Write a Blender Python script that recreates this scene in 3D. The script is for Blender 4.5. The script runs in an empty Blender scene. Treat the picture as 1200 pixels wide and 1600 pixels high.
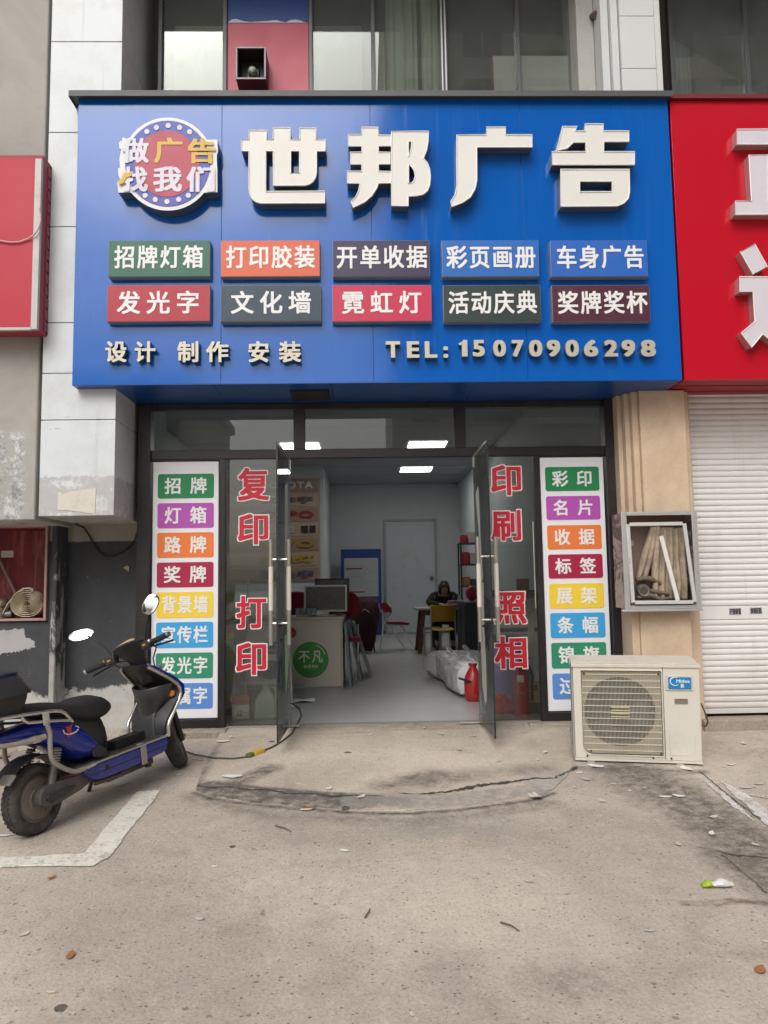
import bpy, bmesh, math, random
import numpy as np
from mathutils import Vector, Matrix
from mathutils.geometry import tessellate_polygon
R = math.radians
rnd = random.Random(7)
scene = bpy.context.scene
col = scene.collection

# ---------------------------------------------------------------- camera
TH, PSI, RHO, FOC = .0938, .0251, -.0155, 1200.0
CAM = Vector((0, -6, 1.28))
_F = Vector((math.sin(PSI)*math.cos(TH), math.cos(PSI)*math.cos(TH), math.sin(TH)))
_r = _F.cross(Vector((0, 0, 1))).normalized(); _u = _r.cross(_F)
_R = _r*math.cos(RHO)+_u*math.sin(RHO); _U = -_r*math.sin(RHO)+_u*math.cos(RHO)
cd = bpy.data.cameras.new('camera'); cam = bpy.data.objects.new('camera', cd); col.objects.link(cam)
cam.matrix_world = Matrix(((_R.x, _U.x, -_F.x, CAM.x), (_R.y, _U.y, -_F.y, CAM.y), (_R.z, _U.z, -_F.z, CAM.z), (0, 0, 0, 1)))
cd.sensor_fit = 'VERTICAL'; cd.sensor_height = 32.0; cd.lens = 32.0*FOC/1600
cd.clip_start = .05; cd.clip_end = 2000
scene.camera = cam

# ---------------------------------------------------------------- light
SUN_EL, SUN_AZ = R(44), R(196)      # overcast, the brightest part of the cloud stands over the street
world = bpy.data.worlds.new('World'); scene.world = world; world.use_nodes = True
wn = world.node_tree; wb = wn.nodes['Background']
sky = wn.nodes.new('ShaderNodeTexSky'); sky.sky_type = 'NISHITA'; sky.sun_disc = False
sky.sun_elevation = SUN_EL; sky.sun_rotation = SUN_AZ; sky.dust_density = 5; sky.air_density = 1.2; sky.ozone_density = 1
hs = wn.nodes.new('ShaderNodeHueSaturation'); hs.inputs['Saturation'].default_value = .22
wn.links.new(sky.outputs[0], hs.inputs['Color']); wn.links.new(hs.outputs[0], wb.inputs['Color'])
wb.inputs['Strength'].default_value = .15
sl = bpy.data.lights.new('sun', 'SUN'); so = bpy.data.objects.new('sun', sl); col.objects.link(so)
sl.energy = .8; sl.angle = R(38); sl.color = (1, .965, .92)
_sd = Vector((math.sin(SUN_AZ)*math.cos(SUN_EL), math.cos(SUN_AZ)*math.cos(SUN_EL), math.sin(SUN_EL)))
so.rotation_euler = (-_sd).to_track_quat('-Z', 'Y').to_euler(); so.location = (0, -12, 20)
scene.view_settings.view_transform = 'Standard'; scene.view_settings.look = 'None'
scene.view_settings.exposure = 0.05; scene.view_settings.gamma = 1
scene.cycles.max_bounces = 10; scene.cycles.transparent_max_bounces = 24
scene.cycles.use_denoising = True

# ---------------------------------------------------------------- measuring
def ray(px, py):
    return _F*FOC + _R*(px-600) + _U*(800-py)
def W(px, py, Y):
    d = ray(px, py); return CAM + d*((Y+6)/d.y)
def WX(px, py, Y): return W(px, py, Y).x
def WZ(px, py, Y): return W(px, py, Y).z
SLOPE = .07
def gz(y): return .10+SLOPE*(y+1) if y > -6 else -.25
def onplane(px, py, P, n):
    d = ray(px, py); return CAM + d*((Vector(P)-CAM).dot(n)/d.dot(n))
GN = Vector((0, -SLOPE, 1)).normalized()
def G(px, py): return onplane(px, py, (0, -1, .10), GN)

# ---------------------------------------------------------------- objects
def link(o): col.objects.link(o); return o
def tag(o, label=None, cat=None, group=None, kind=None):
    if label: o['label'] = label
    if cat: o['category'] = cat
    if group: o['group'] = group
    if kind: o['kind'] = kind
    return o
def thing(name, label, cat, loc=(0, 0, 0), group=None, M=None):
    o = link(bpy.data.objects.new(name, None)); o.empty_display_size = .1
    if M is not None: o.matrix_world = M
    else: o.location = loc
    return tag(o, label, cat, group)
def origin_of(p):
    v = Vector((0, 0, 0))
    while p is not None:
        v += p.location; p = p.parent
    return v
class MB:
    def __init__(s, T=None): s.v = []; s.f = []; s.m = []; s.T = T
    def add(s, vs, fs, mi=0):
        b = len(s.v)
        s.v += [(s.T @ Vector(v)) if s.T is not None else Vector(v) for v in vs]
        for f in fs: s.f.append(tuple(b+i for i in f)); s.m.append(mi)
        return s
    def box(s, x0, x1, y0, y1, z0, z1, mi=0):
        vs = [(x0, y0, z0), (x1, y0, z0), (x1, y1, z0), (x0, y1, z0), (x0, y0, z1), (x1, y0, z1), (x1, y1, z1), (x0, y1, z1)]
        return s.add(vs, [(0, 3, 2, 1), (4, 5, 6, 7), (0, 1, 5, 4), (1, 2, 6, 5), (2, 3, 7, 6), (3, 0, 4, 7)], mi)
    def obox(s, c, u, v, w, mi=0):
        c, u, v, w = Vector(c), Vector(u), Vector(v), Vector(w)
        vs = [c-u-v-w, c+u-v-w, c+u+v-w, c-u+v-w, c-u-v+w, c+u-v+w, c+u+v+w, c-u+v+w]
        return s.add(vs, [(0, 3, 2, 1), (4, 5, 6, 7), (0, 1, 5, 4), (1, 2, 6, 5), (2, 3, 7, 6), (3, 0, 4, 7)], mi)
    def bar(s, p0, p1, w, h, mi=0, up=(0, 0, 1)):
        p0, p1 = Vector(p0), Vector(p1); d = (p1-p0); up = Vector(up)
        if abs(d.normalized().dot(up)) > .95: up = Vector((0, 1, 0))
        side = d.cross(up).normalized(); u2 = side.cross(d).normalized()
        return s.obox((p0+p1)/2, d/2, side*(w/2), u2*(h/2), mi)
    def tube(s, pts, r, n=10, closed=False, mi=0, flat=None):
        pts = [Vector(p) for p in pts]; N = len(pts)
        rs = r if isinstance(r, (list, tuple)) else [r]*N
        vs = []; prev = None
        for i in range(N):
            if closed: t = pts[(i+1) % N]-pts[i-1]
            else: t = pts[min(i+1, N-1)]-pts[max(i-1, 0)]
            t.normalize()
            if prev is None:
                a = Vector((0, 0, 1)) if abs(t.z) < .9 else Vector((0, 1, 0))
                nrm = t.cross(a).normalized()
            else:
                nrm = (prev - t*prev.dot(t)).normalized()
            prev = nrm; b = t.cross(nrm)
            for k in range(n):
                a = 2*math.pi*k/n
                vs.append(pts[i]+nrm*(math.cos(a)*rs[i])+b*(math.sin(a)*rs[i]*(flat or 1)))
        fs = []
        for i in range(N if closed else N-1):
            j = (i+1) % N
            for k in range(n):
                l = (k+1) % n; fs.append((i*n+k, i*n+l, j*n+l, j*n+k))
        if not closed: fs += [tuple(range(n-1, -1, -1)), tuple((N-1)*n+k for k in range(n))]
        return s.add(vs, fs, mi)
    def cyl(s, p0, p1, r0, r1=None, n=20, mi=0):
        return s.tube([p0, p1], [r0, r0 if r1 is None else r1], n, mi=mi)
    def lathe(s, prof, o, axis=(0, 0, 1), n=32, mi=0, ref=None):
        o, ax = Vector(o), Vector(axis).normalized()
        a = Vector(ref) if ref else (Vector((1, 0, 0)) if abs(ax.x) < .9 else Vector((0, 1, 0)))
        e1 = (a-ax*a.dot(ax)).normalized(); e2 = ax.cross(e1)
        vs = []
        for k in range(n):
            t = 2*math.pi*k/n; d = e1*math.cos(t)+e2*math.sin(t)
            for (r, h) in prof: vs.append(o+d*r+ax*h)
        m = len(prof); fs = []
        for k in range(n):
            l = (k+1) % n
            for i in range(m-1): fs.append((k*m+i, l*m+i, l*m+i+1, k*m+i+1))
        if prof[0][0] > 1e-6: fs.append(tuple(k*m for k in range(n-1, -1, -1)))
        if prof[-1][0] > 1e-6: fs.append(tuple(k*m+m-1 for k in range(n)))
        return s.add(vs, fs, mi)
    def ball(s, c, r, n=16, mi=0):
        rx, ry, rz = r if isinstance(r, (tuple, list)) else (r, r, r)
        m = n//2; vs = []; fs = []
        for i in range(1, m):
            for k in range(n):
                t, p = math.pi*i/m, 2*math.pi*k/n
                vs.append((c[0]+rx*math.sin(t)*math.cos(p), c[1]+ry*math.sin(t)*math.sin(p), c[2]+rz*math.cos(t)))
        vs += [(c[0], c[1], c[2]+rz), (c[0], c[1], c[2]-rz)]
        for i in range(m-2):
            for k in range(n):
                l = (k+1) % n; fs.append((i*n+k, (i+1)*n+k, (i+1)*n+l, i*n+l))
        T, B = len(vs)-2, len(vs)-1
        for k in range(n):
            l = (k+1) % n; fs.append((T, k, l)); fs.append((B, (m-2)*n+l, (m-2)*n+k))
        return s.add(vs, fs, mi)
    def prism(s, loops, put, d0, d1, mi=0, ms=None):
        """filled outline(s) (first loop outer, others holes) from depth d0 to d1; put(u, v, d) gives the point"""
        if ms is None: ms = mi
        flat = [p for l in loops for p in l]; n = len(flat)
        tris = tessellate_polygon([[Vector((p[0], p[1], 0)) for p in l] for l in loops])
        vs = [put(p[0], p[1], d0) for p in flat]+[put(p[0], p[1], d1) for p in flat]
        s.add(vs, [tuple(t) for t in tris], mi)
        b = len(s.v)-2*n
        for t in tris: s.f.append((b+n+t[2], b+n+t[1], b+n+t[0])); s.m.append(ms)
        k = 0
        for l in loops:
            for i in range(len(l)):
                j = (i+1) % len(l); s.f.append((b+k+i, b+k+j, b+n+k+j, b+n+k+i)); s.m.append(ms)
            k += len(l)
        return s
    def loft(s, secs, mi=0, caps=True, closed_ring=True):
        n = len(secs[0]); vs = [p for q in secs for p in q]; fs = []
        for i in range(len(secs)-1):
            for k in range(n if closed_ring else n-1):
                l = (k+1) % n; fs.append((i*n+k, i*n+l, (i+1)*n+l, (i+1)*n+k))
        if caps: fs += [tuple(range(n-1, -1, -1)), tuple((len(secs)-1)*n+k for k in range(n))]
        return s.add(vs, fs, mi)
    def grid(s, fn, nu, nv, mi=0):
        vs = [fn(i/nu, j/nv) for i in range(nu+1) for j in range(nv+1)]
        return s.add(vs, [(i*(nv+1)+j, (i+1)*(nv+1)+j, (i+1)*(nv+1)+j+1, i*(nv+1)+j+1) for i in range(nu) for j in range(nv)], mi)
    def build(s, name, mats, parent=None, bevel=0, smooth=None, local=False, seg=2, subd=0, recalc=True, solid=0):
        me = bpy.data.meshes.new(name)
        off = Vector((0, 0, 0)) if (local or parent is None) else origin_of(parent)
        me.from_pydata([v-off for v in s.v], [], s.f)
        if not isinstance(mats, (list, tuple)): mats = [mats]
        for m in mats: me.materials.append(m)
        me.polygons.foreach_set('material_index', s.m)
        if recalc:
            bm = bmesh.new(); bm.from_mesh(me); bmesh.ops.recalc_face_normals(bm, faces=bm.faces); bm.to_mesh(me); bm.free()
        if smooth:
            me.polygons.foreach_set('use_smooth', [True]*len(me.polygons)); me.set_sharp_from_angle(angle=R(smooth))
        me.update()
        o = link(bpy.data.objects.new(name, me))
        if parent is not None: o.parent = parent
        if solid:
            m = o.modifiers.new('solid', 'SOLIDIFY'); m.thickness = solid; m.offset = 0
        if subd:
            m = o.modifiers.new('subd', 'SUBSURF'); m.levels = m.render_levels = subd
            me.polygons.foreach_set('use_smooth', [True]*len(me.polygons))
        if bevel:
            m = o.modifiers.new('bevel', 'BEVEL'); m.width = bevel; m.segments = seg; m.limit_method = 'ANGLE'; m.angle_limit = R(35)
            m.harden_normals = False
            if smooth is None:
                me.polygons.foreach_set('use_smooth', [True]*len(me.polygons)); me.set_sharp_from_angle(angle=R(50))
        return o
def xz(u, v, d): return (u, d, v)
def boxmb(*a): return MB().box(*a)

# ---------------------------------------------------------------- materials
class NT:
    def __init__(s, name, world=False):
        s.world = world; s.mat = bpy.data.materials.new(name); s.mat.use_nodes = True; s.t = s.mat.node_tree
        s.b = s.t.nodes['Principled BSDF']; s.out = s.t.nodes['Material Output']
        s.geo = None
    def n(s, ty, **kw):
        x = s.t.nodes.new(ty)
        for k, v in kw.items(): setattr(x, k, v)
        return x
    def l(s, a, b): s.t.links.new(a, b)
    def pos(s, scale=None):
        if s.geo is None: s.geo = s.n('ShaderNodeNewGeometry').outputs['Position'] if s.world else s.n('ShaderNodeTexCoord').outputs['Object']
        if scale is None: return s.geo
        m = s.n('ShaderNodeMapping'); m.inputs['Scale'].default_value = scale if isinstance(scale, (tuple, list)) else (scale,)*3
        s.l(s.geo, m.inputs[0]); return m.outputs[0]
    def noise(s, scale, detail=4, rough=.55, vec=None, dist=0):
        x = s.n('ShaderNodeTexNoise'); x.inputs['Scale'].default_value = scale; x.inputs['Detail'].default_value = detail
        x.inputs['Roughness'].default_value = rough; x.inputs['Distortion'].default_value = dist
        s.l(vec if vec is not None else s.pos(), x.inputs['Vector']); return x.outputs['Fac']
    def voro(s, scale, feature='F1', vec=None, out='Distance', rnd_=1):
        x = s.n('ShaderNodeTexVoronoi'); x.feature = feature; x.inputs['Scale'].default_value = scale; x.inputs['Randomness'].default_value = rnd_
        s.l(vec if vec is not None else s.pos(), x.inputs['Vector']); return x.outputs[out]
    def ramp(s, fac, a, b, lo=(0, 0, 0, 1), hi=(1, 1, 1, 1)):
        x = s.n('ShaderNodeMapRange'); x.inputs['From Min'].default_value = a; x.inputs['From Max'].default_value = b; x.clamp = True
        s.l(fac, x.inputs['Value']); return x.outputs[0]
    def mix(s, fac, a, b, mode='MIX'):
        x = s.n('ShaderNodeMix'); x.data_type = 'RGBA'; x.blend_type = mode
        for inp, v in ((x.inputs[0], fac), (x.inputs[6], a), (x.inputs[7], b)):
            if isinstance(v, (int, float)): inp.default_value = v
            elif isinstance(v, (tuple, list)): inp.default_value = (v[0], v[1], v[2], 1)
            else: s.l(v, inp)
        return x.outputs[2]
    def math(s, op, a, b=0.0):
        x = s.n('ShaderNodeMath'); x.operation = op
        for inp, v in ((x.inputs[0], a), (x.inputs[1], b)):
            if isinstance(v, (int, float)): inp.default_value = v
            else: s.l(v, inp)
        return x.outputs[0]
    def xyz(s, vec=None):
        x = s.n('ShaderNodeSeparateXYZ'); s.l(vec if vec is not None else s.pos(), x.inputs[0]); return x.outputs
    def vm(s, op, a, b=None, out=0):
        x = s.n('ShaderNodeVectorMath'); x.operation = op
        for inp, v in ((x.inputs[0], a), (x.inputs[1], b)):
            if v is None: continue
            if isinstance(v, (tuple, list, Vector)): inp.default_value = tuple(v)
            else: s.l(v, inp)
        return x.outputs[out]
    def line_mask(s, pts, r, soft, nz=None, amp=.1):
        """1 within r of the polyline (x, y), falling to 0 over soft; nz roughens the border"""
        if not hasattr(s, 'flat'): s.flat = s.vm('MULTIPLY', s.pos(), (1, 1, 0))
        best = None
        for a, b in zip(pts[:-1], pts[1:]):
            A, Bv = Vector((a.x, a.y, 0)), Vector((b.x-a.x, b.y-a.y, 0))
            pa = s.vm('SUBTRACT', s.flat, A); h = s.math('DIVIDE', s.vm('DOT_PRODUCT', pa, Bv, 1), Bv.dot(Bv)); h = s.ramp(h, 0, 1)
            x = s.n('ShaderNodeVectorMath'); x.operation = 'SCALE'; x.inputs[0].default_value = tuple(Bv); s.l(h, x.inputs['Scale'])
            d = s.vm('LENGTH', s.vm('SUBTRACT', pa, x.outputs[0]), None, 1)
            best = d if best is None else s.math('MINIMUM', best, d)
        if nz is not None: best = s.math('ADD', best, s.math('MULTIPLY', s.math('SUBTRACT', nz, .5), amp))
        return s.ramp(best, r+soft, r)
    def set(s, col_=None, rough=None, metal=None, spec=None, coat=None):
        for k, v in (('Base Color', col_), ('Roughness', rough), ('Metallic', metal), ('Specular IOR Level', spec), ('Coat Weight', coat)):
            if v is None: continue
            if isinstance(v, (int, float)): s.b.inputs[k].default_value = v
            elif isinstance(v, (tuple, list)): s.b.inputs[k].default_value = (v[0], v[1], v[2], 1)
            else: s.l(v, s.b.inputs[k])
        return s
    def bump(s, h, strength=.3, dist=.01):
        x = s.n('ShaderNodeBump'); x.inputs['Strength'].default_value = strength; x.inputs['Distance'].default_value = dist
        s.l(h, x.inputs['Height']); s.l(x.outputs[0], s.b.inputs['Normal']); return s
def srgb(r, g, b):
    f = lambda c: (c/255/12.92) if c/255 <= .04045 else ((c/255+.055)/1.055)**2.4
    return (f(r), f(g), f(b))
def scale_c(c, k): return tuple(x*k for x in c)
_cache = {}
def paint(name, c, rough=.45, metal=0, dirt=.25, dirt_col=(.12, .10, .08), scale=6, bump=0, spec=.5, coat=0):
    """painted / plastic / metal surface with a little uneven wear"""
    if name in _cache: return _cache[name]
    m = NT(name)
    n1 = m.noise(scale, 5, .6); n2 = m.noise(scale*9, 3, .6)
    f = m.ramp(m.math('ADD', m.math('MULTIPLY', n1, .7), m.math('MULTIPLY', n2, .3)), .52, .78)
    c2 = m.mix(m.math('MULTIPLY', f, dirt), c, dirt_col)
    m.set(c2, m.math('ADD', m.math('MULTIPLY', n1, .22), rough-.1), metal, spec, coat)
    if bump: m.bump(n2, bump, .004)
    _cache[name] = m.mat; return m.mat
def glass(name, tint=(.9, .94, .92), rough=0.0, ior=1.45, body=None, bodyfac=0):
    if name in _cache: return _cache[name]
    m = NT(name)
    fr = m.n('ShaderNodeFresnel'); fr.inputs['IOR'].default_value = ior
    tr = m.n('ShaderNodeBsdfTransparent'); tr.inputs[0].default_value = (*tint, 1)
    gl = m.n('ShaderNodeBsdfGlossy'); gl.inputs['Roughness'].default_value = rough
    mx = m.n('ShaderNodeMixShader'); m.l(fr.outputs[0], mx.inputs[0]); m.l(tr.outputs[0], mx.inputs[1]); m.l(gl.outputs[0], mx.inputs[2])
    last = mx.outputs[0]
    if body:  # pale diffuse haze mixed in to lighten the glass
        df = m.n('ShaderNodeBsdfDiffuse'); df.inputs[0].default_value = (*body, 1)
        m2 = m.n('ShaderNodeMixShader')
        ns = m.ramp(m.noise(5, 6, .7), -.3, 1.1); m.l(m.math('MULTIPLY', ns, bodyfac), m2.inputs[0])
        m.l(last, m2.inputs[1]); m.l(df.outputs[0], m2.inputs[2]); last = m2.outputs[0]
    m.l(last, m.out.inputs['Surface']); m.t.nodes.remove(m.b)
    _cache[name] = m.mat; return m.mat
def emit(name, c, st):
    m = NT(name); m.set((.8, .8, .8)); m.b.inputs['Emission Color'].default_value = (*c, 1); m.b.inputs['Emission Strength'].default_value = st
    return m.mat

# ---------------------------------------------------------------- lettering: outlines of Blender's built-in font, made bolder
NG, PAD = 160, 24
_raw = {}
def _prep(chars):
    obs = []
    for ch in sorted(set(chars)):
        if ch in _raw or ch == ' ': continue
        c = bpy.data.curves.new('glyph', 'FONT'); c.body = ch; c.size = 1; c.resolution_u = 6
        obs.append((ch, link(bpy.data.objects.new('glyph', c))))
    dg = bpy.context.evaluated_depsgraph_get(); dg.update()
    for ch, o in obs:
        cv = o.evaluated_get(dg).to_curve(dg)
        loops = []
        for sp in cv.splines:
            pts = []
            if sp.type == 'BEZIER':
                bp = sp.bezier_points; n = len(bp)
                for i in range(n):
                    a, b = bp[i], bp[(i+1) % n]
                    st = (a.handle_right-a.co).length+(b.handle_left-b.co).length
                    k = 1 if st < 1e-4 else 5
                    for q in range(k):
                        t = q/k; u = 1-t
                        p = a.co*u**3+a.handle_right*3*u*u*t+b.handle_left*3*u*t*t+b.co*t**3
                        pts.append((p.x, p.y))
            else: pts = [(p.co.x, p.co.y) for p in sp.points]
            loops.append(pts)
        o.to_curve_clear() if hasattr(o, 'to_curve_clear') else None
        _raw[ch] = loops
    for ch, o in obs:
        c = o.data; bpy.data.objects.remove(o); bpy.data.curves.remove(c)
def _raster(loops):
    S = NG+2*PAD; img = np.zeros((S, S), dtype=np.float32)
    segs = []
    for l in loops:
        for i in range(len(l)):
            a, b = l[i], l[(i+1) % len(l)]
            segs.append((a[0], a[1]+.14, b[0], b[1]+.14))
    A = np.array(segs)*NG+PAD
    xs = np.arange(S)+.5
    SUB = 3
    for j in range(S):
        for q in range(SUB):
            y = j+(q+.5)/SUB
            up = (A[:, 1] <= y) & (A[:, 3] > y); dn = (A[:, 3] <= y) & (A[:, 1] > y)
            idx = np.where(up | dn)[0]
            if not len(idx): continue
            a = A[idx]; x = a[:, 0]+(y-a[:, 1])/(a[:, 3]-a[:, 1])*(a[:, 2]-a[:, 0]); w = np.where(up[idx], 1, -1)
            o = np.argsort(x); x = x[o]; wc = np.cumsum(w[o])
            for i in range(len(x)-1):
                if wc[i] != 0:
                    img[j] += np.clip(np.minimum(xs+.5, x[i+1])-np.maximum(xs-.5, x[i]), 0, 1)/SUB
    return np.clip(img, 0, 1)
def _dil(img, bx, by):
    out = img
    for ax, b in ((1, bx), (0, by)):
        k = int(b); fr = b-k; o = out.copy()
        for sft in range(1, k+1):
            o = np.maximum(o, np.maximum(np.roll(out, sft, ax), np.roll(out, -sft, ax)))
        if fr > .05:
            e = np.maximum(np.roll(out, k+1, ax), np.roll(out, -k-1, ax)); o = np.maximum(o, o*(1-fr)+np.maximum(o, e)*fr)
        out = o
    return out
def _march(img):
    S = img.shape[0]; b = img > .5; nxt = {}
    def ex(j, i, horiz):      # crossing point id on an edge
        return (j, i, horiz)
    cells = np.argwhere((b[:-1, :-1] != b[1:, :-1]) | (b[:-1, :-1] != b[:-1, 1:]) | (b[:-1, :-1] != b[1:, 1:]))
    T = {1: [('L', 'B')], 2: [('B', 'R')], 3: [('L', 'R')], 4: [('R', 'T')], 5: [('L', 'T'), ('R', 'B')], 6: [('B', 'T')], 7: [('L', 'T')],
         8: [('T', 'L')], 9: [('T', 'B')], 10: [('T', 'R'), ('B', 'L')], 11: [('T', 'R')], 12: [('R', 'L')], 13: [('R', 'B')], 14: [('B', 'L')]}
    def key(j, i, e):
        return {'L': (j, i, 1), 'R': (j, i+1, 1), 'B': (j, i, 0), 'T': (j+1, i, 0)}[e]
    for j, i in cells:
        j, i = int(j), int(i)
        c = int(b[j, i])+2*int(b[j, i+1])+4*int(b[j+1, i+1])+8*int(b[j+1, i])
        for e0, e1 in T.get(c, []): nxt[key(j, i, e0)] = key(j, i, e1)
    def pt(k):
        j, i, v = k
        if v: a, c = img[j, i], img[j+1, i]; t = (.5-a)/(c-a); return (i+.5, j+t+.5)
        a, c = img[j, i], img[j, i+1]; t = (.5-a)/(c-a); return (i+t+.5, j+.5)
    loops = []; left = set(nxt)
    while left:
        s0 = left.pop(); k = s0; L = [pt(k)]
        while True:
            k = nxt[k]
            if k == s0 or k not in left: break
            left.discard(k); L.append(pt(k))
        if len(L) > 6: loops.append(L)
    return loops
def _dp(P, tol):
    P = np.array(P); n = len(P)
    if n < 5: return P
    far = int(np.argmax(((P-P[0])**2).sum(1))); keep = np.zeros(n+1, bool); keep[[0, far, n]] = True
    Q = np.vstack([P, P[:1]]); st = [(0, far), (far, n)]
    while st:
        a, b = st.pop()
        if b-a < 2: continue
        d = Q[b]-Q[a]; L = math.hypot(*d)+1e-9
        r = Q[a+1:b]-Q[a]; dist = np.abs(r[:, 0]*d[1]-r[:, 1]*d[0])/L
        m = int(np.argmax(dist))
        if dist[m] > tol: keep[a+1+m] = True; st += [(a, a+1+m), (a+1+m, b)]
    return Q[:n][keep[:n]]
def _area(l): return .5*sum(l[i-1][0]*l[i][1]-l[i][0]*l[i-1][1] for i in range(len(l)))
def _in(p, l):
    c = False
    for i in range(len(l)):
        a, b = l[i-1], l[i]
        if (a[1] > p[1]) != (b[1] > p[1]) and p[0] < (b[0]-a[0])*(p[1]-a[1])/(b[1]-a[1])+a[0]: c = not c
    return c
_gl = {}; _img = {}
def glyph(ch, bx, by):
    """[(outer, holes...)...] in em units, with the ink box"""
    k = (ch, bx, by)
    if k in _gl: return _gl[k]
    if ch not in _raw: _prep(ch)
    if ch not in _img: _img[ch] = _raster(_raw[ch])
    img = _dil(_img[ch], bx*NG, by*NG)
    sm = img.copy()
    for ax in (0, 1): sm = (np.roll(sm, 1, ax)+2*sm+np.roll(sm, -1, ax))/4
    loops = [_dp(l, .45) for l in _march(sm)]
    loops = [[((x-PAD)/NG, (y-PAD)/NG) for x, y in l][::-1] for l in loops if len(l) >= 4]
    outs = [l for l in loops if _area(l) > 1e-5]; holes = [l for l in loops if _area(l) < -1e-5]
    isl = [[o] for o in outs]
    for h in holes:
        best = None
        for s_ in isl:
            if _in(h[0], s_[0]) and (best is None or _area(s_[0]) < _area(best[0])): best = s_
        if best: best.append(h)
    _gl[k] = isl; return isl
_ONE = [[(0, .80), (.02, .68), (.13, .70), (.13, 0), (.36, 0), (.36, 1), (.20, 1), (.14, .88)]]
def put_word(mb, s, x0, x1, z0, z1, put, d0, d1, mi=0, bx=.02, by=.012, gap=.07):
    """proportional Latin word fitted to the box"""
    G_ = []; x = 0; lo = 9; hi = -9
    for ch in s:
        isl = glyph(ch, bx, by); P = [p for i in isl for p in i[0]]; a = min(p[0] for p in P); b = max(p[0] for p in P)
        lo = min(lo, min(p[1] for p in P)); hi = max(hi, max(p[1] for p in P)); G_.append((isl, x-a)); x += b-a+gap
    x -= gap
    for isl, o in G_:
        for i in isl: mb.prism([[(x0+(p[0]+o)/x*(x1-x0), z0+(p[1]-lo)/(hi-lo)*(z1-z0)) for p in l] for l in i], put, d0, d1, mi)
def put_text(mb, s, x0, x1, z0, z1, put, d0, d1, mi=0, ms=None, bx=.02, by=.015, gap=.1, ink=False):
    """lay the string out between x0..x1 / z0..z1: every character gets a cell, squeezed to fit"""
    n = len(s); cw = (x1-x0)/(n+(n-1)*gap)
    for i, ch in enumerate(s):
        if ch == ' ': continue
        isl = glyph(ch, bx, by); a = x0+i*cw*(1+gap)
        put_glyph(mb, isl, a, a+cw, z0, z1, put, d0, d1, mi, ms, ink)
def put_glyph(mb, isl, x0, x1, z0, z1, put, d0, d1, mi=0, ms=None, ink=True):
    if ink:
        P = [p for i in isl for p in i[0]]
        a, b = min(p[0] for p in P), max(p[0] for p in P); c, d = min(p[1] for p in P), max(p[1] for p in P)
    else: a, b, c, d = .02, .98, .04, .99
    fx = lambda p: (x0+(p[0]-a)/(b-a)*(x1-x0), z0+(p[1]-c)/(d-c)*(z1-z0))
    for i in isl: mb.prism([[fx(p) for p in l] for l in i], put, d0, d1, mi, ms)
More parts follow.
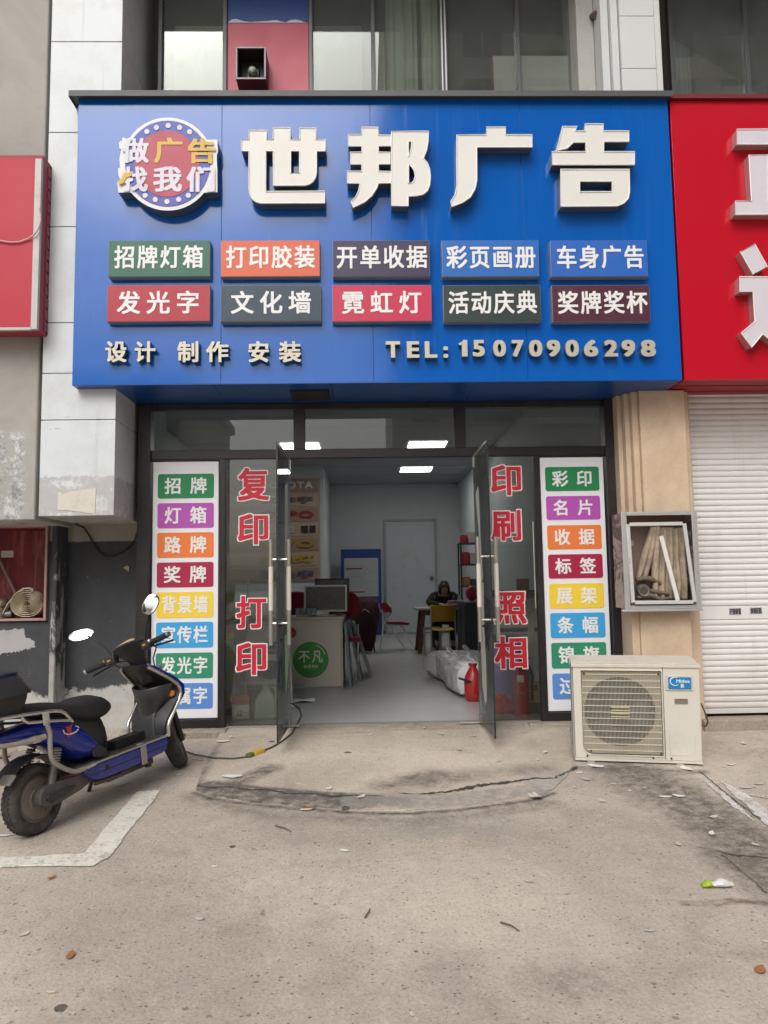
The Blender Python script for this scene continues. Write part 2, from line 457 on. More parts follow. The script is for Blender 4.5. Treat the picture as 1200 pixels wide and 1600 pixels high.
# ================================================================ setting: ground, ramp, kerbs
def mat_ground(name, c, stain=.5, speck=.7, marks=()):
    """weathered concrete; marks = (polyline, radius, softness, colour factor or colour, strength)"""
    m = NT(name, True); p = m.pos()
    big = m.noise(.75, 5, .62, dist=.4); mid = m.noise(5, 6, .65); fine = m.noise(75, 4, .7); blot = m.noise(2.1, 6, .7, dist=1)
    c1 = m.mix(m.ramp(big, .36, .66), scale_c(c, .80), scale_c(c, 1.12))
    c1 = m.mix(m.math('MULTIPLY', m.ramp(mid, .48, .75), .5*stain), c1, (c[0]*.5, c[1]*.48, c[2]*.46))
    c1 = m.mix(m.math('MULTIPLY', m.ramp(blot, .55, .75), .6*stain), c1, (c[0]*.46, c[1]*.44, c[2]*.42))
    c1 = m.mix(m.math('MULTIPLY', m.ramp(m.noise(14, 5, .75, dist=.8), .56, .68), .35*stain), c1, scale_c(c, 1.5))
    for pts, r, soft, k, st in marks:
        mk = m.line_mask(pts, r, soft, m.noise(7, 6, .75, dist=.5), max(.05, soft*1.6))
        mk = m.math('MULTIPLY', mk, m.math('MULTIPLY', m.ramp(m.noise(16, 5, .7), .25, .6), st))
        c1 = m.mix(mk, c1, (c[0]*k, c[1]*k, c[2]*k) if isinstance(k, float) else k)
    c1 = m.mix(m.math('MULTIPLY', m.ramp(fine, .45, .70), .6), c1, (1.35, 1.35, 1.35), 'MULTIPLY')
    c1 = m.mix(m.math('MULTIPLY', m.ramp(fine, .45, .28), .4), c1, (.6, .6, .6), 'MULTIPLY')
    for sc_v, dark, th, st in ((60, (.07, .06, .05), .89, .85), (60, (.60, .54, .47), .86, .6), (130, (.09, .08, .07), .80, .55), (24, (.12, .105, .09), .95, .6)):
        vc = m.n('ShaderNodeTexVoronoi'); vc.inputs['Scale'].default_value = sc_v
        wv = m.n('ShaderNodeMapping'); wv.inputs['Location'].default_value = (sc_v*.37+th*9, th*31, 0); wv.inputs['Scale'].default_value = (1, 1.5, 0); m.l(p, wv.inputs[0]); m.l(wv.outputs[0], vc.inputs['Vector'])
        sel = m.xyz(vc.outputs['Color'])
        dd = m.math('ADD', vc.outputs['Distance'], m.math('MULTIPLY', m.math('SUBTRACT', fine, .5), .9))
        peb = m.math('MULTIPLY', m.ramp(dd, .34, .2), m.ramp(sel[0], th, th+.03))
        c1 = m.mix(m.math('MULTIPLY', peb, st*speck), c1, dark)
    g = m.n('ShaderNodeTexVoronoi'); g.inputs['Scale'].default_value = 3.1; m.l(m.flat if hasattr(m, 'flat') else p, g.inputs['Vector'])
    gs = m.xyz(g.outputs['Color'])
    gd = m.math('ADD', g.outputs['Distance'], m.math('MULTIPLY', m.math('SUBTRACT', m.noise(30, 2), .5), .09))
    gum = m.math('MULTIPLY', m.math('LESS_THAN', gd, m.math('MULTIPLY', gs[1], .105)), m.math('GREATER_THAN', gs[0], .42))
    c1 = m.mix(m.math('MULTIPLY', gum, .8), c1, (.05, .045, .042))
    m.set(c1, m.math('ADD', m.math('MULTIPLY', mid, .2), .74), spec=.25)
    h = m.math('ADD', m.math('MULTIPLY', fine, 1.0), m.math('MULTIPLY', mid, 1.4))
    m.bump(h, .6, .008)
    return m.mat
def gp_(*q): return [G(*x) for x in q]
GC = (.50, .434, .364)
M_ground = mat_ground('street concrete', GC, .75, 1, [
    (gp_((985, 1206), (1050, 1240), (1120, 1285), (1220, 1350)), .10, .24, .30, 1.0), (gp_((1150, 1345), (1230, 1400)), .04, .16, .33, .9),
    (gp_((695, 1510), (712, 1512)), .03, .14, .58, .7), (gp_((880, 1538), (915, 1536)), .04, .16, .52, .75), (gp_((500, 1480), (560, 1490)), .02, .12, .6, .5),
    (gp_((150, 1215), (262, 1195)), .05, .16, .5, .6), (gp_((60, 1310), (150, 1240)), .02, .15, .55, .5), (gp_((610, 1290), (780, 1290)), .03, .16, (.30, .275, .25), .6),  # the first two paint the scooter's contact shadow into the ground colour
    (gp_((300, 1245), (420, 1275), (640, 1283), (860, 1255)), .0, .12, .42, .8), (gp_((304, 1240), (330, 1249), (400, 1259), (480, 1266), (560, 1270), (640, 1270), (720, 1264), (790, 1255), (838, 1249), (866, 1239)), .004, .03, .2, 1.0), (gp_((905, 1198), (1000, 1203), (1098, 1208)), .0, .07, .3, .9), (gp_((420, 1380), (640, 1420), (900, 1400)), .0, .5, 1.18, .8), (gp_((60, 1420), (420, 1560)), .02, .3, .78, .5), (gp_((900, 1350), (1010, 1480), (1040, 1600)), .01, .16, .75, .6), (gp_((1120, 1412), (1148, 1408), (1210, 1413)), .012, .02, (.15, .085, .07), .8), (gp_((1068, 1413), (1098, 1413)), .008, .02, (.17, .11, .09), .6)])  # the mark along the outdoor unit's foot is dirt plus painted contact shadow
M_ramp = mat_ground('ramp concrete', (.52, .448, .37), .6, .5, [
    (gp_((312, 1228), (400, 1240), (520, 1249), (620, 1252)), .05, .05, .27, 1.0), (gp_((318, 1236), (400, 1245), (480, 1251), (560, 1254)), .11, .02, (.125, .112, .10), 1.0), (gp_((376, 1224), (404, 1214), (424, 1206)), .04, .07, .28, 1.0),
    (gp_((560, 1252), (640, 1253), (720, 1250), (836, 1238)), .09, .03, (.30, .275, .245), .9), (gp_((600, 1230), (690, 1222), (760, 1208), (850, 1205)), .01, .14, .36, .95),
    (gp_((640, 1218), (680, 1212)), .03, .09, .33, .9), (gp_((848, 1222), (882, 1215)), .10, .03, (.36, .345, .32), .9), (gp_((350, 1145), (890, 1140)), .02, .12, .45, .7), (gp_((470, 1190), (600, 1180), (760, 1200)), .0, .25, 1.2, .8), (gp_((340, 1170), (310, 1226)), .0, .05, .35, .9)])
M_kerb = mat_ground('kerb concrete', (.36, .31, .25), stain=.9, speck=.3)

def ground():
    mb = MB()
    xs = [-220, -60, -20, -8, -5] + [x*.25 for x in range(-18, 19)] + [5, 8, 20, 60, 220]
    ys = [-220, -80, -40, -20, -12, -8, -6] + [-6+.25*i for i in range(1, 25)] + [.6, 1.5]
    def hz(x, y):
        z = gz(min(y, .3))
        if abs(x) < 5 and -6 < y < .3:
            z += .006*math.sin(1.7*x+.6)*math.sin(1.3*y)+.003*math.sin(5.1*x+2*y)
        return z
    vs = [(x, y, hz(x, y)) for x in xs for y in ys]; n = len(ys)
    mb.add(vs, [(i*n+j, (i+1)*n+j, (i+1)*n+j+1, i*n+j+1) for i in range(len(xs)-1) for j in range(n-1)])
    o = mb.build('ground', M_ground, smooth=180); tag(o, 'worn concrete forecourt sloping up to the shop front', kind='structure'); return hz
gh = ground()
def GP(px, py, dz=0):
    p = G(px, py); return Vector((p.x, p.y, gh(p.x, p.y)+dz))

FZ = .222          # shop floor level
def ramp_height(x, y, front):
    t = min(1, max(0, (y-front)/(-.02-front)))
    base = gh(x, y)
    return base+.008+(FZ-.012-gh(x, -.02)-.008)*t**1.15
def ramp():
    # outline of the cast ramp in front of the door, from the photographed edge
    edge = [(352, 1137), (338, 1165), (322, 1192), (306, 1222), (303, 1236), (330, 1246), (400, 1256), (480, 1263), (560, 1267), (640, 1267), (720, 1261),
            (790, 1252), (836, 1247), (862, 1236), (888, 1212), (897, 1192), (893, 1165), (890, 1130)]
    P = [G(*e) for e in edge]
    L = [p for p in P]
    xs = [p.x for p in P]; x0, x1 = min(xs), max(xs)
    mb = MB(); N = 60; rows = []
    def fr(x):      # front edge y for this x, and back
        ys = []
        for a, b in zip(P[:-1], P[1:]):
            if (a.x-x)*(b.x-x) <= 0 and a.x != b.x: ys.append(a.y+(b.y-a.y)*(x-a.x)/(b.x-a.x))
        return min(ys) if ys else -.4
    cols_ = []
    for i in range(N+1):
        x = x0+.002+(x1-x0-.004)*i/N; f = fr(x); c = [(x, f+rnd.uniform(-.004, .004), gh(x, f)-.05)]
        for j in range(22):
            y = f+(-.02-f)*j/21+(rnd.uniform(0, .03) if j == 0 else 0); c.append((x, y, ramp_height(x, y, min(f, -.5))))
        cols_.append(c)
    n = 23; vs = [p for c in cols_ for p in c]
    fs = [(i*n+j, (i+1)*n+j, (i+1)*n+j+1, i*n+j+1) for i in range(N) for j in range(n-1)]
    b0 = len(vs)
    for c in (cols_[0], cols_[-1]): vs += [(p[0], p[1], gh(p[0], p[1])-.05) for p in c]
    for k, base in ((0, 0), (1, N*n)):
        for j in range(n-1): fs.append((base+j, base+j+1, b0+k*n+j+1, b0+k*n+j))
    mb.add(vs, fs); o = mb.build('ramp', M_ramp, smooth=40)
    tag(o, 'rounded cast concrete ramp rising to the shop door', kind='structure')
    def top(px, py):     # point on the ramp top through a pixel
        z = .15
        for _ in range(12):
            p = onplane(px, py, (0, 0, z), Vector((0, 0, 1))); z = ramp_height(p.x, p.y, min(fr(min(max(p.x, x0+.003), x1-.003)), -.5))
        return Vector((p.x, p.y, z))
    return top
RT = ramp()
def strip(name, mat, pts, widths, top, dz=.004, label=None, jit=0):
    """thin irregular sheet lying on a surface (crack, mortar patch, paint)"""
    mb = MB(); vs = []; P = [top(*p) for p in pts]; Q = []
    for i in range(len(P)-1):
        for k in range(12): Q.append((P[i].lerp(P[i+1], k/12), widths[i]*(1-k/12)+widths[i+1]*k/12))
    Q.append((P[-1], widths[-1]))
    for i, (p, w) in enumerate(Q):
        d = (Q[min(i+1, len(Q)-1)][0]-Q[max(i-1, 0)][0]); s = Vector((-d.y, d.x, 0)).normalized()
        w *= 1+rnd.uniform(-jit, jit)
        off = Vector((rnd.uniform(-1, 1), rnd.uniform(-1, 1), 0))*jit*.014
        vs += [p+off+s*w/2+Vector((0, 0, dz)), p+off-s*w/2+Vector((0, 0, dz))]
    mb.add(vs, [(2*i, 2*i+1, 2*i+3, 2*i+2) for i in range(len(Q)-1)])
    return tag(mb.build(name, mat), label, kind='structure')
M_crack = paint('crack dirt', (.07, .06, .052), .9, dirt=.4)
strip('ground_crack', M_crack, [(600, 1240), (660, 1241), (700, 1238), (745, 1228), (800, 1222), (836, 1217), (868, 1216), (888, 1206), (902, 1198)],
      [.004, .014, .026, .046, .03, .016, .010, .014, .03], RT, label='broken crack across the lip of the ramp', jit=.75)
strip('ground_crack', M_crack, [(360, 1252), (440, 1262), (540, 1269), (640, 1270), (700, 1264), (790, 1257), (845, 1249), (866, 1237)], [.002, .004, .004, .006, .004, .004, .006, .003], lambda a, b: GP(a, b), label='thin crack along the foot of the ramp', jit=.6, dz=.018)
strip('ground_crack', M_crack, [(1094, 1208), (1120, 1230), (1150, 1254), (1185, 1280), (1215, 1302)], [.006]*5, lambda a, b: GP(a, b), label='straight joint running right from the outdoor unit', jit=.3)
strip('ground_crack', M_crack, [(1118, 1330), (1150, 1337), (1180, 1338), (1230, 1345)], [.004, .014, .008, .012], lambda a, b: GP(a, b), label='rough crack at the right edge of the forecourt', jit=.5)
strip('ground_crack', M_crack, [(1128, 1336), (1160, 1362), (1200, 1398)], [.005, .003, .005], lambda a, b: GP(a, b), label='short crack branching towards the camera', jit=.5)
strip('ground_crack', M_crack, [(306, 1228), (332, 1232), (352, 1229), (392, 1235), (420, 1234), (450, 1241), (486, 1240), (520, 1245), (556, 1243), (600, 1244)], [.005, .013, .007, .016, .008, .016, .008, .014, .008, .005], RT, label='jagged break between the ramp slab and the dark mortar', jit=.5)
strip('ground_crack', M_crack, [(300, 1188), (330, 1192), (352, 1187)], [.008, .005, .006], lambda a, b: GP(a, b), label='crack under the front wheel of the scooter', jit=.5)
strip('ground_crack', M_crack, [(460, 1150), (540, 1146), (640, 1140), (720, 1139)], [.003, .004, .004, .003], RT, label='hairline crack below the doorway', jit=.5)
# kerbs under the shop front
def kerb(name, x0, x1, y0, y1, z1, label):
    mb = MB(); n = 26
    def prof(x, k): return [(x, y0+rnd.uniform(-.006, .006), gh(x, y0)-.06), (x, y0+.004+rnd.uniform(-.008, .004), z1-.012+rnd.uniform(-.004, .003)), (x, y0+.02, z1+rnd.uniform(-.003, .002)), (x, y1, z1)]
    vs = []; fs = []
    for i in range(n+1): vs += prof(x0+(x1-x0)*i/n, i)
    fs = [(i*4+k, (i+1)*4+k, (i+1)*4+k+1, i*4+k+1) for i in range(n) for k in range(3)]
    fs += [(0, 1, 2, 3), (n*4+3, n*4+2, n*4+1, n*4)]
    b = len(vs); mb.add(vs, fs); return tag(mb.build(name, M_kerb), label, kind='structure')
kerb('kerb', -1.84, -1.06, -.14, .04, FZ-.006, 'low concrete step under the left sign panel')
kerb('kerb', 1.22, 2.06, -.14, .04, FZ-.006, 'low concrete step under the right sign panel')
kerb('kerb', 2.5, 6.5, -.24, .3, .24, 'concrete step under the roller shutter')
# parking bay corner
M_line = NT('worn road paint')
_w = M_line.ramp(M_line.math('ADD', M_line.math('MULTIPLY', M_line.noise(9, 6, .7), .6), M_line.math('MULTIPLY', M_line.noise(60, 3, .6), .4)), .34, .5)
M_line.set(M_line.mix(_w, (.33, .29, .24), M_line.mix(M_line.noise(3, 4), (.66, .62, .53), (.78, .75, .67))), .7); M_line.bump(M_line.noise(60, 3), .3, .004)
M_line = M_line.mat
def poly_sheet(name, mat, pts, dz, label, top=None, div=8):
    top = top or (lambda a, b: GP(a, b)); Q = []
    for i in range(len(pts)):
        a, b = pts[i], pts[(i+1) % len(pts)]
        for k in range(div):
            t = k/div; j = .9 if k else 0
            Q.append(top(a[0]+(b[0]-a[0])*t+rnd.uniform(-j, j), a[1]+(b[1]-a[1])*t+rnd.uniform(-j, j))+Vector((0, 0, dz)))
    mb = MB(); mb.add(Q, [tuple(t) for t in tessellate_polygon([[Vector((p.x, p.y, 0)) for p in Q]])])
    return tag(mb.build(name, mat), label, kind='structure')
poly_sheet('road_marking', M_line, [(-130, 1344), (-60, 1341), (60, 1340), (132, 1336), (160, 1302), (190, 1268), (214, 1240), (250, 1237), (238, 1256), (205, 1296), (180, 1330), (172, 1341), (146, 1356), (60, 1356), (-130, 1358)], .005,
           'worn white corner line of a parking bay')
M_spray = NT('white spray'); _w = M_spray.ramp(M_spray.math('ADD', M_spray.math('MULTIPLY', M_spray.noise(11, 6, .75), .5), M_spray.math('MULTIPLY', M_spray.noise(110, 3, .7), .5)), .4, .6)
M_spray.set(M_spray.mix(_w, (.33, .285, .24), (.82, .81, .79)), .8); M_spray = M_spray.mat
strip('road_marking', M_spray, [(1102, 1222), (1124, 1240), (1150, 1262), (1178, 1284)], [.012, .035, .03, .008], lambda a, b: GP(a, b), label='white chalky streak by the joint', jit=.4)
strip('road_marking', M_spray, [(1126, 1222), (1150, 1240), (1180, 1262), (1215, 1292)], [.01, .06, .09, .1], lambda a, b: GP(a, b), label='broad white spray mark at the right edge', jit=.25)
strip('road_marking', M_spray, [(1162, 1243), (1185, 1247), (1215, 1252)], [.012, .02, .02], lambda a, b: GP(a, b), label='short white spray dash at the right edge', jit=.4)

# ================================================================ the building
M_tile = NT('white cladding', True)
_x = M_tile.xyz(); _n = M_tile.noise(3.2, 6, .65); _n2 = M_tile.noise(22, 4, .65)
_tc = M_tile.mix(M_tile.ramp(_n, .45, .8), (.66, .70, .71), (.54, .55, .54))
# runs of grime, and peeled poster rest near the lower end
_st = M_tile.n('ShaderNodeMapping'); _st.inputs['Scale'].default_value = (16, 16, .7); M_tile.l(M_tile.geo, _st.inputs[0])
_run = M_tile.ramp(M_tile.noise(1, 4, .6, vec=_st.outputs[0]), .58, .72)
_tc = M_tile.mix(M_tile.math('MULTIPLY', _run, .3), _tc, (.36, .33, .28))
_zz = M_tile.math('ADD', _x[2], M_tile.math('MULTIPLY', M_tile.math('SUBTRACT', M_tile.noise(14, 5, .8), .5), .14))
_low = M_tile.math('MULTIPLY', M_tile.ramp(_zz, 2.085, 2.075), M_tile.ramp(M_tile.noise(9, 6, .75), .62, .52))
_tc = M_tile.mix(M_tile.math('MULTIPLY', _low, .8), _tc, M_tile.mix(_n2, (.33, .32, .33), (.52, .50, .49)))
_mid = M_tile.math('MULTIPLY', M_tile.math('MULTIPLY', M_tile.ramp(_x[2], 2.30, 2.31), M_tile.ramp(_x[2], 2.56, 2.55)), M_tile.ramp(M_tile.noise(1, 5, .8, vec=M_tile.pos((9, 9, 45))), .63, .67))
_tc = M_tile.mix(_mid, _tc, (.27, .26, .25))
M_tile.set(_tc, .42); M_tile.bump(_n2, .08, .004); M_tile = M_tile.mat
M_tile_up = paint('white cladding upper', (.63, .645, .64), .42, dirt=.5, dirt_col=(.45, .42, .38), scale=2.5, bump=.1)
M_conc = NT('bare concrete', True)
_n = M_conc.noise(1.3, 6, .7, dist=.6); _c = M_conc.mix(M_conc.ramp(_n, .35, .7), (.335, .325, .30), (.45, .44, .41))
_g = M_conc.voro(3, 'F1', vec=M_conc.pos((1.6, 1.6, .8)), out='Color'); _gx = M_conc.xyz(_g)
_zl = M_conc.math('MULTIPLY', M_conc.ramp(M_conc.math('ADD', M_conc.xyz()[2], M_conc.math('MULTIPLY', M_conc.math('SUBTRACT', M_conc.noise(6, 5, .8), .5), .3)), 2.45, 2.40), M_conc.ramp(M_conc.math('ADD', M_conc.xyz()[0], M_conc.math('MULTIPLY', M_conc.math('SUBTRACT', M_conc.noise(9, 5, .8), .5), .25)), -2.44, -2.47))
_c = M_conc.mix(M_conc.math('MULTIPLY', M_conc.math('MULTIPLY', _zl, M_conc.ramp(M_conc.noise(5, 6, .8, dist=1.5), .47, .5)), .9), _c, M_conc.mix(M_conc.ramp(M_conc.noise(11, 6, .8), .42, .58), (.24, .24, .25), (.66, .66, .66)))
M_conc.set(_c, .85, spec=.25); M_conc.bump(M_conc.noise(25, 6, .7), .25, .01); M_conc = M_conc.mat
M_dark = NT('charcoal paint', True)
_n = M_dark.noise(2.4, 6, .7); _c = M_dark.mix(M_dark.ramp(_n, .4, .72), (.034, .038, .045), (.062, .066, .072))
_q = M_dark.xyz()
_h = M_dark.math('ADD', _q[2], M_dark.math('MULTIPLY', M_dark.math('SUBTRACT', M_dark.noise(3.5, 5, .75), .5), .34))
_c = M_dark.mix(M_dark.math('MULTIPLY', M_dark.ramp(_h, .50, .47), .9), _c, M_dark.mix(M_dark.noise(16, 5), (.40, .39, .36), (.6, .59, .56)))
_hu = M_dark.math('ADD', _q[2], M_dark.math('MULTIPLY', M_dark.math('SUBTRACT', M_dark.noise(8, 5, .75), .5), .03))
_c = M_dark.mix(M_dark.ramp(_hu, 1.655, 1.67), _c, M_dark.mix(M_dark.noise(9, 5), (.28, .26, .22), (.38, .36, .32)))
_sp = M_dark.math('MULTIPLY', M_dark.ramp(M_dark.noise(28, 3, .6), .73, .75), .8)
_c = M_dark.mix(_sp, _c, (.5, .47, .4))
M_dark.set(_c, .6); M_dark.bump(M_dark.noise(40, 5), .18, .006); M_dark = M_dark.mat
M_patchy = NT('patchy painted concrete', True)
_n = M_patchy.noise(4.5, 6, .75, dist=1.2, vec=M_patchy.pos((2.2, 2.2, .7)))
_c = M_patchy.mix(M_patchy.ramp(M_patchy.math('ADD', _n, M_patchy.math('MULTIPLY', M_patchy.math('SUBTRACT', 1.05, M_patchy.xyz()[2]), .22)), .49, .56), (.05, .054, .06), M_patchy.mix(M_patchy.noise(14, 5), (.26, .24, .21), (.46, .47, .46)))
M_patchy.set(_c, .8); M_patchy.bump(_n, .3, .01); M_patchy = M_patchy.mat
M_stone = NT('beige stone')
_n = M_stone.noise(4, 6, .7); _c = M_stone.mix(M_stone.ramp(_n, .35, .68), (.55, .41, .285), (.68, .535, .395))
_c = M_stone.mix(M_stone.math('MULTIPLY', M_stone.ramp(M_stone.noise(2.2, 5, .7, dist=1), .56, .7), .45), _c, (.62, .49, .38))
_c = M_stone.mix(M_stone.math('MULTIPLY', M_stone.ramp(M_stone.noise(130, 2), .6, .7), .3), _c, (.3, .2, .13))
M_stone.set(_c, .72, spec=.3); M_stone.bump(M_stone.noise(50, 4), .12, .005); M_stone = M_stone.mat
M_frame = paint('dark window metal', (.028, .025, .026), .35, .3, dirt=.6, dirt_col=(.075, .06, .052), scale=3)
M_wall_in = paint('interior white wall', (.58, .61, .63), .8, dirt=.12)
M_ceil = paint('interior grey ceiling', (.36, .38, .40), .75, dirt=.15)
M_plaster = paint('plain grey render', (.42, .41, .39), .85, dirt=.4)
M_glass_up = glass('upper window glass', (.84, .88, .84), ior=1.52, body=(.62, .64, .62), bodyfac=.15)  # diffuse haze lightens the panes in place of weak street reflections
M_glass = glass('shop glass', (.86, .89, .86), ior=1.6, body=(.45, .46, .43), bodyfac=.035)  # fainter diffuse haze, likewise standing in for reflections
M_glass_door = glass('door glass', (.90, .92, .90), ior=1.22, body=(.48, .49, .46), bodyfac=.11)

RX0, RX1, RY1, CZ = -2.75, 2.06, 10.75, 3.46    # the shop room
bld = thing('building', 'commercial building with white cladding and upper windows behind the signs', 'building', (0, .3, 0))
def bpart(name, mb, mat, parent=None, **k): return mb.build(name, mat, parent or bld, **k)
# interior shell
mb = MB(); mb.box(-1.76, RX1, .06, .5, -.05, FZ); mb.box(RX0, RX1, .5, RY1, -.05, FZ)
M_floor = NT('polished grey floor'); _n = M_floor.noise(1.6, 5, .6)
M_floor.set(M_floor.mix(_n, (.38, .38, .372), (.46, .455, .445)), M_floor.math('ADD', M_floor.math('MULTIPLY', M_floor.noise(6, 5), .25), .22), spec=.5); M_floor = M_floor.mat
bpart('floor', mb, M_floor)
mb = MB(); mb.box(RX0-.12, RX0, .46, RY1, 0, CZ+.1); mb.box(RX0, -1.70, .46, .56, 0, CZ); mb.box(-1.752, -1.70, .06, .459, FZ, CZ-.001); mb.box(RX1, RX1+.12, .06, RY1, 0, CZ+.1); mb.box(RX0-.12, RX1+.12, RY1, RY1+.15, 0, CZ+.1)
mb.box(RX0, -.755, 8.0, RY1, FZ, CZ)        # partition block that carries the sample board
bpart('interior_wall', mb, M_wall_in)
mb = MB(); mb.box(RX0, RX1, .46, RY1, CZ, CZ+.1); mb.box(-1.81, RX1, .06, .46, CZ, CZ+.1)
for k in range(9): mb.box(RX0, RX1, .9+k*1.2, .912+k*1.2, CZ-.004, CZ+.01)
for k in range(-1, 4): mb.box(-.6+k*.6, -.588+k*.6, .06, RY1, CZ-.005, CZ+.01)
bpart('ceiling', mb, M_ceil)
# back door of the room
dx0, dx1, dz1 = WX(604, 900, RY1), WX(680, 900, RY1), WZ(640, 815, RY1)
d = bpart('back_door', MB().box(dx0, dx1, RY1-.03, RY1, FZ+.01, dz1), paint('white door', (.56, .60, .62), .6), bevel=.004)
bpart('door_frame', MB().box(dx0-.05, dx0-.006, RY1-.045, RY1, FZ, dz1+.05).box(dx1+.006, dx1+.05, RY1-.045, RY1, FZ, dz1+.05).box(dx0-.006, dx1+.006, RY1-.045, RY1, dz1+.006, dz1+.05), paint('door frame grey', (.4, .43, .45), .6), d)
kx, kz = WX(674, 905, RY1), WZ(674, 903, RY1)
bpart('door_handle', MB().ball((kx, RY1-.08, kz), .045, 12).cyl((kx, RY1-.07, kz), (kx, RY1-.02, kz), .02), paint('dull steel', (.25, .25, .25), .35, .9), d, smooth=60)
bpart('skirting', MB().box(-.75, RX1, RY1-.025, RY1, FZ, FZ+.06), paint('dark skirting', (.12, .12, .12), .6))

# upper floor: dark rooms behind glass, slab that overhangs
UZ0, UZ1 = 4.6, 6.9
mb = MB(); mb.box(-2.7, 7, 3.0, 3.1, UZ0, 8.2); mb.box(-2.7, 7, .3, 3.0, UZ0-.9, UZ0-.8); mb.box(-2.7, 7, .3, 3.0, 7.4, 7.5); mb.box(2.3, 2.42, .3, 3.0, UZ0-.8, 7.4)
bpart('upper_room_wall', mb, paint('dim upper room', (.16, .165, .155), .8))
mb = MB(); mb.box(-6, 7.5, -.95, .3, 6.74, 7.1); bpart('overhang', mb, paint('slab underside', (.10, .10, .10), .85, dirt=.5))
mb = MB(); mb.box(-6, 7.5, -.8, 3.2, 7.1, 9.5); bpart('upper_wall', mb, M_plaster)
mb = MB(); mb.box(-2.0, 6, .06, .3, CZ+.1, UZ0); mb.box(-6, -2.0, .45, .6, 0, 7); mb.box(2.6, 7, .45, .6, 0, UZ0)
bpart('infill_wall', mb, M_plaster)
mb = MB(); mb.box(-6, -2.1, .6, 11, 0, .2); 
WY = .1
def zline(py, Y=WY): return WZ(600, py, Y)
wz0, wz1 = 4.7, 6.7
M_blue_up = paint('blue spandrel', (.012, .05, .24), .4); M_pink = paint('pink spandrel', (.58, .10, .145), .45, dirt=.15)
def window(px_list, name_i, bars, x_end=None):
    """one window run: outer bars given in pixels at y = 75"""
    X = [WX(p, 75, WY) for p in bars]
    f = MB(); w = .035
    for x in X: f.box(x-w/2, x+w/2, WY-.04, WY+.03, wz0+.05, wz1-.05)
    f.box(X[0]-w/2, X[-1]+w/2, WY-.037, WY+.027, wz0, wz0+.05); f.box(X[0]-w/2, X[-1]+w/2, WY-.037, WY+.027, wz1-.05, wz1)
    win = bpart('window', f, paint('grey window frame', (.10, .105, .108), .4, .2, dirt=.3), bevel=.004)
    for a, b in zip(X[:-1], X[1:]):
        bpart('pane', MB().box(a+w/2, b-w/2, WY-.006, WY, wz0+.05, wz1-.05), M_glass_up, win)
    return win
w1 = window(None, 0, [252, 352.5]); w2 = window(None, 1, [486, 583, 690, 808, 919])
w3 = window(None, 2, [1047, 1164, 1290])
xa, xb = WX(354.5, 75, WY)+.01, WX(484, 75, WY)-.01; zs = zline(38)
sp = bpart('spandrel', MB().box(xa, xb, WY-.02, WY+.03, wz0, zs), M_pink); sp['label'] = 'pink lower panel between the upper windows'
sp = bpart('spandrel', MB().box(xa, xb, WY-.016, WY+.03, zs, wz1), M_blue_up); sp['label'] = 'deep blue upper panel between the upper windows'
rag = [(0, 0), (.04, .03), (.09, .035), (.16, .01), (.24, -.004), (.34, .004), (.45, .012), (.5, .02), (.56, .022), (.6, .004), (.66, -.006), (.7, .02), (.76, .032), (.82, .02), (.86, 0), (.9, -.01), (0, -.012)]
mb = MB(); mb.prism([[(xa+.01+u*(xb-xa-.02)/.9, zs+v*.7) for u, v in rag]], xz, WY-.026, WY-.018); bpart('torn_film', mb, paint('torn white film', (.55, .6, .7), .5), sp)
# wide post between the panes (curtain side) and flat bars
mb = MB(); mb.box(WX(684, 75, WY), WX(698, 75, WY), WY-.05, WY-.042, wz0, wz1); bpart('window_post', mb, paint('black window post', (.03, .03, .032), .4))
mb = MB()
for a in (689, 694.5): x = WX(a, 75, WY); mb.box(x-.006, x+.006, WY-.07, WY-.05, wz0, wz1)
bpart('window_track', mb, paint('pale aluminium', (.4, .41, .42), .35, .6))
x = WX(815, 1, WY)
# things seen inside the upper windows
M_board = paint('white board', (.40, .40, .38), .7, dirt=.15); M_cur = paint('pale green curtain', (.62, .64, .60), .85, dirt=.3)
def board(name, px0, py0, px1, Y, label, mat, group=None, edge=None):
    x0, x1, z1 = WX(px0, 100, Y), WX(px1, 100, Y), WZ((px0+px1)/2, py0, Y)
    t = thing(name, label, 'panel', ((x0+x1)/2, Y, 4.75), group)
    MB().box(x0, x1, Y, Y+.02, 4.72, z1).build('panel_sheet', mat, t, bevel=.004)
    if edge: MB().box(x0-.012, x0-.002, Y-.004, Y+.02, 4.72, z1).build('panel_edge', edge, t)
board('board', 272, 40, 350, .15, 'cream board behind the upper window next to the white pillar top', M_board)
board('board', 485, 40, 566, .16, 'grey board behind the upper window between the pink panel and green curtain', paint('grey board', (.27, .27, .29), .7))
board('board', 586, 50, 601, .14, 'narrow white board standing at the edge of the curtain', M_board)
M_lil = paint('lilac board', (.80, .74, .79), .6, dirt=.1)
board('board', 771, 87, 806, .15, 'pinkish white board with a red edge behind the upper glass', M_lil, edge=paint('red edge', (.5, .05, .05), .5))
board('board', 812, 87, 902, .18, 'broad pinkish white board behind the upper glass', M_lil)
def curtain(px0, px1, Y, label, mat, seed, z0=4.7, z1=6.8):
    rr = random.Random(seed); x0, x1 = WX(px0, 75, Y), WX(px1, 75, Y); mb = MB(); n = int((x1-x0)/.012); ph = rr.random()*6
    def fn(u, v):
        x = x0+(x1-x0)*u; return (x, Y+.03*math.sin(u*(x1-x0)*75+ph+.5*math.sin(9*u))+.012*math.sin(u*41+v*3), z0+(z1-z0)*v)
    mb.grid(fn, n, 10); o = mb.build('curtain', mat, smooth=180); tag(o, label, 'curtain'); return o
curtain(603, 652, .2, 'pale green curtain in the middle upper window', M_cur, 1)
curtain(658, 684, .21, 'narrow pale curtain strip beside the black post', M_cur, 2)
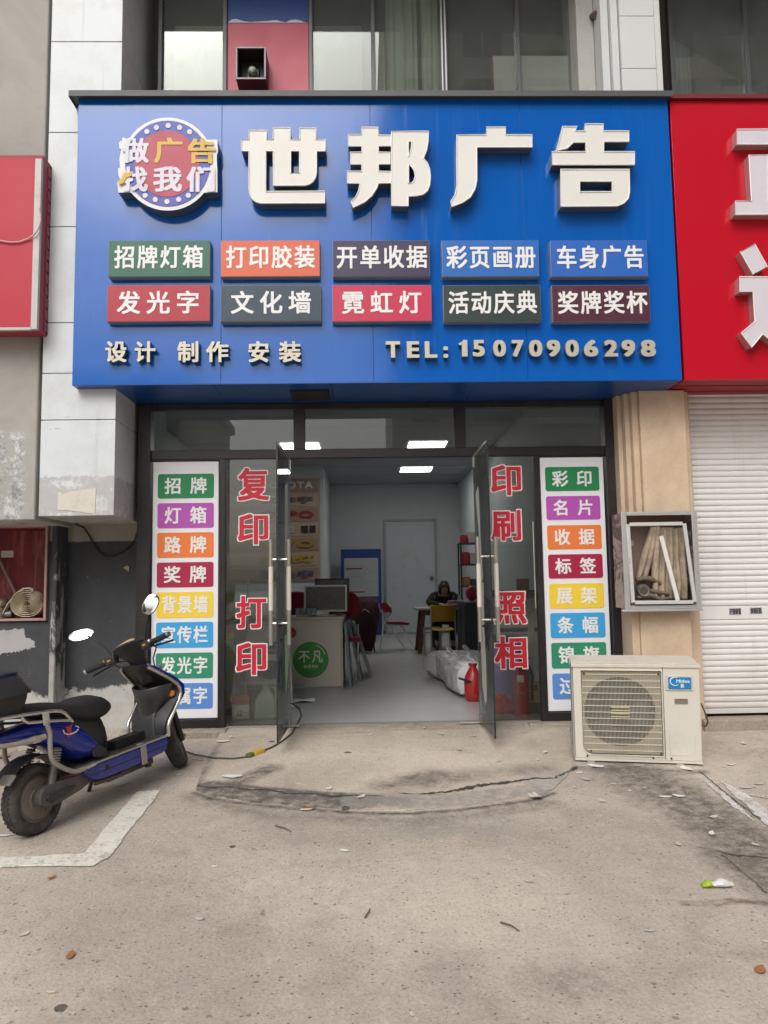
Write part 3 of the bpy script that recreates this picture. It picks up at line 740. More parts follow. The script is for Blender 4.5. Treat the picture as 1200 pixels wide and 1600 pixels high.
curtain(1048, 1078, .3, 'grey net curtain in the upper right window', paint('grey curtain', (.42, .43, .44), .85), 3)

# ---- left white pillar, concrete wall, lower walls
PY = -.5
def tiled_pillar(name, label, x0, x1, y0, y1, z0, z1, joints, mat):
    t = thing(name, label, 'pillar', ((x0+x1)/2, (y0+y1)/2, z0))
    zs = [z0]+joints+[z1]
    for a, b in zip(zs[:-1], zs[1:]):
        MB().box(x0, x1, y0, y1, a+(.003 if a > z0 else 0), b-.003).build('cladding_panel', mat, t, bevel=.003)
    MB().box(x0+.006, x1-.006, y0+.006, y1, z0+.01, z1).build('pillar_core', paint('joint grey', (.2, .2, .2), .8), t)
    return t
jl = [WZ(120, y, PY) for y in (656, 583, 504, 354, 207, 65)]
pl = tiled_pillar('pillar', 'white clad pillar beside the blue sign with peeling paper near its base', -2.322, -1.79, PY, .3, 1.80, 6.73, jl, M_tile)
# cream paper rest on the pillar
mb = MB(); pp = [(91, 770), (95, 768), (97, 772), (110, 768), (150, 762), (149, 783), (148, 803), (118, 799), (104, 797), (90, 797)]
mb.prism([[(WX(a, b, PY-.004), WZ(a, b, PY-.004)) for a, b in pp]], xz, PY-.004, PY-.001)
tag(mb.build('paper_rest', paint('cream paper', (.66, .62, .54), .8, dirt=.3)), 'torn cream paper stuck low on the white pillar', 'paper')
cw = thing('concrete_wall', 'bare grey concrete wall behind the faded red sign with scraped paint', 'wall', (-3.4, 0, 1.8))
MB().box(-6, -2.362, -.46, .3, 1.775, 6.73).build('wall_body', M_conc, cw, bevel=.012)
dw = thing('lower_wall', 'charcoal painted wall recessed under the white pillar', 'wall', (-2.1, .3, .1))
MB().box(-2.43, -1.755, .28, .45, -.1, 1.92).build('wall_body', M_dark, dw)
lw = thing('lower_wall', 'patchy grey and black wall holding the red hose cabinet', 'wall', (-3, .15, .1))
hx0, hx1, hz0, hz1 = -3.3, WX(74.5, 900, .1), WZ(40, 970, .1), WZ(40, 823, .1)
mb = MB(); mb.box(-6, hx0, .12, .45, -.1, 1.92); mb.box(hx0, hx1, .12, .45, -.1, hz0-.01); mb.box(hx0, hx1, .12, .45, hz1+.01, 1.92); mb.box(hx1, -2.43, .12, .45, -.1, 1.92)
mb.build('wall_body', M_dark, lw)
MB().box(hx1+.03, -2.43, .09, .122, -.1, 1.80).build('wall_rib', M_patchy, lw, bevel=.006)
MB().box(-2.442, -2.405, .06, .28, -.1, 1.86).build('wall_rib', M_patchy, lw, bevel=.01)
mb = MB(); pz = [(-5, 985), (20, 983), (38, 982), (40, 995), (54, 1003), (55, 1012), (38, 1015), (30, 1018), (8, 1020), (-5, 1024)]
pq = []
for i in range(len(pz)):
    a, b = pz[i], pz[(i+1) % len(pz)]
    for k in range(7): pq.append((a[0]+(b[0]-a[0])*k/7+rnd.uniform(-1.4, 1.4), a[1]+(b[1]-a[1])*k/7+rnd.uniform(-1.6, 1.6)))
mb.prism([[(WX(a, b, .118), WZ(a, b, .118)) for a, b in pq]], xz, .1165, .121); mb.build('plaster_patch', paint('pale plaster', (.42, .41, .42), .85, dirt=.5), lw)

# ---- right pillars
QY = -.31
t = thing('pillar', 'beige stone pillar with stepped edges between the shop and the shutter', 'pillar', (2.27, -.1, 1.78))
zt = 2.72
def vbox(mb, x0, x1, y0, z0, z1): mb.box(x0, x1, y0, .06, z0, z1)
mb = MB(); vbox(mb, 2.098, 2.45, QY, 1.782, zt)
mb.build('pillar_face', M_stone, t, bevel=.006)
mb = MB(); vbox(mb, 2.05, 2.0975, QY+.035, 1.782, zt); vbox(mb, 2.4505, 2.4935, QY+.05, 1.782, zt); mb.build('pillar_step', M_stone, t, bevel=.005)
mb = MB(); vbox(mb, 2.01, 2.0495, QY+.085, 1.782, zt); vbox(mb, 2.494, 2.53, QY+.12, 1.782, zt); mb.build('pillar_step', M_stone, t, bevel=.005)
mb = MB(); vbox(mb, 1.975, 2.0095, QY+.15, 1.782, zt); mb.build('pillar_step', M_stone, t, bevel=.005)
t = thing('pillar', 'beige stone pillar base below the grey hose cabinet', 'pillar', (2.27, -.1, .1))
MB().box(2.03, 2.41, QY, .06, .02, 1.075).build('pillar_face', M_stone, t, bevel=.006)
MB().box(1.972, 2.0295, QY+.02, .06, .02, 1.075).build('pillar_step', M_stone, t, bevel=.005)
MB().box(2.4105, 2.53, QY+.12, .06, .02, 1.075).build('pillar_step', M_stone, t, bevel=.005)
UPY = -.35
ju = [WZ(1000, y, UPY) for y in (107, 25)]
t = thing('pillar', 'white clad pillar above the sign between the two upper window groups', 'pillar', (2.23, -.1, 4.9))
zs = [4.86]+ju+[6.73]
for a, b in zip(zs[:-1], zs[1:]): MB().box(2.07, 2.345, UPY, .2, a+.002, b-.002).build('cladding_panel', M_tile_up, t, bevel=.003)
mb = MB(); mb.box(2.35, 2.40, UPY+.012, .2, 4.86, 6.73); mb.box(2.01, 2.066, UPY+.03, .2, 4.86, 6.73); mb.box(1.945, 2.006, UPY+.08, .2, 4.86, 6.73); mb.build('pillar_step', M_tile_up, t, bevel=.004)
MB().box(1.80, 1.941, UPY+.25, .2, 4.86, 6.73).build('pillar_return', paint('weathered render', (.46, .455, .43), .8, dirt=.6), t, bevel=.004)
# pipe stub on the return
c = W(927, 30, -.1)
t = thing('pipe_stub', 'rusty pipe stub with a wire loop on the pale upper return', 'pipe', c)
MB().tube([c+Vector((0, 0, .02)), c+Vector((0, -.05, 0)), c+Vector((0, -.08, -.03))], [.035, .033, .03], 12).build('pipe', paint('rusty pipe', (.16, .12, .10), .7, .3), t, smooth=50)
MB().tube([c+Vector((.02, -.06, -.02)), c+Vector((.05, -.07, .05)), c+Vector((.045, -.06, .1)), c+Vector((.02, -.04, .07))], .006, 8).build('wire_loop', paint('grey wire', (.3, .3, .3), .6), t, smooth=60)
# ================================================================ the blue shop sign
SY = -.6
SX0, SX1, SZ0, SZ1 = -2.068, 2.312, 2.723, 4.874
M_blue = paint('blue composite panel', (.001, .105, .46), .16, dirt=.02, dirt_col=(.03, .07, .2), scale=1.5, spec=.55)
_m = NT('blue composite sheet', True)
_v = _m.n('ShaderNodeMapping'); _v.inputs['Scale'].default_value = (22, 22, 1.1); _m.l(_m.pos(), _v.inputs[0])
_s = _m.ramp(_m.noise(1, 5, .6, vec=_v.outputs[0]), .56, .78); _d = _m.ramp(_m.noise(3.5, 6, .7), .52, .75)
_m.set(_m.mix(_m.math('ADD', _m.math('MULTIPLY', _s, .16), _m.math('MULTIPLY', _d, .06)), (.001, .105, .46), (.07, .17, .42)), _m.math('ADD', _m.math('MULTIPLY', _s, .12), .12), spec=.55)
_m.bump(_m.noise(1.4, 2, .4), .25, .02); M_blue = _m.mat
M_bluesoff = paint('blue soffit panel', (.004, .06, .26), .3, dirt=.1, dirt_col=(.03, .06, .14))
M_cap = paint('dark grey flashing', (.075, .078, .082), .5, .2, dirt=.4)
M_face = paint('cream letter face', (.74, .72, .675), .42, dirt=.12, dirt_col=(.4, .37, .3), scale=3)
M_steel = paint('brushed letter steel', (.26, .25, .22), .32, .8, dirt=.45, dirt_col=(.10, .08, .06))
M_edge_highlight = paint('bright letter edge', (.90, .89, .85), .25, 0, dirt=.12)  # letter edge highlight painted as a pale non-metal outline
ss = thing('shop_sign', 'large blue shop sign with raised cream characters and ten coloured boxes', 'shop sign', (.12, SY, SZ0))
mb = MB(); sx = [SX0]+[WX(p, 380, SY) for p in (346, 581, 818)]+[SX1]
for a, b in zip(sx[:-1], sx[1:]): mb.box(a+(.0009 if a > SX0 else 0), b-(.0009 if b < SX1 else 0), SY, SY+.025, SZ0, SZ1)
mb.build('front_panel', M_blue, ss, bevel=.0015)
MB().box(SX0+.004, SX1-.004, SY+.026, .02, SZ0+.03, SZ1-.005).build('sign_box', M_blue, ss)
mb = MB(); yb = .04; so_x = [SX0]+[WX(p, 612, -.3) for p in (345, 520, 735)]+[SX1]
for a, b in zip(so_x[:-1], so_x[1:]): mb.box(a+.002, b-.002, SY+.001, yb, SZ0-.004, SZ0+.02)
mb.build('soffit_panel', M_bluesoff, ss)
hx0, hx1 = WX(455, 612, -.3), WX(515, 612, -.3)
MB().box(hx0, hx1, -.42, -.14, SZ0-.02, SZ0-.0045).build('soffit_hatch', paint('black hatch', (.012, .012, .012), .6), ss, bevel=.003)
mb = MB(); mb.box(SX0-.05, SX1+.02, SY-.05, .05, SZ1+.003, SZ1+.032); mb.box(SX0-.05, SX1+.02, SY-.056, SY-.051, SZ1-.012, SZ1+.032); mb.box(SX0-.055, SX0-.051, SY-.05, .05, SZ1-.012, SZ1+.032)
mb.build('cap_flashing', M_cap, ss)

def PX(p, Y): w = W(p[0], p[1], Y); return (w.x, w.z)
def letter(parent, islands, Yf, depth, name='letter', face=M_face, side=M_steel, edge=None, local_bevel=.0):
    """raised channel letter; islands hold world (x, z) outlines"""
    mb = MB()
    for isl in islands: mb.prism(isl, xz, Yf, Yf+depth, 0, 1)
    o = mb.build(name, [face, side], parent, bevel=0)
    if edge:
        eb = MB()
        for isl in islands:
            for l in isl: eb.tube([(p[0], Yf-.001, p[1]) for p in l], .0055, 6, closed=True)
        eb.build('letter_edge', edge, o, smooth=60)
    return o
LY = SY-.098       # front plane of the big letters
def z4(pts, s, ox, oy): return [PX((ox+x/s, oy+y/s), LY) for x, y in pts]
def rnd_corner(p): return p
shi = [[z4([(62, 170), (103, 170), (103, 120), (200, 120), (200, 170), (237, 170), (237, 105), (330, 105), (330, 170), (383, 170), (383, 107), (472, 107), (472, 170), (523, 170), (523, 235), (475, 235),
            (475, 350), (470, 378), (457, 400), (438, 415), (412, 423), (237, 424), (237, 235), (195, 235), (195, 457), (522, 455), (522, 520), (170, 521), (142, 514), (120, 496), (107, 470), (103, 440), (103, 235), (62, 235)], 3.529, 360, 170),
        z4([(332, 235), (382, 235), (382, 355), (332, 355)], 3.529, 360, 170)]]
bang = [[z4([(650, 143), (724, 143), (724, 103), (815, 103), (815, 145), (885, 147), (885, 206), (817, 206), (817, 240), (880, 240), (880, 306), (817, 306), (817, 345), (885, 347), (885, 410), (817, 411), (806, 440), (780, 480), (740, 515), (676, 545), (666, 512), (690, 490), (707, 455), (714, 411), (645, 411),
             (645, 345), (724, 345), (724, 306), (662, 306), (662, 240), (724, 240), (724, 206), (650, 206)], 3.529, 360, 170)],
        [z4([(889, 125), (1094, 125), (1090, 180), (1082, 228), (1064, 274), (1084, 297), (1098, 333), (1103, 375), (1099, 420), (1088, 450), (1066, 470), (1030, 480), (981, 483), (981, 536), (889, 536)], 3.529, 360, 170),
         z4([(981, 182), (1000, 182), (998, 215), (991, 245), (981, 265)], 3.529, 360, 170), z4([(982, 300), (1000, 318), (1014, 342), (1020, 370), (1014, 395), (1002, 408), (982, 412)], 3.529, 360, 170)]]
guang = [[z4([(228, 422), (320, 422), (320, 398), (380, 398), (380, 422), (463, 422), (463, 460), (290, 460), (290, 565), (284, 592), (270, 616), (246, 633), (211, 646), (209, 630), (222, 610), (228, 580)], 2, 600, 0)]]
gao = [[z4([(558, 396), (604, 396), (597, 410), (628, 410), (628, 388), (685, 388), (685, 410), (765, 410), (765, 443), (687, 443), (687, 475), (783, 475), (783, 515), (525, 515), (525, 475), (630, 475), (630, 445), (592, 445), (572, 464), (537, 472), (548, 440)], 2, 600, 0)],
       [z4([(552, 530), (767, 530), (767, 600), (763, 620), (750, 635), (728, 644), (552, 645)], 2, 600, 0), z4([(612, 567), (712, 567), (712, 600), (612, 600)], 2, 600, 0)]]
for k in (shi, bang, guang, gao): letter(ss, k, LY, .092, edge=M_edge_highlight)

# round badge
BYF = SY-.105
def zb(pts): return [PX((160+x/6, 170+y/6), BYF) for x, y in pts]
def arc(cx, cy, rx, ry, a0, a1, n): return [(cx+rx*math.cos(R(a0+(a1-a0)*i/n)), cy-ry*math.sin(R(a0+(a1-a0)*i/n))) for i in range(n+1)]
cx, cy, rx, ry = 612, 518, 432, 436
out = arc(cx, cy, rx, ry, 32, 148, 24)+[(190, 268), (182, 300), (155, 312), (160, 372), (175, 380), (160, 470), (165, 550), (145, 560), (150, 620), (165, 660), (138, 690), (145, 735), (150, 785), (250, 786)]+arc(cx, cy, rx, ry, 218, 322, 24)+[(975, 786), (1078, 782), (1078, 600), (1072, 440), (1084, 400), (1078, 290)]
badge = MB().prism([zb(out)], xz, BYF, BYF+.098, 0, 1).build('badge', [paint('badge white rim', (.74, .73, .72), .4, dirt=.15), M_steel], ss)
BL = dict(smooth=None)
def disc(name, cx, cy, rx, ry, mat, yy, n=48):
    mb = MB(); mb.prism([zb(arc(cx, cy, rx, ry, 0, 360-360/n, n-1))], xz, yy, yy+.004); return mb.build(name, mat, badge)
disc('badge_ring', 612, 515, 398, 402, paint('badge blue', (.06, .075, .40), .4), BYF-.004)
disc('badge_centre', 607, 520, 300, 310, paint('badge red', (.42, .03, .07), .4), BYF-.007)
M_bw = paint('badge lilac white', (.68, .66, .74), .45); M_by = paint('badge yellow', (.66, .42, .05), .45)
mb = MB()
for px_, py_ in [(420, 219), (509, 181), (619, 163), (727, 181), (820, 222), (404, 817), (498, 856), (608, 875), (718, 855), (808, 817)]:
    mb.prism([zb(arc(px_, py_, 24, 24, 0, 345, 23))], xz, BYF-.009, BYF-.003)
mb.build('badge_dots', M_bw, badge)
def badge_text(ch, x0, x1, y0, y1, mat, yy, bx=.03):
    a = PX((160+x0/6, 170+y1/6), yy); b = PX((160+x1/6, 170+y0/6), yy); mb = MB(); put_glyph(mb, glyph(ch, bx, .022), a[0], b[0], a[1], b[1], xz, yy, yy+.003); mb.build('badge_lettering', mat, badge)
badge_text('做', 180, 436, 274, 506, M_bw, BYF-.011); badge_text('广', 484, 752, 270, 506, M_by, BYF-.011); badge_text('告', 800, 1062, 276, 512, M_by, BYF-.011)
badge_text('找', 186, 428, 540, 776, M_bw, BYF-.0115); badge_text('我', 476, 746, 540, 776, M_bw, BYF-.011); badge_text('们', 788, 1056, 542, 778, M_bw, BYF-.011)
mb = MB(); mb.prism([zb([(208, 612), (280, 604), (276, 640), (232, 655), (205, 705), (160, 722), (152, 690), (185, 660)])], xz, BYF-.017, BYF-.012); mb.build('badge_mark', M_by, badge)

# ten coloured boxes
BOXY = SY-.06
rows = [(376, 432, 384, 420, [(170, 328, 179, 318, '招牌灯箱', (25, 105, 82), 'green'), (345, 500, 353, 492, '打印胶装', (232, 104, 68), 'orange'), (519.5, 672, 526, 667, '开单收据', (58, 48, 84), 'dark purple'), (690, 843, 698, 836, '彩页画册', (30, 112, 200), 'sky blue'), (859, 1013, 870, 1005, '车身广告', (40, 108, 205), 'blue')]),
        (446, 502, 455, 491, [(168, 328, 183, 312, '发光字', (188, 38, 60), 'red'), (345, 502, 361, 486, '文化墙', (46, 66, 84), 'slate'), (519, 675, 534, 658, '霓虹灯', (212, 40, 84), 'pink'), (692, 846, 701, 838, '活动庆典', (44, 60, 60), 'dark slate'), (861.5, 1017, 872, 1010, '奖牌奖杯', (86, 36, 58), 'maroon')])]
M_txt = paint('white lettering', (.80, .80, .79), .45, dirt=.08)
M_boxside = paint('box grey side', (.30, .31, .31), .5, .3, dirt=.3)
for y0, y1, t0, t1, lst in rows:
    for x0, x1, a, b, s, c, nm in lst:
        X0, Z1 = PX((x0, y0), BOXY); X1, Z0 = PX((x1, y1), BOXY)
        o = MB().box(X0, X1, BOXY, SY, Z0, Z1).build('lightbox', M_boxside, ss, bevel=.002); o['label'] = '%s box with white characters on the blue sign' % nm
        f = MB().box(X0+.003, X1-.003, BOXY-.003, BOXY, Z0+.003, Z1-.003).build('box_face', paint('box '+nm, scale_c(srgb(*c), .82), .4, dirt=.12), o)
        A = PX((a, t1), BOXY); B = PX((b, t0), BOXY)
        mb = MB(); put_text(mb, s, A[0], B[0], A[1], B[1], xz, BOXY-.0065, BOXY-.0028, bx=.020, by=.017, gap=.12 if len(s) > 3 else .28); mb.build('lettering', M_txt, o)
# two small rows of metal letters
M_smallface = paint('small letter face', (.54, .51, .43), .4, .3, dirt=.3, dirt_col=(.2, .17, .12), scale=14)
SLY = SY-.055
def small(ch, x0, x1, y0, y1, bx=.028, by=.022):
    A = PX((x0, y1), SLY); B = PX((x1, y0), SLY); mb = MB(); put_glyph(mb, [[[(u, v) for u, v in _ONE[0]]]] if ch == '1' else glyph(ch, bx, by), A[0], B[0], A[1], B[1], xz, SLY, SY-.012, 0, 1)
    mb.build('small_letter', [M_smallface, M_steel], ss)
for ch, a, b in [('设', 164, 198), ('计', 210, 243), ('制', 277, 310), ('作', 322, 357), ('安', 388, 420), ('装', 436, 470)]: small(ch, a, b, 533, 566)
for ch, a, b, y in [('T', 603, 625, 533), ('E', 636, 655, 533), ('L', 664, 683, 533), (':', 693, 700, 541), ('1', 717, 730, 531), ('5', 739, 757, 531), ('0', 771, 790, 531), ('7', 800, 818, 531), ('0', 827, 847, 531), ('9', 855, 875, 531),
                    ('0', 884, 904, 531), ('6', 913, 934, 531), ('2', 945, 965, 531), ('9', 972, 992, 531), ('8', 1002, 1024, 531)]:
    small(ch, a, b, y, y+(18 if ch == ':' else 26), .045, .03)

# ---- red sign on the right
RY = SY+.012
M_red = paint('red composite panel', (.52, .005, .02), .2, dirt=.03, dirt_col=(.25, .0, .01), scale=1.5)
RS0 = 2.335
rs = thing('shop_sign', 'bright red shop sign with pale raised characters above the roller shutter', 'shop sign', (3.4, RY, SZ0))
MB().box(RS0, 5.2, RY, RY+.03, SZ0+.002, SZ1-.004).build('front_panel', M_red, rs, bevel=.002)
MB().box(RS0+.004, 5.2, RY+.031, -.06, SZ0+.03, SZ1-.01).build('sign_box', M_red, rs)
mb = MB()
for k in range(6): mb.box(RS0+.003, 5.2, RY+.031+k*.085, RY+.11+k*.085, SZ0+.004+(.004 if k % 2 else 0), SZ0+.028)
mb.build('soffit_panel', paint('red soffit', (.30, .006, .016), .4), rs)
MB().box(RS0-.01, 5.25, RY-.03, .05, SZ1-.002, SZ1+.03).build('cap_flashing', paint('dark red flashing', (.16, .01, .015), .45), rs)
M_lil2 = paint('lilac letter face', (.66, .62, .68), .4, dirt=.06); M_pinkside = paint('pinkish letter side', (.55, .38, .38), .35, .5, dirt=.2)
def zr(pts, Yf): return [PX((940+x/3.335, 120+y/3.335), Yf) for x, y in pts]
RLY = RY-.08
letter(rs, [[zr([(705, 275), (1290, 272), (1290, 352), (1050, 352), (1050, 440), (1250, 440), (1250, 515), (1050, 515), (1050, 650), (1320, 648), (1320, 716), (697, 718), (697, 648), (782, 648), (768, 408), (868, 406), (868, 648), (960, 650), (955, 352), (705, 352)], RLY)]], RLY, .078, face=M_lil2, side=M_pinkside, edge=M_edge_highlight)
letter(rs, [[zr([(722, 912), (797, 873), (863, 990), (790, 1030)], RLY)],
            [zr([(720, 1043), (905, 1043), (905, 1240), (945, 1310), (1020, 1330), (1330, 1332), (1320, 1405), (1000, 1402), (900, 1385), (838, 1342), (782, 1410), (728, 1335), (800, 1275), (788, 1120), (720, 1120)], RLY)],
            [zr([(960, 960), (1150, 960), (1150, 880), (1230, 880), (1230, 960), (1310, 960), (1310, 1030), (1230, 1030), (1230, 1230), (1210, 1270), (1090, 1275), (1080, 1205), (1150, 1200), (1150, 1030), (960, 1030)], RLY)]], RLY, .078, face=M_lil2, side=M_pinkside, edge=M_edge_highlight)

# ---- red sign on the left
LSY = -.66
ls = thing('shop_sign', 'blank faded red sign panel with a pale metal side strip', 'shop sign', (-3, LSY, 3.15))
lx = WX(52, 380, LSY); lz0, lz1 = WZ(30, 511, LSY), WZ(30, 247, LSY)
M_red2 = paint('faded red panel', (.47, .012, .035), .5, dirt=.12, dirt_col=(.3, .02, .03), scale=2)
MB().box(-4.4, lx, LSY, LSY+.02, lz0, lz1).build('front_panel', M_red2, ls, bevel=.002)
MB().box(-4.4, lx+.045, LSY+.021, -.5, lz0-.02, lz1+.035).build('sign_box', paint('dull red box', (.33, .03, .05), .55, dirt=.3), ls, bevel=.003)
M_strip = paint('dull white metal', (.50, .48, .46), .5, .1, dirt=.3)
mb = MB(); mb.box(lx+.002, lx+.048, LSY-.012, LSY+.02, lz0-.02, lz1-.01); mb.box(-4.4, lx, LSY-.006, LSY+.02, lz0-.024, lz0-.002); mb.build('side_strip', M_strip, ls, bevel=.003)
mb = MB(); n = 14
for k in range(n):
    z = lz0+(lz1-lz0)*k/n; mb.box(lx+.052, -2.352, -.56, -.5, z+.008, z+(lz1-lz0)/n-.010)
mb.build('side_slats', paint('dark red slats', (.26, .05, .075), .5, dirt=.3), ls)
MB().box(lx+.05, -2.355, -.515, -.47, lz0-.01, lz1+.02).build('slat_backing', paint('black red', (.04, .008, .012), .7), ls)
Yc = LSY-.012
tag(MB().tube([W(a, b, Yc-(.0 if a < 50 else .02)) for a, b in [(-60, 362), (-30, 371), (0, 376), (15, 378.5), (30, 378), (44, 373), (54, 366), (60, 357), (63.5, 345), (63, 333), (60.5, 325)]], .0055, 8).build('cable', paint('pink white cable', (.6, .42, .42), .6), smooth=60), 'thin pale cable hanging in an arc across the blank red sign', 'cable')

# ================================================================ roller shutter
sh = thing('roller_shutter', 'closed white roller shutter beside the beige pillar', 'roller shutter', (4, -.1, .25))
HY = -.1
def slats(z0, z1, pitch, mb, x0=2.535, x1=6.2):
    n = int(round((z1-z0)/pitch)); pitch = (z1-z0)/n; prof = []
    for k in range(n):
        b = z0+k*pitch
        for t, d in ((.0, .004), (.06, .0035), (.10, -.003), (.22, -.0065), (.5, -.0085), (.78, -.0065), (.92, -.002), (.96, .003)): prof.append((b+t*pitch, d))
    prof.append((z1, .004)); vs = []
    for z, d in prof: vs += [(x0, HY+d, z), (x1, HY+d, z)]
    mb.add(vs, [(2*i, 2*i+1, 2*i+3, 2*i+2) for i in range(len(prof)-1)])
M_shut = paint('shutter white', (.74, .725, .715), .42, dirt=.22, dirt_col=(.40, .35, .31), scale=2.2)
_m = NT('grimy shutter white', True); _z = _m.xyz()[2]
_v = _m.n('ShaderNodeMapping'); _v.inputs['Scale'].default_value = (9, 9, .8); _m.l(_m.pos(), _v.inputs[0])
_g = _m.math('MULTIPLY', _m.ramp(_m.math('ADD', _z, _m.math('MULTIPLY', _m.noise(5, 5, .7), .5)), 1.0, .45), .55)
_r = _m.math('MULTIPLY', _m.ramp(_m.noise(1, 5, .65, vec=_v.outputs[0]), .54, .75), .4); _b = _m.math('MULTIPLY', _m.ramp(_m.noise(2.2, 6, .7), .5, .75), .35)
_c = _m.mix(_b, (.76, .745, .735), (.60, .565, .54)); _c = _m.mix(_r, _c, (.52, .47, .43)); _c = _m.mix(_g, _c, (.50, .46, .41))
_m.set(_c, .45); M_shut = _m.mat
za, zb_ = WZ(1130, 968, HY), WZ(1130, 947, HY)
mb = MB(); slats(.30, za, .046, mb); slats(zb_, 2.76, .046, mb); mb.build('shutter_curtain', M_shut, sh, smooth=60)
MB().box(2.535, 6.2, HY-.008, HY+.006, za+.001, zb_-.001).build('lock_rail', M_shut, sh, bevel=.003)
MB().box(2.535, 6.2, HY-.012, HY+.012, .262, .299).build('bottom_rail', M_shut, sh, bevel=.004)
MB().box(2.5, 6.2, HY+.02, HY+.1, .0, 2.9).build('shutter_backing', paint('black void', (.01, .01, .01), .9), sh)
M_stk = paint('grey sticker', (.34, .33, .35), .6, dirt=.2); M_ink = paint('dark print', (.06, .055, .065), .6)
for i, (a, b, c, d, s) in enumerate([(1139, 1158.5, 950.5, 960.5, '开锁修锁'), (1172, 1191, 949.5, 959, '换锁配匙')]):
    X0, Z1 = PX((a, c), HY-.012); X1, Z0 = PX((b, d), HY-.012)
    o = MB().box(X0, X1, HY-.0115, HY-.009, Z0, Z1).build('sticker', paint('pale sticker', (.5, .48, .5), .6), sh)
    mb = MB(); put_text(mb, s, X0+.003, X1-.003, Z0+.003, Z1-.002, xz, HY-.0128, HY-.0114, bx=.05, by=.04, gap=.05); mb.build('lettering', M_ink, o)

# ================================================================ shop front: frame, transom, fixed panes
sf = thing('storefront', 'dark metal shop front with transom windows and fixed side panes', 'shop front', (.13, 0, FZ))
FX0, FX1 = -1.757, 2.006
xl_p0, xl_p1 = -1.649, -1.140; xr_p0, xr_p1 = 1.391, 1.893
pz0, pz1 = 1.28-.991, 1.28+.9795
M_fr = M_frame; fy0, fy1 = -.03, .035
ztop = SZ0-.006
zb1, zb0 = WZ(600, 702, 0), WZ(600, 715, 0)     # transom rail
tb = [WX(243, 670, 0), WX(459, 670, 0), WX(477, 670, 0), WX(709, 670, 0), WX(727, 670, 0), WX(938, 670, 0)]
mb = MB()
mb.box(FX0, xl_p0-.012, fy0-.03, fy1+.02, FZ-.03, ztop); mb.box(xr_p1+.012, FX1, fy0-.03, fy1+.02, FZ-.03, ztop)     # jambs
mb.box(FX0+.06, FX1-.06, fy0+.004, fy1-.004, WZ(600, 639, 0), ztop-.002)
mb.box(xl_p0-.0115, xr_p1+.0115, fy0, fy1, zb0, zb1+.004)
for a, b in ((tb[1], tb[2]), (tb[3], tb[4])): mb.box(a, b, fy0+.002, fy1-.002, zb1+.0045, WZ(600, 639, 0)-.0005)
mb.box(xl_p1+.006, xl_p1+.055, fy0+.002, fy1-.002, FZ-.02, zb0-.0005); mb.box(xr_p0-.055, xr_p0-.006, fy0+.002, fy1-.002, FZ-.02, zb0-.0005)
for a, b in ((xl_p0, xl_p1), (xr_p0, xr_p1)):
    mb.box(a-.0115, b+.0055, fy0+.003, fy1-.003, FZ-.02, pz0-.008); mb.box(a-.0115, b+.0055, fy0+.003, fy1-.003, pz1+.008, zb0-.0005)
mb.build('frame', M_fr, sf, bevel=.0025)
for a, b in ((tb[0], tb[1]), (tb[2], tb[3]), (tb[4], tb[5])):
    MB().box(a+.001, b-.001, -.005, .001, zb1+.005, WZ(600, 639, 0)-.001).build('transom_pane', M_glass, sf)
hinge_l, hinge_r = (WX(455, 720, -.05)+WX(450, 1130, -.05))/2, (WX(742, 720, -.05)+WX(749, 1130, -.05))/2
free_l, free_r = (WX(433, 700, -.73)+WX(433, 1165, -.73))/2, (WX(760.5, 700, -.73)+WX(775, 1158, -.73))/2
gl0, gl1 = xl_p1+.055, -.585; gr0, gr1 = .872, xr_p0-.055
gl1, gr0 = hinge_l-.006, hinge_r+.008
pane_l = MB().box(gl0+.001, gl1, -.006, .002, FZ+.004, zb0-.004).build('side_pane', M_glass, sf)
pane_r = MB().box(gr0, gr1-.001, -.006, .002, FZ+.004, zb0-.004).build('side_pane', M_glass, sf)
M_edge = paint('glass edge', (.10, .14, .12), .2)
for x in (gl1+.003, gr0-.003): MB().box(x-.0025, x+.0025, -.0065, .0025, FZ+.004, zb0-.004).build('pane_edge', M_edge, sf)
MB().box(-1.07, 1.32, -.02, .05, FZ-.012, FZ+.002).build('threshold', paint('worn metal sill', (.30, .28, .25), .5, .3, dirt=.5), sf)
M_alu = paint('pale aluminium strip', (.55, .52, .45), .35, .5)
MB().box(-.70, -.52, -.05, -.022, FZ-.006, FZ+.004).build('floor_hinge', M_alu, sf); MB().box(.70, .90, -.05, -.022, FZ-.006, FZ+.004).build('floor_hinge', M_alu, sf)
MB().box(WX(834, 900, 0)-.004, WX(834, 900, 0)+.004, -.034, -.0305, WZ(834, 950, 0), WZ(830, 815, 0)).build('edge_strip', M_alu, sf)
# red film characters with white outline on the panes
M_rc = paint('red film', (.54, .010, .032), .45, dirt=.06); M_wc = paint('pink white film', (.80, .70, .70), .5)
def film(parent, ch, x0, x1, y0, y1):
    Y = -.008; A = PX((x0, y1), Y); B = PX((x1, y0), Y)
    w, h = B[0]-A[0], B[1]-A[1]; g = .009
    mb = MB(); put_glyph(mb, glyph(ch, .052, .043), A[0], B[0], A[1], B[1], xz, Y, Y+.0015); mb.build('film_character', M_wc, parent)
    mb = MB(); put_glyph(mb, glyph(ch, .028, .020), A[0]+g, B[0]-g, A[1]+g, B[1]-g, xz, Y-.002, Y-.0004); mb.build('film_front', M_rc, parent)
for ch, a, b, c, d in [('复', 370, 422, 729, 784), ('印', 370, 421, 801, 853), ('打', 367.5, 418, 929, 984), ('印', 367, 418, 1002, 1057)]: film(pane_l, ch, a, b, c, d)
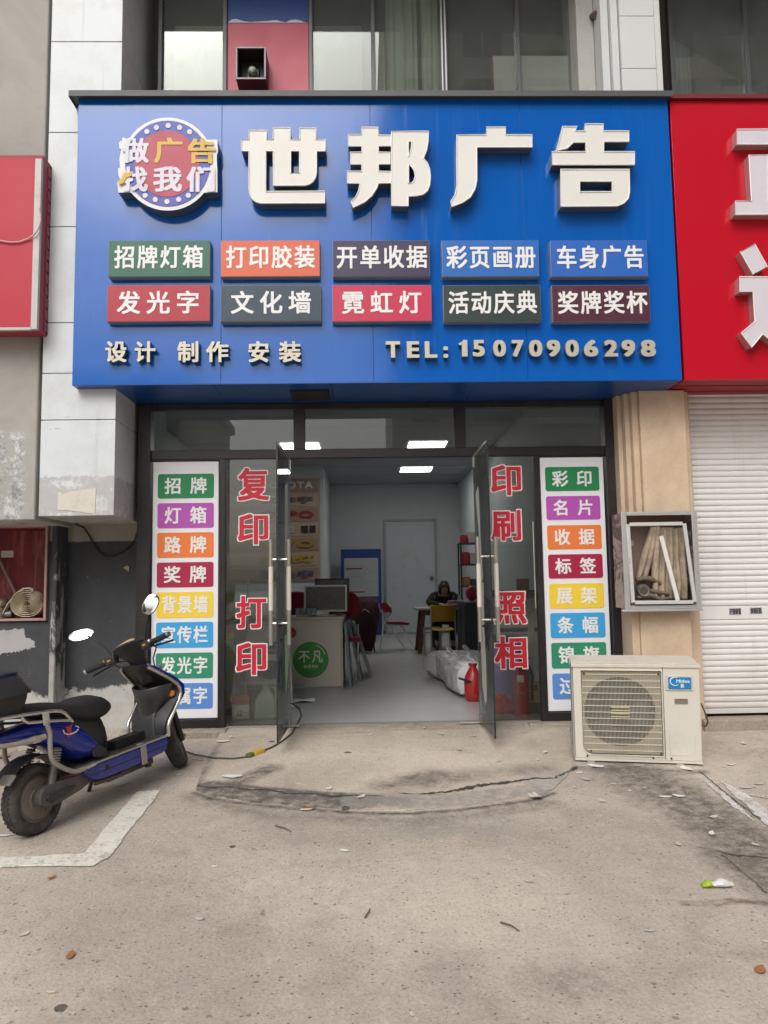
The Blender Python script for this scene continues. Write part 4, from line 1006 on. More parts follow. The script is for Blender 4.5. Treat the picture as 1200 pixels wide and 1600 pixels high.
for ch, a, b, c, d in [('印', 766, 815, 725, 776), ('刷', 766.5, 815, 795, 847), ('照', 772, 823, 923, 977), ('相', 772, 824, 992, 1047)]: film(pane_r, ch, a, b, c, d)

# ---- the two open glass doors
def door(hx, label, tilt, film_side):
    t = thing('glass_door', label, 'door', (hx, -.03, FZ+.012))
    top, wid = zb0-.006, .70
    yo, yi = -.03-wid, -.03; dx = tilt
    def P(y, z, o=0): f = (yi-y)/wid; return (hx+dx*f+o, y, z)
    mb = MB()
    for o in (0,):
        vs = [P(yi, FZ+.012, -.005), P(yo, FZ+.012, -.005), P(yo, top, -.005), P(yi, top, -.005), P(yi, FZ+.012, .005), P(yo, FZ+.012, .005), P(yo, top, .005), P(yi, top, .005)]
        mb.add(vs, [(0, 1, 2, 3), (7, 6, 5, 4), (0, 4, 5, 1), (1, 5, 6, 2), (2, 6, 7, 3), (3, 7, 4, 0)])
    pane = mb.build('pane', M_glass_door, t)
    mb = MB(); mb.bar(P(yo-.0005, FZ+.012), P(yo-.0005, top), .011, .003, up=(0, 1, 0)); mb.build('pane_edge', paint('dark glass edge', (.02, .028, .025), .25), t)
    # top clamp strip and corner patch fittings
    M_patch = paint('satin steel', (.45, .44, .42), .32, .9, dirt=.2)
    mb = MB(); mb.bar(P(yo+.005, top-.006), P(yi, top-.006), .014, .014); mb.build('top_edge', paint('greenish glass edge', (.30, .34, .31), .2), t)
    mb = MB(); mb.obox(P(yi-.03, top-.05), (.011, 0, 0), (dx*-.04, .035, 0), (0, 0, .045)); mb.obox(P(yi-.06, FZ+.04), (.011, 0, 0), (0, .06, 0), (0, 0, .028)); mb.build('patch_fitting', M_patch, t, bevel=.003)
    # pull handles on both faces
    yh = yo+.14; z0, z1 = WZ(440, 1008, yh), WZ(440, 843, yh)
    h = MB()
    for sg in (-1, 1):
        h.cyl(P(yh, z0, sg*.062), P(yh, z1, sg*.062), .015, n=16)
    hd = h.build('handle', paint('handle steel', (.50, .48, .43), .3, .75, dirt=.15), t, smooth=50)
    mb = MB()
    for z in (z0+.15, z1-.14): mb.cyl(P(yh, z, -.06), P(yh, z, .06), .009, n=12)
    mb.build('handle_post', paint('bright steel', (.75, .73, .68), .2, .8), hd, smooth=50)
    mb = MB()
    for sg in (-1, 1): mb.cyl(P(yh, z0+.24, sg*.062), P(yh, z1-.19, sg*.062), .0165, n=16)
    mb.build('handle_sleeve', paint('pale handle film', (.66, .62, .54), .5, dirt=.2), hd, smooth=50)
    return t, P, yo, yi, top
t, P, yo, yi, top = door(hinge_l, 'open glass door in front of the reception desk with steel pull handles', free_l-hinge_l, 1)
M_film = paint('translucent tape', (.5, .5, .48), .5)
def tape(t, P, pts, name, mat, o=.0065):
    mb = MB(); mb.prism([pts], lambda u, v, d: P(u, v, d), o, o+.0012); mb.build(name, mat, t)
tape(t, P, [(yi-.30, 2.02), (yi-.17, 2.06), (yi-.16, 1.50), (yi-.20, 1.40), (yi-.32, 1.42)], 'tape_rest', M_film)
tape(t, P, [(yi-.30, 1.36), (yi-.18, 1.36), (yi-.18, 1.06), (yi-.30, 1.07)], 'tape_rest', M_film)
tape(t, P, [(yi-.34, .92), (yi-.12, .94), (yi-.14, .72), (yi-.30, .5), (yi-.34, .7)], 'sticker', paint('pale green sticker', (.35, .5, .33), .5))
t, P, yo, yi, top = door(hinge_r, 'open glass door by the fire extinguisher with strips of peeling film', free_r-hinge_r, -1)
tape(t, P, [(yi-.12, 1.95), (yi-.26, 2.0), (yi-.30, 1.8), (yi-.31, 1.55), (yi-.37, 1.32), (yi-.30, 1.25), (yi-.24, 1.3), (yi-.26, 1.6), (yi-.2, 1.75)], 'tape_rest', M_film, -.0078)
tape(t, P, [(yi-.14, 1.28), (yi-.40, 1.28), (yi-.38, .98), (yi-.16, .95)], 'tape_rest', M_film, -.0078)
tape(t, P, [(yi-.18, .95), (yi-.36, .96), (yi-.42, .7), (yi-.4, .44), (yi-.34, .40), (yi-.22, .52)], 'tape_rest', M_film, -.0078)

# ---- white panels with coloured bands beside the door
COLS = {'green': (22, 130, 76), 'magenta': (178, 78, 176), 'orange': (232, 122, 54), 'crimson': (166, 24, 66), 'yellow': (240, 206, 62), 'sky blue': (58, 160, 220), 'teal': (44, 140, 108), 'blue': (88, 140, 212)}
M_pan = paint('white panel', (.80, .80, .83), .45, dirt=.08, scale=2)
def rrect(x0, x1, z0, z1, r, n=5):
    P = []
    for cx_, cz_, a0 in ((x1-r, z1-r, 0), (x0+r, z1-r, 90), (x0+r, z0+r, 180), (x1-r, z0+r, 270)):
        for i in range(n+1): a = R(a0+90*i/n); P.append((cx_+r*math.cos(a), cz_+r*math.sin(a)))
    return P
def panel(label, x0, x1, words, px_l, px_r, yb):
    Y = -.012
    t = thing('sign_panel', label, 'sign panel', ((x0+x1)/2, Y, pz0))
    MB().box(x0, x1, Y, .0, pz0, pz1).build('panel_sheet', M_pan, t, bevel=.002)
    for (w, cn), (ya, yb_) in zip(words, yb):
        xm = (px_l+px_r)/2
        Z1, Z0 = WZ(xm, ya, Y), WZ(xm, yb_, Y); X0, X1 = x0+.038, x1-.036
        o = MB().prism([rrect(X0, X1, Z0, Z1, .018)], xz, Y-.003, Y).build('label_band', paint('band '+cn, srgb(*COLS[cn]), .5, dirt=.05), t); o['label'] = '%s band with white characters' % cn
        n = len(w); pad = .055 if n == 2 else .04
        mb = MB(); put_text(mb, w, X0+pad, X1-pad, Z0+.034, Z1-.030, xz, Y-.0055, Y-.0028, bx=.022, by=.018, gap=.55 if n == 2 else .12); mb.build('lettering', M_txt, o)
panel('white sign panel of coloured bands behind the scooter', xl_p0, xl_p1, [('招牌', 'green'), ('灯箱', 'magenta'), ('路牌', 'orange'), ('奖牌', 'crimson'), ('背景墙', 'yellow'), ('宣传栏', 'sky blue'), ('发光字', 'teal'), ('金属字', 'blue')], 240, 341,
      [(740.5, 778.5), (786, 825), (832, 871), (878.5, 917.5), (925, 965), (972, 1012), (1020, 1060), (1067.5, 1107.5)])
panel('white sign panel of coloured bands behind the outdoor air conditioner', xr_p0, xr_p1, [('彩印', 'green'), ('名片', 'magenta'), ('收据', 'orange'), ('标签', 'crimson'), ('展架', 'yellow'), ('条幅', 'sky blue'), ('锦旗', 'teal'), ('过塑', 'blue')], 845, 950,
      [(729.5, 767), (775, 812), (820.5, 858), (866, 903.5), (911.5, 950.5), (957.5, 996.5), (1004, 1044), (1052, 1092)])
# ================================================================ the electric scooter
_A = GP(55, 1304); _B = GP(287, 1197)
_h = (_B-_A).normalized(); _left = GN.cross(_h); LEAN = R(7)
_up = GN*math.cos(LEAN)+_left*math.sin(LEAN); _lf = _left*math.cos(LEAN)-GN*math.sin(LEAN)
SM = Matrix(((_h.x, _lf.x, _up.x, _A.x), (_h.y, _lf.y, _up.y, _A.y), (_h.z, _lf.z, _up.z, _A.z), (0, 0, 0, 1)))
sc = thing('electric_scooter', 'blue and black electric scooter with chrome rails parked in front of the charcoal wall', 'scooter', M=SM)
M_sblue = paint('scooter blue', (.006, .018, .23), .24, dirt=.5, dirt_col=(.10, .09, .085), scale=5, coat=.4)
M_sblack = paint('scooter black plastic', (.018, .018, .019), .5, dirt=.35, dirt_col=(.07, .062, .055), scale=5)
M_seat = paint('scooter seat vinyl', (.014, .014, .015), .62, dirt=.3, dirt_col=(.05, .045, .04), bump=.15)
M_chr = paint('chrome tube', (.62, .60, .56), .22, .9, dirt=.45, dirt_col=(.22, .19, .15), scale=9)
M_dull = paint('dusty alloy', (.36, .33, .29), .55, .5, dirt=.5, dirt_col=(.16, .13, .10), scale=8)
M_hub = paint('dusty hub', (.15, .125, .105), .7, .2, dirt=.5, dirt_col=(.24, .2, .16), scale=10)
M_tyre = NT('dusty tyre'); _n = M_tyre.noise(14, 5, .65)
M_tyre.set(M_tyre.mix(M_tyre.ramp(_n, .35, .7), (.022, .021, .02), (.085, .072, .06)), .85); M_tyre.bump(M_tyre.noise(90, 3), .3, .004); M_tyre = M_tyre.mat
def sp_(mb, name, mat, parent=None, **k): return mb.build(name, mat, parent or sc, local=True, **k)
TY = [(.112, -.030), (.120, -.040), (.138, -.045), (.154, -.043), (.165, -.033), (.172, -.017), (.174, 0), (.172, .017), (.165, .033), (.154, .043), (.138, .045), (.120, .040), (.112, .030)]
def wheel(c, ax, name='wheel'):
    mb = MB(); mb.lathe(TY+[TY[0]], c, ax, 56)
    # tread blocks: short raised ribs across the crown
    ax = Vector(ax).normalized(); a = Vector((1, 0, 0)); e1 = (a-ax*a.dot(ax)).normalized(); e2 = ax.cross(e1)
    for k in range(44):
        t = 2*math.pi*k/44; d = e1*math.cos(t)+e2*math.sin(t); tn = ax.cross(d)
        for sg in (-1, 1):
            mb.obox(Vector(c)+d*.1725+ax*(.013*sg), (ax*.010+tn*.004*sg), tn*.0055, d*.0035)
    w = sp_(mb, name, M_tyre, smooth=50)
    m2 = MB(); m2.lathe([(.0, -.056), (.020, -.056), (.024, -.050), (.055, -.049), (.060, -.043), (.098, -.038), (.104, -.030), (.112, -.034), (.1155, -.030), (.1155, .030), (.112, .034), (.098, .038), (.055, .045), (0, .05)], c, ax, 48)
    for k in range(6):
        t = 2*math.pi*k/6; d = e1*math.cos(t)+e2*math.sin(t); m2.cyl(Vector(c)+d*.078-ax*.046, Vector(c)+d*.078-ax*.036, .006, n=8)
    sp_(m2, 'hub', M_hub, w, smooth=35)
    return w
wheel((.006, 0, .174), (0, 1, 0))
fax = Vector((-.56, .80, -.33)).normalized()
fupw = (Vector((0, 0, 1))-fax*fax.z).normalized(); fc = Vector((1.205, 0, 0))+fupw*.174
wheel(fc, fax)
# swing arm / motor cover with chain-case shape
sw = [(-.052, .178), (-.046, .212), (-.02, .236), (.05, .243), (.13, .236), (.21, .236), (.285, .214), (.315, .19), (.30, .172), (.22, .152), (.12, .138), (.04, .130), (-.02, .140), (-.046, .158)]
s_ = MB(); s_.prism([sw], lambda u, v, d: (u, d, v), -.112, -.064); o = sp_(s_, 'swing_arm', paint('dusty grey casting', (.085, .075, .068), .65, .2, dirt=.6, dirt_col=(.2, .17, .14), scale=9), bevel=.010)
mb = MB(); mb.prism([[(-.03, .18), (.0, .2), (.1, .2), (.19, .19), (.13, .165), (.02, .15)]], lambda u, v, d: (u, d, v), -.117, -.110); mb.cyl((0, -.125, .183), (0, -.112, .183), .016, n=10); mb.cyl((.12, -.12, .2), (.12, -.111, .2), .010, n=8)
sp_(mb, 'cover_plate', paint('black casting', (.03, .028, .026), .6, dirt=.5), o, bevel=.003)
# rear mudguard
mb = MB(); secs = []
for k in range(15):
    t = R(-8+k*10.5); r_ = .207; c, s = math.cos(t), math.sin(t)
    secs.append([(r_*c, -.062, .183+r_*s), (( r_+.006)*c, -.05, .183+(r_+.006)*s), ((r_+.010)*c, 0, .183+(r_+.010)*s), ((r_+.006)*c, .05, .183+(r_+.006)*s), (r_*c, .062, .183+r_*s), ((r_-.006)*c, 0, .183+(r_-.006)*s)])
mb.loft(secs); sp_(mb, 'mudguard', M_sblack, smooth=50)
mb = MB(); mb.obox((-.165, -.03, .318), (.022, 0, .018), (0, .04, 0), (-.004, 0, .005)); sp_(mb, 'reflector_plate', paint('dirty white plate', (.30, .27, .23), .6, dirt=.5), bevel=.002)
# shocks
for sg in (-1, 1):
    a, b = Vector((.105, .092*sg, .405)), Vector((.045, .092*sg, .235)); d = b-a
    mb = MB(); mb.cyl(a, b, .011, n=10); mb.cyl(a+d*.42, b, .020, n=12); mb.cyl(a, a+d*.08, .022, n=12)
    o = sp_(mb, 'shock_absorber', paint('shock grey', (.12, .11, .10), .5, .4, dirt=.5), smooth=50)
    ax = d.normalized(); e1 = ax.cross(Vector((0, 1, 0))).normalized(); e2 = ax.cross(e1)
    pts = [a+d*(.06+.42*i/60)+(e1*math.cos(i*.62)+e2*math.sin(i*.62))*.022 for i in range(61)]
    sp_(MB().tube(pts, .0042, 6), 'spring', M_dull, o, smooth=60)
# rear body
def ring(x, zb, zt, hw, n=20, p=2.6):
    cz, hz = (zb+zt)/2, (zt-zb)/2; out = []
    for k in range(n):
        t = 2*math.pi*k/n; c, s = math.cos(t), math.sin(t)
        out.append((x, hw*math.copysign(abs(c)**(2/p), c), cz+hz*math.copysign(abs(s)**(2/p), s)))
    return out
mb = MB(); mb.loft([ring(x, a, b, w) for x, a, b, w in [(-.30, .517, .548, .045), (-.20, .500, .552, .075), (-.06, .468, .560, .105), (.05, .428, .560, .122), (.14, .378, .548, .130), (.20, .325, .528, .134), (.25, .294, .500, .135), (.31, .286, .45, .134), (.36, .284, .385, .13), (.405, .283, .315, .12)]])
body = sp_(mb, 'body', M_sblue, smooth=50)
mb = MB(); mb.prism([[(.30, .335), (.36, .352), (.408, .318), (.402, .29), (.34, .288), (.305, .30)]], lambda u, v, d: (u, d, v), -.139, -.128); sp_(mb, 'body_vent', M_sblack, body, bevel=.004)
mb = MB(); q = lambda u, v, d: (u, d, v)
mb.prism([[(.135, .50), (.15, .505), (.175, .455), (.16, .45)]], q, -.1355, -.128); mb.prism([[(.165, .507), (.178, .505), (.15, .448), (.137, .452)]], q, -.1357, -.128); sp_(mb, 'decal', paint('decal red', (.45, .03, .05), .4), body)
mb = MB(); mb.tube([(.115+.045*0, -.134, .492), (.12, -.1345, .474), (.14, -.135, .463), (.17, -.1355, .46), (.2, -.1355, .462), (.215, -.135, .472)], .0035, 6); mb.tube([(.20, -.135, .492), (.215, -.135, .487), (.222, -.135, .478)], .003, 6); sp_(mb, 'decal', paint('decal white', (.62, .62, .66), .4), body, smooth=60)
mb = MB(); mb.loft([ring(x, a, b, w) for x, a, b, w in [(.08, .53, .60, .08), (.2, .40, .575, .10), (.36, .29, .54, .095), (.455, .27, .505, .088), (.475, .28, .48, .07)]]); sp_(mb, 'seat_base', M_sblack, smooth=50)
# seat
mb = MB(); mb.loft([ring(x, a, b, w, 24, 2.4) for x, a, b, w in [(-.12, .612, .652, .06), (-.09, .60, .662, .09), (0, .582, .658, .105), (.1, .560, .645, .114), (.2, .530, .622, .120), (.28, .50, .612, .124), (.35, .478, .622, .128), (.42, .472, .620, .124), (.48, .478, .600, .112), (.525, .495, .570, .085), (.545, .512, .548, .045)]])
sp_(mb, 'seat', M_seat, smooth=60)
# top case
def rr_(x0, x1, y0, y1, z, r, n=5): return [(p[0], p[1], z) for p in rrect(x0, x1, y0, y1, r, n)]
mb = MB(); mb.loft([rr_(-.37, -.10, -.13, .13, .63, .05), rr_(-.385, -.075, -.15, .15, .70, .06), rr_(-.39, -.07, -.155, .155, .728, .06)])
tc = sp_(mb, 'top_case', M_sblack, smooth=40)
mb = MB(); mb.loft([rr_(-.40, -.055, -.165, .165, .728, .065), rr_(-.40, -.055, -.165, .165, .742, .065), rr_(-.39, -.065, -.155, .155, .765, .065), rr_(-.37, -.085, -.14, .14, .81, .07), rr_(-.34, -.12, -.115, .115, .842, .07), rr_(-.30, -.16, -.08, .08, .856, .06)])
sp_(mb, 'case_lid', paint('case lid black', (.028, .028, .029), .45, dirt=.3), tc, smooth=40)
mb = MB(); mb.tube([(-.36, -.128, .826), (-.30, -.131, .836), (-.2, -.13, .84), (-.13, -.118, .834), (-.10, -.095, .828), (-.093, 0, .83), (-.1, .09, .828)], .006, 6); sp_(mb, 'case_trim', paint('case trim blue', (.015, .03, .14), .45), tc, smooth=60)
# chrome rack, down tubes and rails
for sg in (-1, 1):
    y = .150*sg
    mb = MB(); mb.tube([(-.42, y*.9, .645), (-.35, y, .641), (-.25, y, .635), (-.145, y, .627), (.05, y, .604), (.09, y, .595), (.118, y, .580), (.143, y*.98, .557), (.18, y*.9, .522)], .0095, 10)
    mb.tube([(-.150, y, .618), (-.135, y, .596), (-.115, y, .583), (.007, y, .562), (.10, y*.97, .545), (.165, y*.92, .530)], .0085, 10)
    o = sp_(mb, 'rack_rail', M_chr, smooth=60)
    mb = MB(); mb.obox((-.012, y+.011*sg, .578), (.02, 0, -.003), (0, .0025, 0), (0, 0, .032)); mb.cyl((-.012, y+.012*sg, .575), (-.012, y+.018*sg, .575), .006, n=8); sp_(mb, 'bracket', paint('pale plate', (.55, .53, .49), .45, .4, dirt=.4), o, bevel=.003)
    mb = MB(); y2 = .160*sg
    mb.tube([(-.012, y2, .56), (-.004, y2, .53), (.004, y2, .505), (-.002, y2, .45), (-.004, y2, .40), (.0, y2, .375), (.012, y2, .352), (.035, y2, .333), (.085, y2, .298), (.118, y2, .280), (.145, y2, .270), (.175, y2, .266), (.215, y2, .268)], .0125, 10); sp_(mb, 'side_guard', M_dull, smooth=60)
    mb = MB(); mb.tube([(.19, y2*.97, .270), (.285, y2*.97, .272)], .0145, 10); mb.tube([(.285, y2*.95, .272), (.895, y2*.95, .270)], .0075, 8); sp_(mb, 'floor_rail', M_chr, smooth=60)
    mb = MB(); mb.tube([(.84, .105*sg, .700), (.90, .130*sg, .655), (.97, .150*sg, .606), (1.03, .160*sg, .560), (1.050, .163*sg, .530), (1.052, .164*sg, .495), (1.03, .164*sg, .458), (.97, .162*sg, .398), (.925, .160*sg, .355), (.910, .158*sg, .325), (.905, .155*sg, .262)], .0115, 10); sp_(mb, 'shield_rail', M_chr, smooth=60)
mb = MB(); mb.tube([(-.42, -.135, .645), (-.43, 0, .645), (-.42, .135, .645)], .0095, 10); mb.tube([(-.2, -.15, .633), (-.2, .15, .633)], .007, 8); sp_(mb, 'rack_cross_bar', M_chr, smooth=60)
for sg in (-1, 1):
    mb = MB(); mb.tube([(-.40, .12*sg, .520), (-.29, .135*sg, .510), (-.20, .14*sg, .499), (-.10, .143*sg, .491), (-.02, .148*sg, .492)], [.011, .012, .012, .015, .015], 10); mb.obox((-.075, .143*sg, .491), (.02, 0, 0), (0, .018, 0), (0, 0, .016)); sp_(mb, 'foot_rest', paint('yellowed alloy', (.42, .38, .31), .5, .4, dirt=.4), smooth=50)
mb = MB(); mb.obox((-.30, 0, .548), (.03, 0, 0), (0, .085, 0), (.008, 0, .03)); sp_(mb, 'tail_light', paint('dark red lens', (.10, .012, .012), .25), bevel=.006)
# floor pan
q = lambda u, v, d: (u, d, v)
mb = MB(); mb.prism([[(.20, .262), (.235, .222), (.285, .187), (.35, .174), (.61, .171), (.85, .178), (.885, .19), (.90, .225), (.905, .26)]], q, -.148, .148); fl = sp_(mb, 'floor_pan', M_sblue, bevel=.010)
mb = MB(); mb.box(.21, .90, -.138, .138, .261, .272)
for k in range(9): mb.box(.30, .87, -.125+k*.03, -.112+k*.03, .2725, .2765)
sp_(mb, 'floor_mat', paint('dusty rubber mat', (.05, .046, .042), .85, dirt=.7, dirt_col=(.2, .17, .14), scale=7), fl)
mb = MB(); mb.box(.655, .70, -.156, -.1485, .158, .273); mb.box(.655, .70, -.156, -.10, .2732, .2772); sp_(mb, 'floor_strap', M_dull, fl, bevel=.002)
mb = MB(); mb.cyl((.385, -.1505, .222), (.385, -.149, .222), .016, n=16); sp_(mb, 'charge_socket', M_sblack, fl)
mb = MB(); mb.box(.42, .80, -.11, .11, .130, .1705); mb.box(.50, .56, -.14, -.1, .14, .168); mb.box(.72, .75, -.14, -.11, .125, .168); mb.cyl((.3, -.13, .16), (.52, -.13, .15), .012); sp_(mb, 'undertray', paint('dirty undertray', (.05, .045, .04), .8, dirt=.6, dirt_col=(.15, .12, .1)), fl, bevel=.004)
mb = MB(); mb.tube([(.56, .12, .17), (.58, .17, .09), (.60, .245, -.028)], .011, 8); mb.box(.575, .625, .225, .262, -.034, -.026); sp_(mb, 'side_stand', M_sblack, smooth=50)
# leg shield: rider side black, outer side blue
TAB = [(.262, .905, .900, .115), (.32, .908, .905, .128), (.37, .930, .920, .140), (.43, .985, .965, .150), (.49, 1.045, 1.02, .158), (.545, 1.045, 1.04, .158), (.60, .985, .99, .150), (.65, .915, .93, .130), (.69, .860, .88, .110), (.715, .825, .85, .085)]
def shield(off, sc_w, thick):
    secs = []
    for z, xe, xc, w in TAB:
        w *= sc_w; top = []
        for k in range(11): u = -1+k/5; top.append((xc+(xe-xc)*u*u+off-(.02*(1-u*u)), u*w, z))
        bot = [(x+thick, y, z_) for x, y, z_ in reversed(top)]; secs.append(top+bot)
    return secs
ls_ = sp_(MB().loft(shield(0, 1, .022)), 'leg_shield', M_sblack, smooth=50)
sp_(MB().loft(shield(.0235, 1.03, .028)), 'front_apron', M_sblue, smooth=50)
# storage pocket: open tray
def pk(z, x0, w, dep, n=12): return [(x0-dep*math.cos(R(-90+180*k/n)), w*math.sin(R(-90+180*k/n)), z+.02*abs(math.sin(R(-90+180*k/n)))) for k in range(n+1)]
outer = [pk(.36, .925, .05, .02), pk(.42, .955, .085, .05), pk(.48, .99, .125, .095), pk(.545, 1.005, .145, .125), pk(.552, 1.005, .142, .120)]
inner = [pk(.550, 1.005, .136, .114), pk(.50, .995, .115, .08), pk(.47, .99, .10, .05)]
mb = MB(); mb.loft(outer+inner, caps=False, closed_ring=False); sp_(mb, 'storage_pocket', paint('pocket plastic', (.024, .024, .025), .42, dirt=.3), smooth=50)
# centre spine between floor and pocket
mb = MB(); mb.loft([ring(x, a, b, w) for x, a, b, w in []] or [[(.880+.02*k, -.07, .27), (.880+.02*k, .07, .27)] for k in range(0)] or [rr_(.875, .93, -.075, .075, .265, .02), rr_(.885, .94, -.07, .07, .33, .02), rr_(.905, .97, -.065, .065, .39, .02), rr_(.93, 1.0, -.06, .06, .43, .02)]); sp_(mb, 'shield_spine', M_sblack, smooth=45)
mb = MB(); c = Vector((1.008, -.128, .505)); mb.lathe([(.0, .012), (.017, .011), (.021, .004), (.021, -.01)], c, (-.9, -.35, .1), 20); sp_(mb, 'reflector', paint('amber reflector', (.50, .14, .03), .25), smooth=40)
# steering head, handlebar and controls
GL, GR = Vector((.757, .30, .713)), Vector((.818, -.30, .886)); HC = Vector((.835, 0, .80))
ud = (GR-GL).normalized()
def tilt_ring(c, wy, wz_, wx, n=18):
    e1 = Vector((.22, -.0, 1)).normalized(); fw = e1.cross(ud).normalized() if e1.cross(ud).x > 0 else -(e1.cross(ud)).normalized()
    return [Vector(c)+ud*(wy*math.cos(2*math.pi*k/n))+fw*(wx*math.sin(2*math.pi*k/n)) for k in range(n)]
mb = MB(); mb.loft([tilt_ring((.975, 0, .575), .05, 0, .05), tilt_ring((.95, 0, .63), .055, 0, .05), tilt_ring((.91, 0, .69), .05, 0, .045), tilt_ring((.875, 0, .74), .055, 0, .045), tilt_ring((.845, 0, .785), .085, 0, .05), tilt_ring((.825, 0, .815), .115, 0, .055), tilt_ring((.812, 0, .838), .115, 0, .055), tilt_ring((.805, 0, .851), .09, 0, .042)])
sp_(mb, 'steering_head', M_sblack, smooth=50)
mb = MB(); e = Vector((.1, 0, 1)).normalized()
fwd = ud.cross(Vector((0, 0, 1))).normalized(); fwd = fwd if fwd.x > 0 else -fwd
upd = fwd.cross(ud).normalized(); upd = upd if upd.z > 0 else -upd
back_up = (upd*.75-fwd*.66).normalized(); al = back_up.cross(ud).normalized(); al = al if al.z > 0 else -al
dc = Vector((.797, .012, .853))
def oval(c, a, b, n=24, sk=.0): return [c+ud*(a*math.cos(2*math.pi*k/n))+al*(b*math.sin(2*math.pi*k/n)*(1+.35*math.cos(2*math.pi*k/n))) for k in range(n)]
mb.loft([oval(dc-back_up*.02, .085, .036), oval(dc, .082, .034)]); dm = sp_(mb, 'dash_panel', M_sblack, smooth=40)
sp_(MB().loft([oval(dc+back_up*.0005, .074, .027), oval(dc+back_up*.003, .072, .026)]), 'display', paint('tan display', (.50, .36, .16), .35, dirt=.3), dm, smooth=40)
bars = [GL, GL.lerp(GR, .2)+Vector((.01, 0, .004)), Vector((.81, .10, .782)), Vector((.835, 0, .812)), Vector((.84, -.11, .842)), GR.lerp(GL, .2)+Vector((.008, 0, .0)), GR]
sp_(MB().tube(bars, .011, 10), 'handlebar', paint('black tube', (.02, .02, .02), .4, .3), smooth=60)
for P0, sg in ((GL, 1), (GR, -1)):
    d = (P0-HC).normalized()
    e0, e1 = P0-d*.135, P0
    g = sp_(MB().tube([e0, e0+d*.01, e1-d*.012, e1-d*.004], [.020, .0175, .0175, .0185], 14), 'grip', paint('grip rubber', (.016, .016, .016), .8), smooth=50)
    sp_(MB().tube([e1-d*.004, e1+d*.012], [.0165, .0155], 12), 'grip_end', M_chr, g, smooth=40)
    b0 = e0-d*.045
    sw_ = sp_(MB().obox(b0, d*.035, fwd*.026, upd*.026), 'switch_pod', M_sblack, bevel=.008)
    sp_(MB().ball(b0+d*.035+upd*.012-fwd*.01, (.014, .014, .014), 12), 'clamp_knob', M_chr, sw_, smooth=60)
    sp_(MB().obox(b0-fwd*.028+upd*.002, d*.012, fwd*.004, upd*.006), 'switch', paint('orange switch', (.55, .25, .08), .4), sw_, bevel=.002)
    sp_(MB().tube([b0+fwd*.03-upd*.01, b0+fwd*.05-upd*.02+d*.02, b0+fwd*.045-upd*.03+d*.09, b0+fwd*.035-upd*.038+d*.15, b0+fwd*.04-upd*.04+d*.175], [.008, .007, .006, .006, .007], 8), 'brake_lever', M_sblack, smooth=60)
M_mir = NT('mirror glass'); M_mir.set((.52, .54, .52), .08, 1.0); M_mir = M_mir.mat
def mirror(c, nrm, along, a, b, stem):
    c, nrm, along = Vector(c), Vector(nrm).normalized(), Vector(along); along = (along-nrm*along.dot(nrm)).normalized(); v = nrm.cross(along)
    def ov(k_, off, n=28): return [c+nrm*off+along*(a*k_*math.copysign(abs(math.cos(2*math.pi*k/n))**.85, math.cos(2*math.pi*k/n)))+v*(b*k_*math.copysign(abs(math.sin(2*math.pi*k/n))**.85, math.sin(2*math.pi*k/n))) for k in range(n)]
    mb = MB(); mb.loft([ov(.35, -.03), ov(.75, -.024), ov(1, -.008), ov(1.02, 0), ov(.97, .003)]); o = sp_(mb, 'mirror', M_sblack, smooth=50)
    sp_(MB().loft([ov(.965, .0035), ov(.93, .0045)]), 'mirror_glass', M_mir, o, smooth=30)
    sp_(MB().tube(stem, .0058, 8), 'mirror_stem', M_sblack, o, smooth=60)
mirror((.744, .30, .941), (-.80, -.45, .42), ud, .078, .036, [(.80, .13, .79), (.794, .15, .831), (.778, .18, .868), (.762, .22, .908), (.757, .26, .93)])
mirror((.752, -.25, 1.078), (-.86, -.48, .16), (.0, -.55, .85), .066, .043, [(.82, -.13, .86), (.80, -.15, .90), (.785, -.18, .96), (.775, -.215, 1.02), (.765, -.235, 1.05)])
# headlamp pod rear, front fork and fender
mb = MB(); mb.ball((.985, -.065, .675), (.035, .02, .02), 14); sp_(mb, 'lamp_lens', paint('smoky lens', (.28, .27, .25), .2), smooth=60)
st = Vector((1.02, 0, .60))
for sg in (-1, 1):
    a = fc+fax*(.068*sg); b = a+Vector((-.13, -.02, .36))
    sp_(MB().cyl(a-Vector((0, 0, .02)), a+(b-a)*.55, .021, .019, 14).cyl(a+(b-a)*.55, b, .014, n=12), 'fork_leg', M_sblack, smooth=50)
    sp_(MB().cyl(a-fax*(.03*sg), a+fax*(.03*sg), .012, n=10), 'axle_nut', M_dull, smooth=50)
mb = MB(); e1 = fupw; e2 = fax.cross(fupw); secs = []
for k in range(12):
    t = R(-60+k*10); d = e1*math.cos(t)-e2*math.sin(t)*-1; rr2 = .205
    secs.append([fc+d*rr2+fax*.058, fc+d*(rr2+.012)+fax*.03, fc+d*(rr2+.014), fc+d*(rr2+.012)-fax*.03, fc+d*rr2-fax*.058, fc+d*(rr2-.004)])
mb.loft(secs); sp_(mb, 'front_fender', M_sblue, smooth=50)
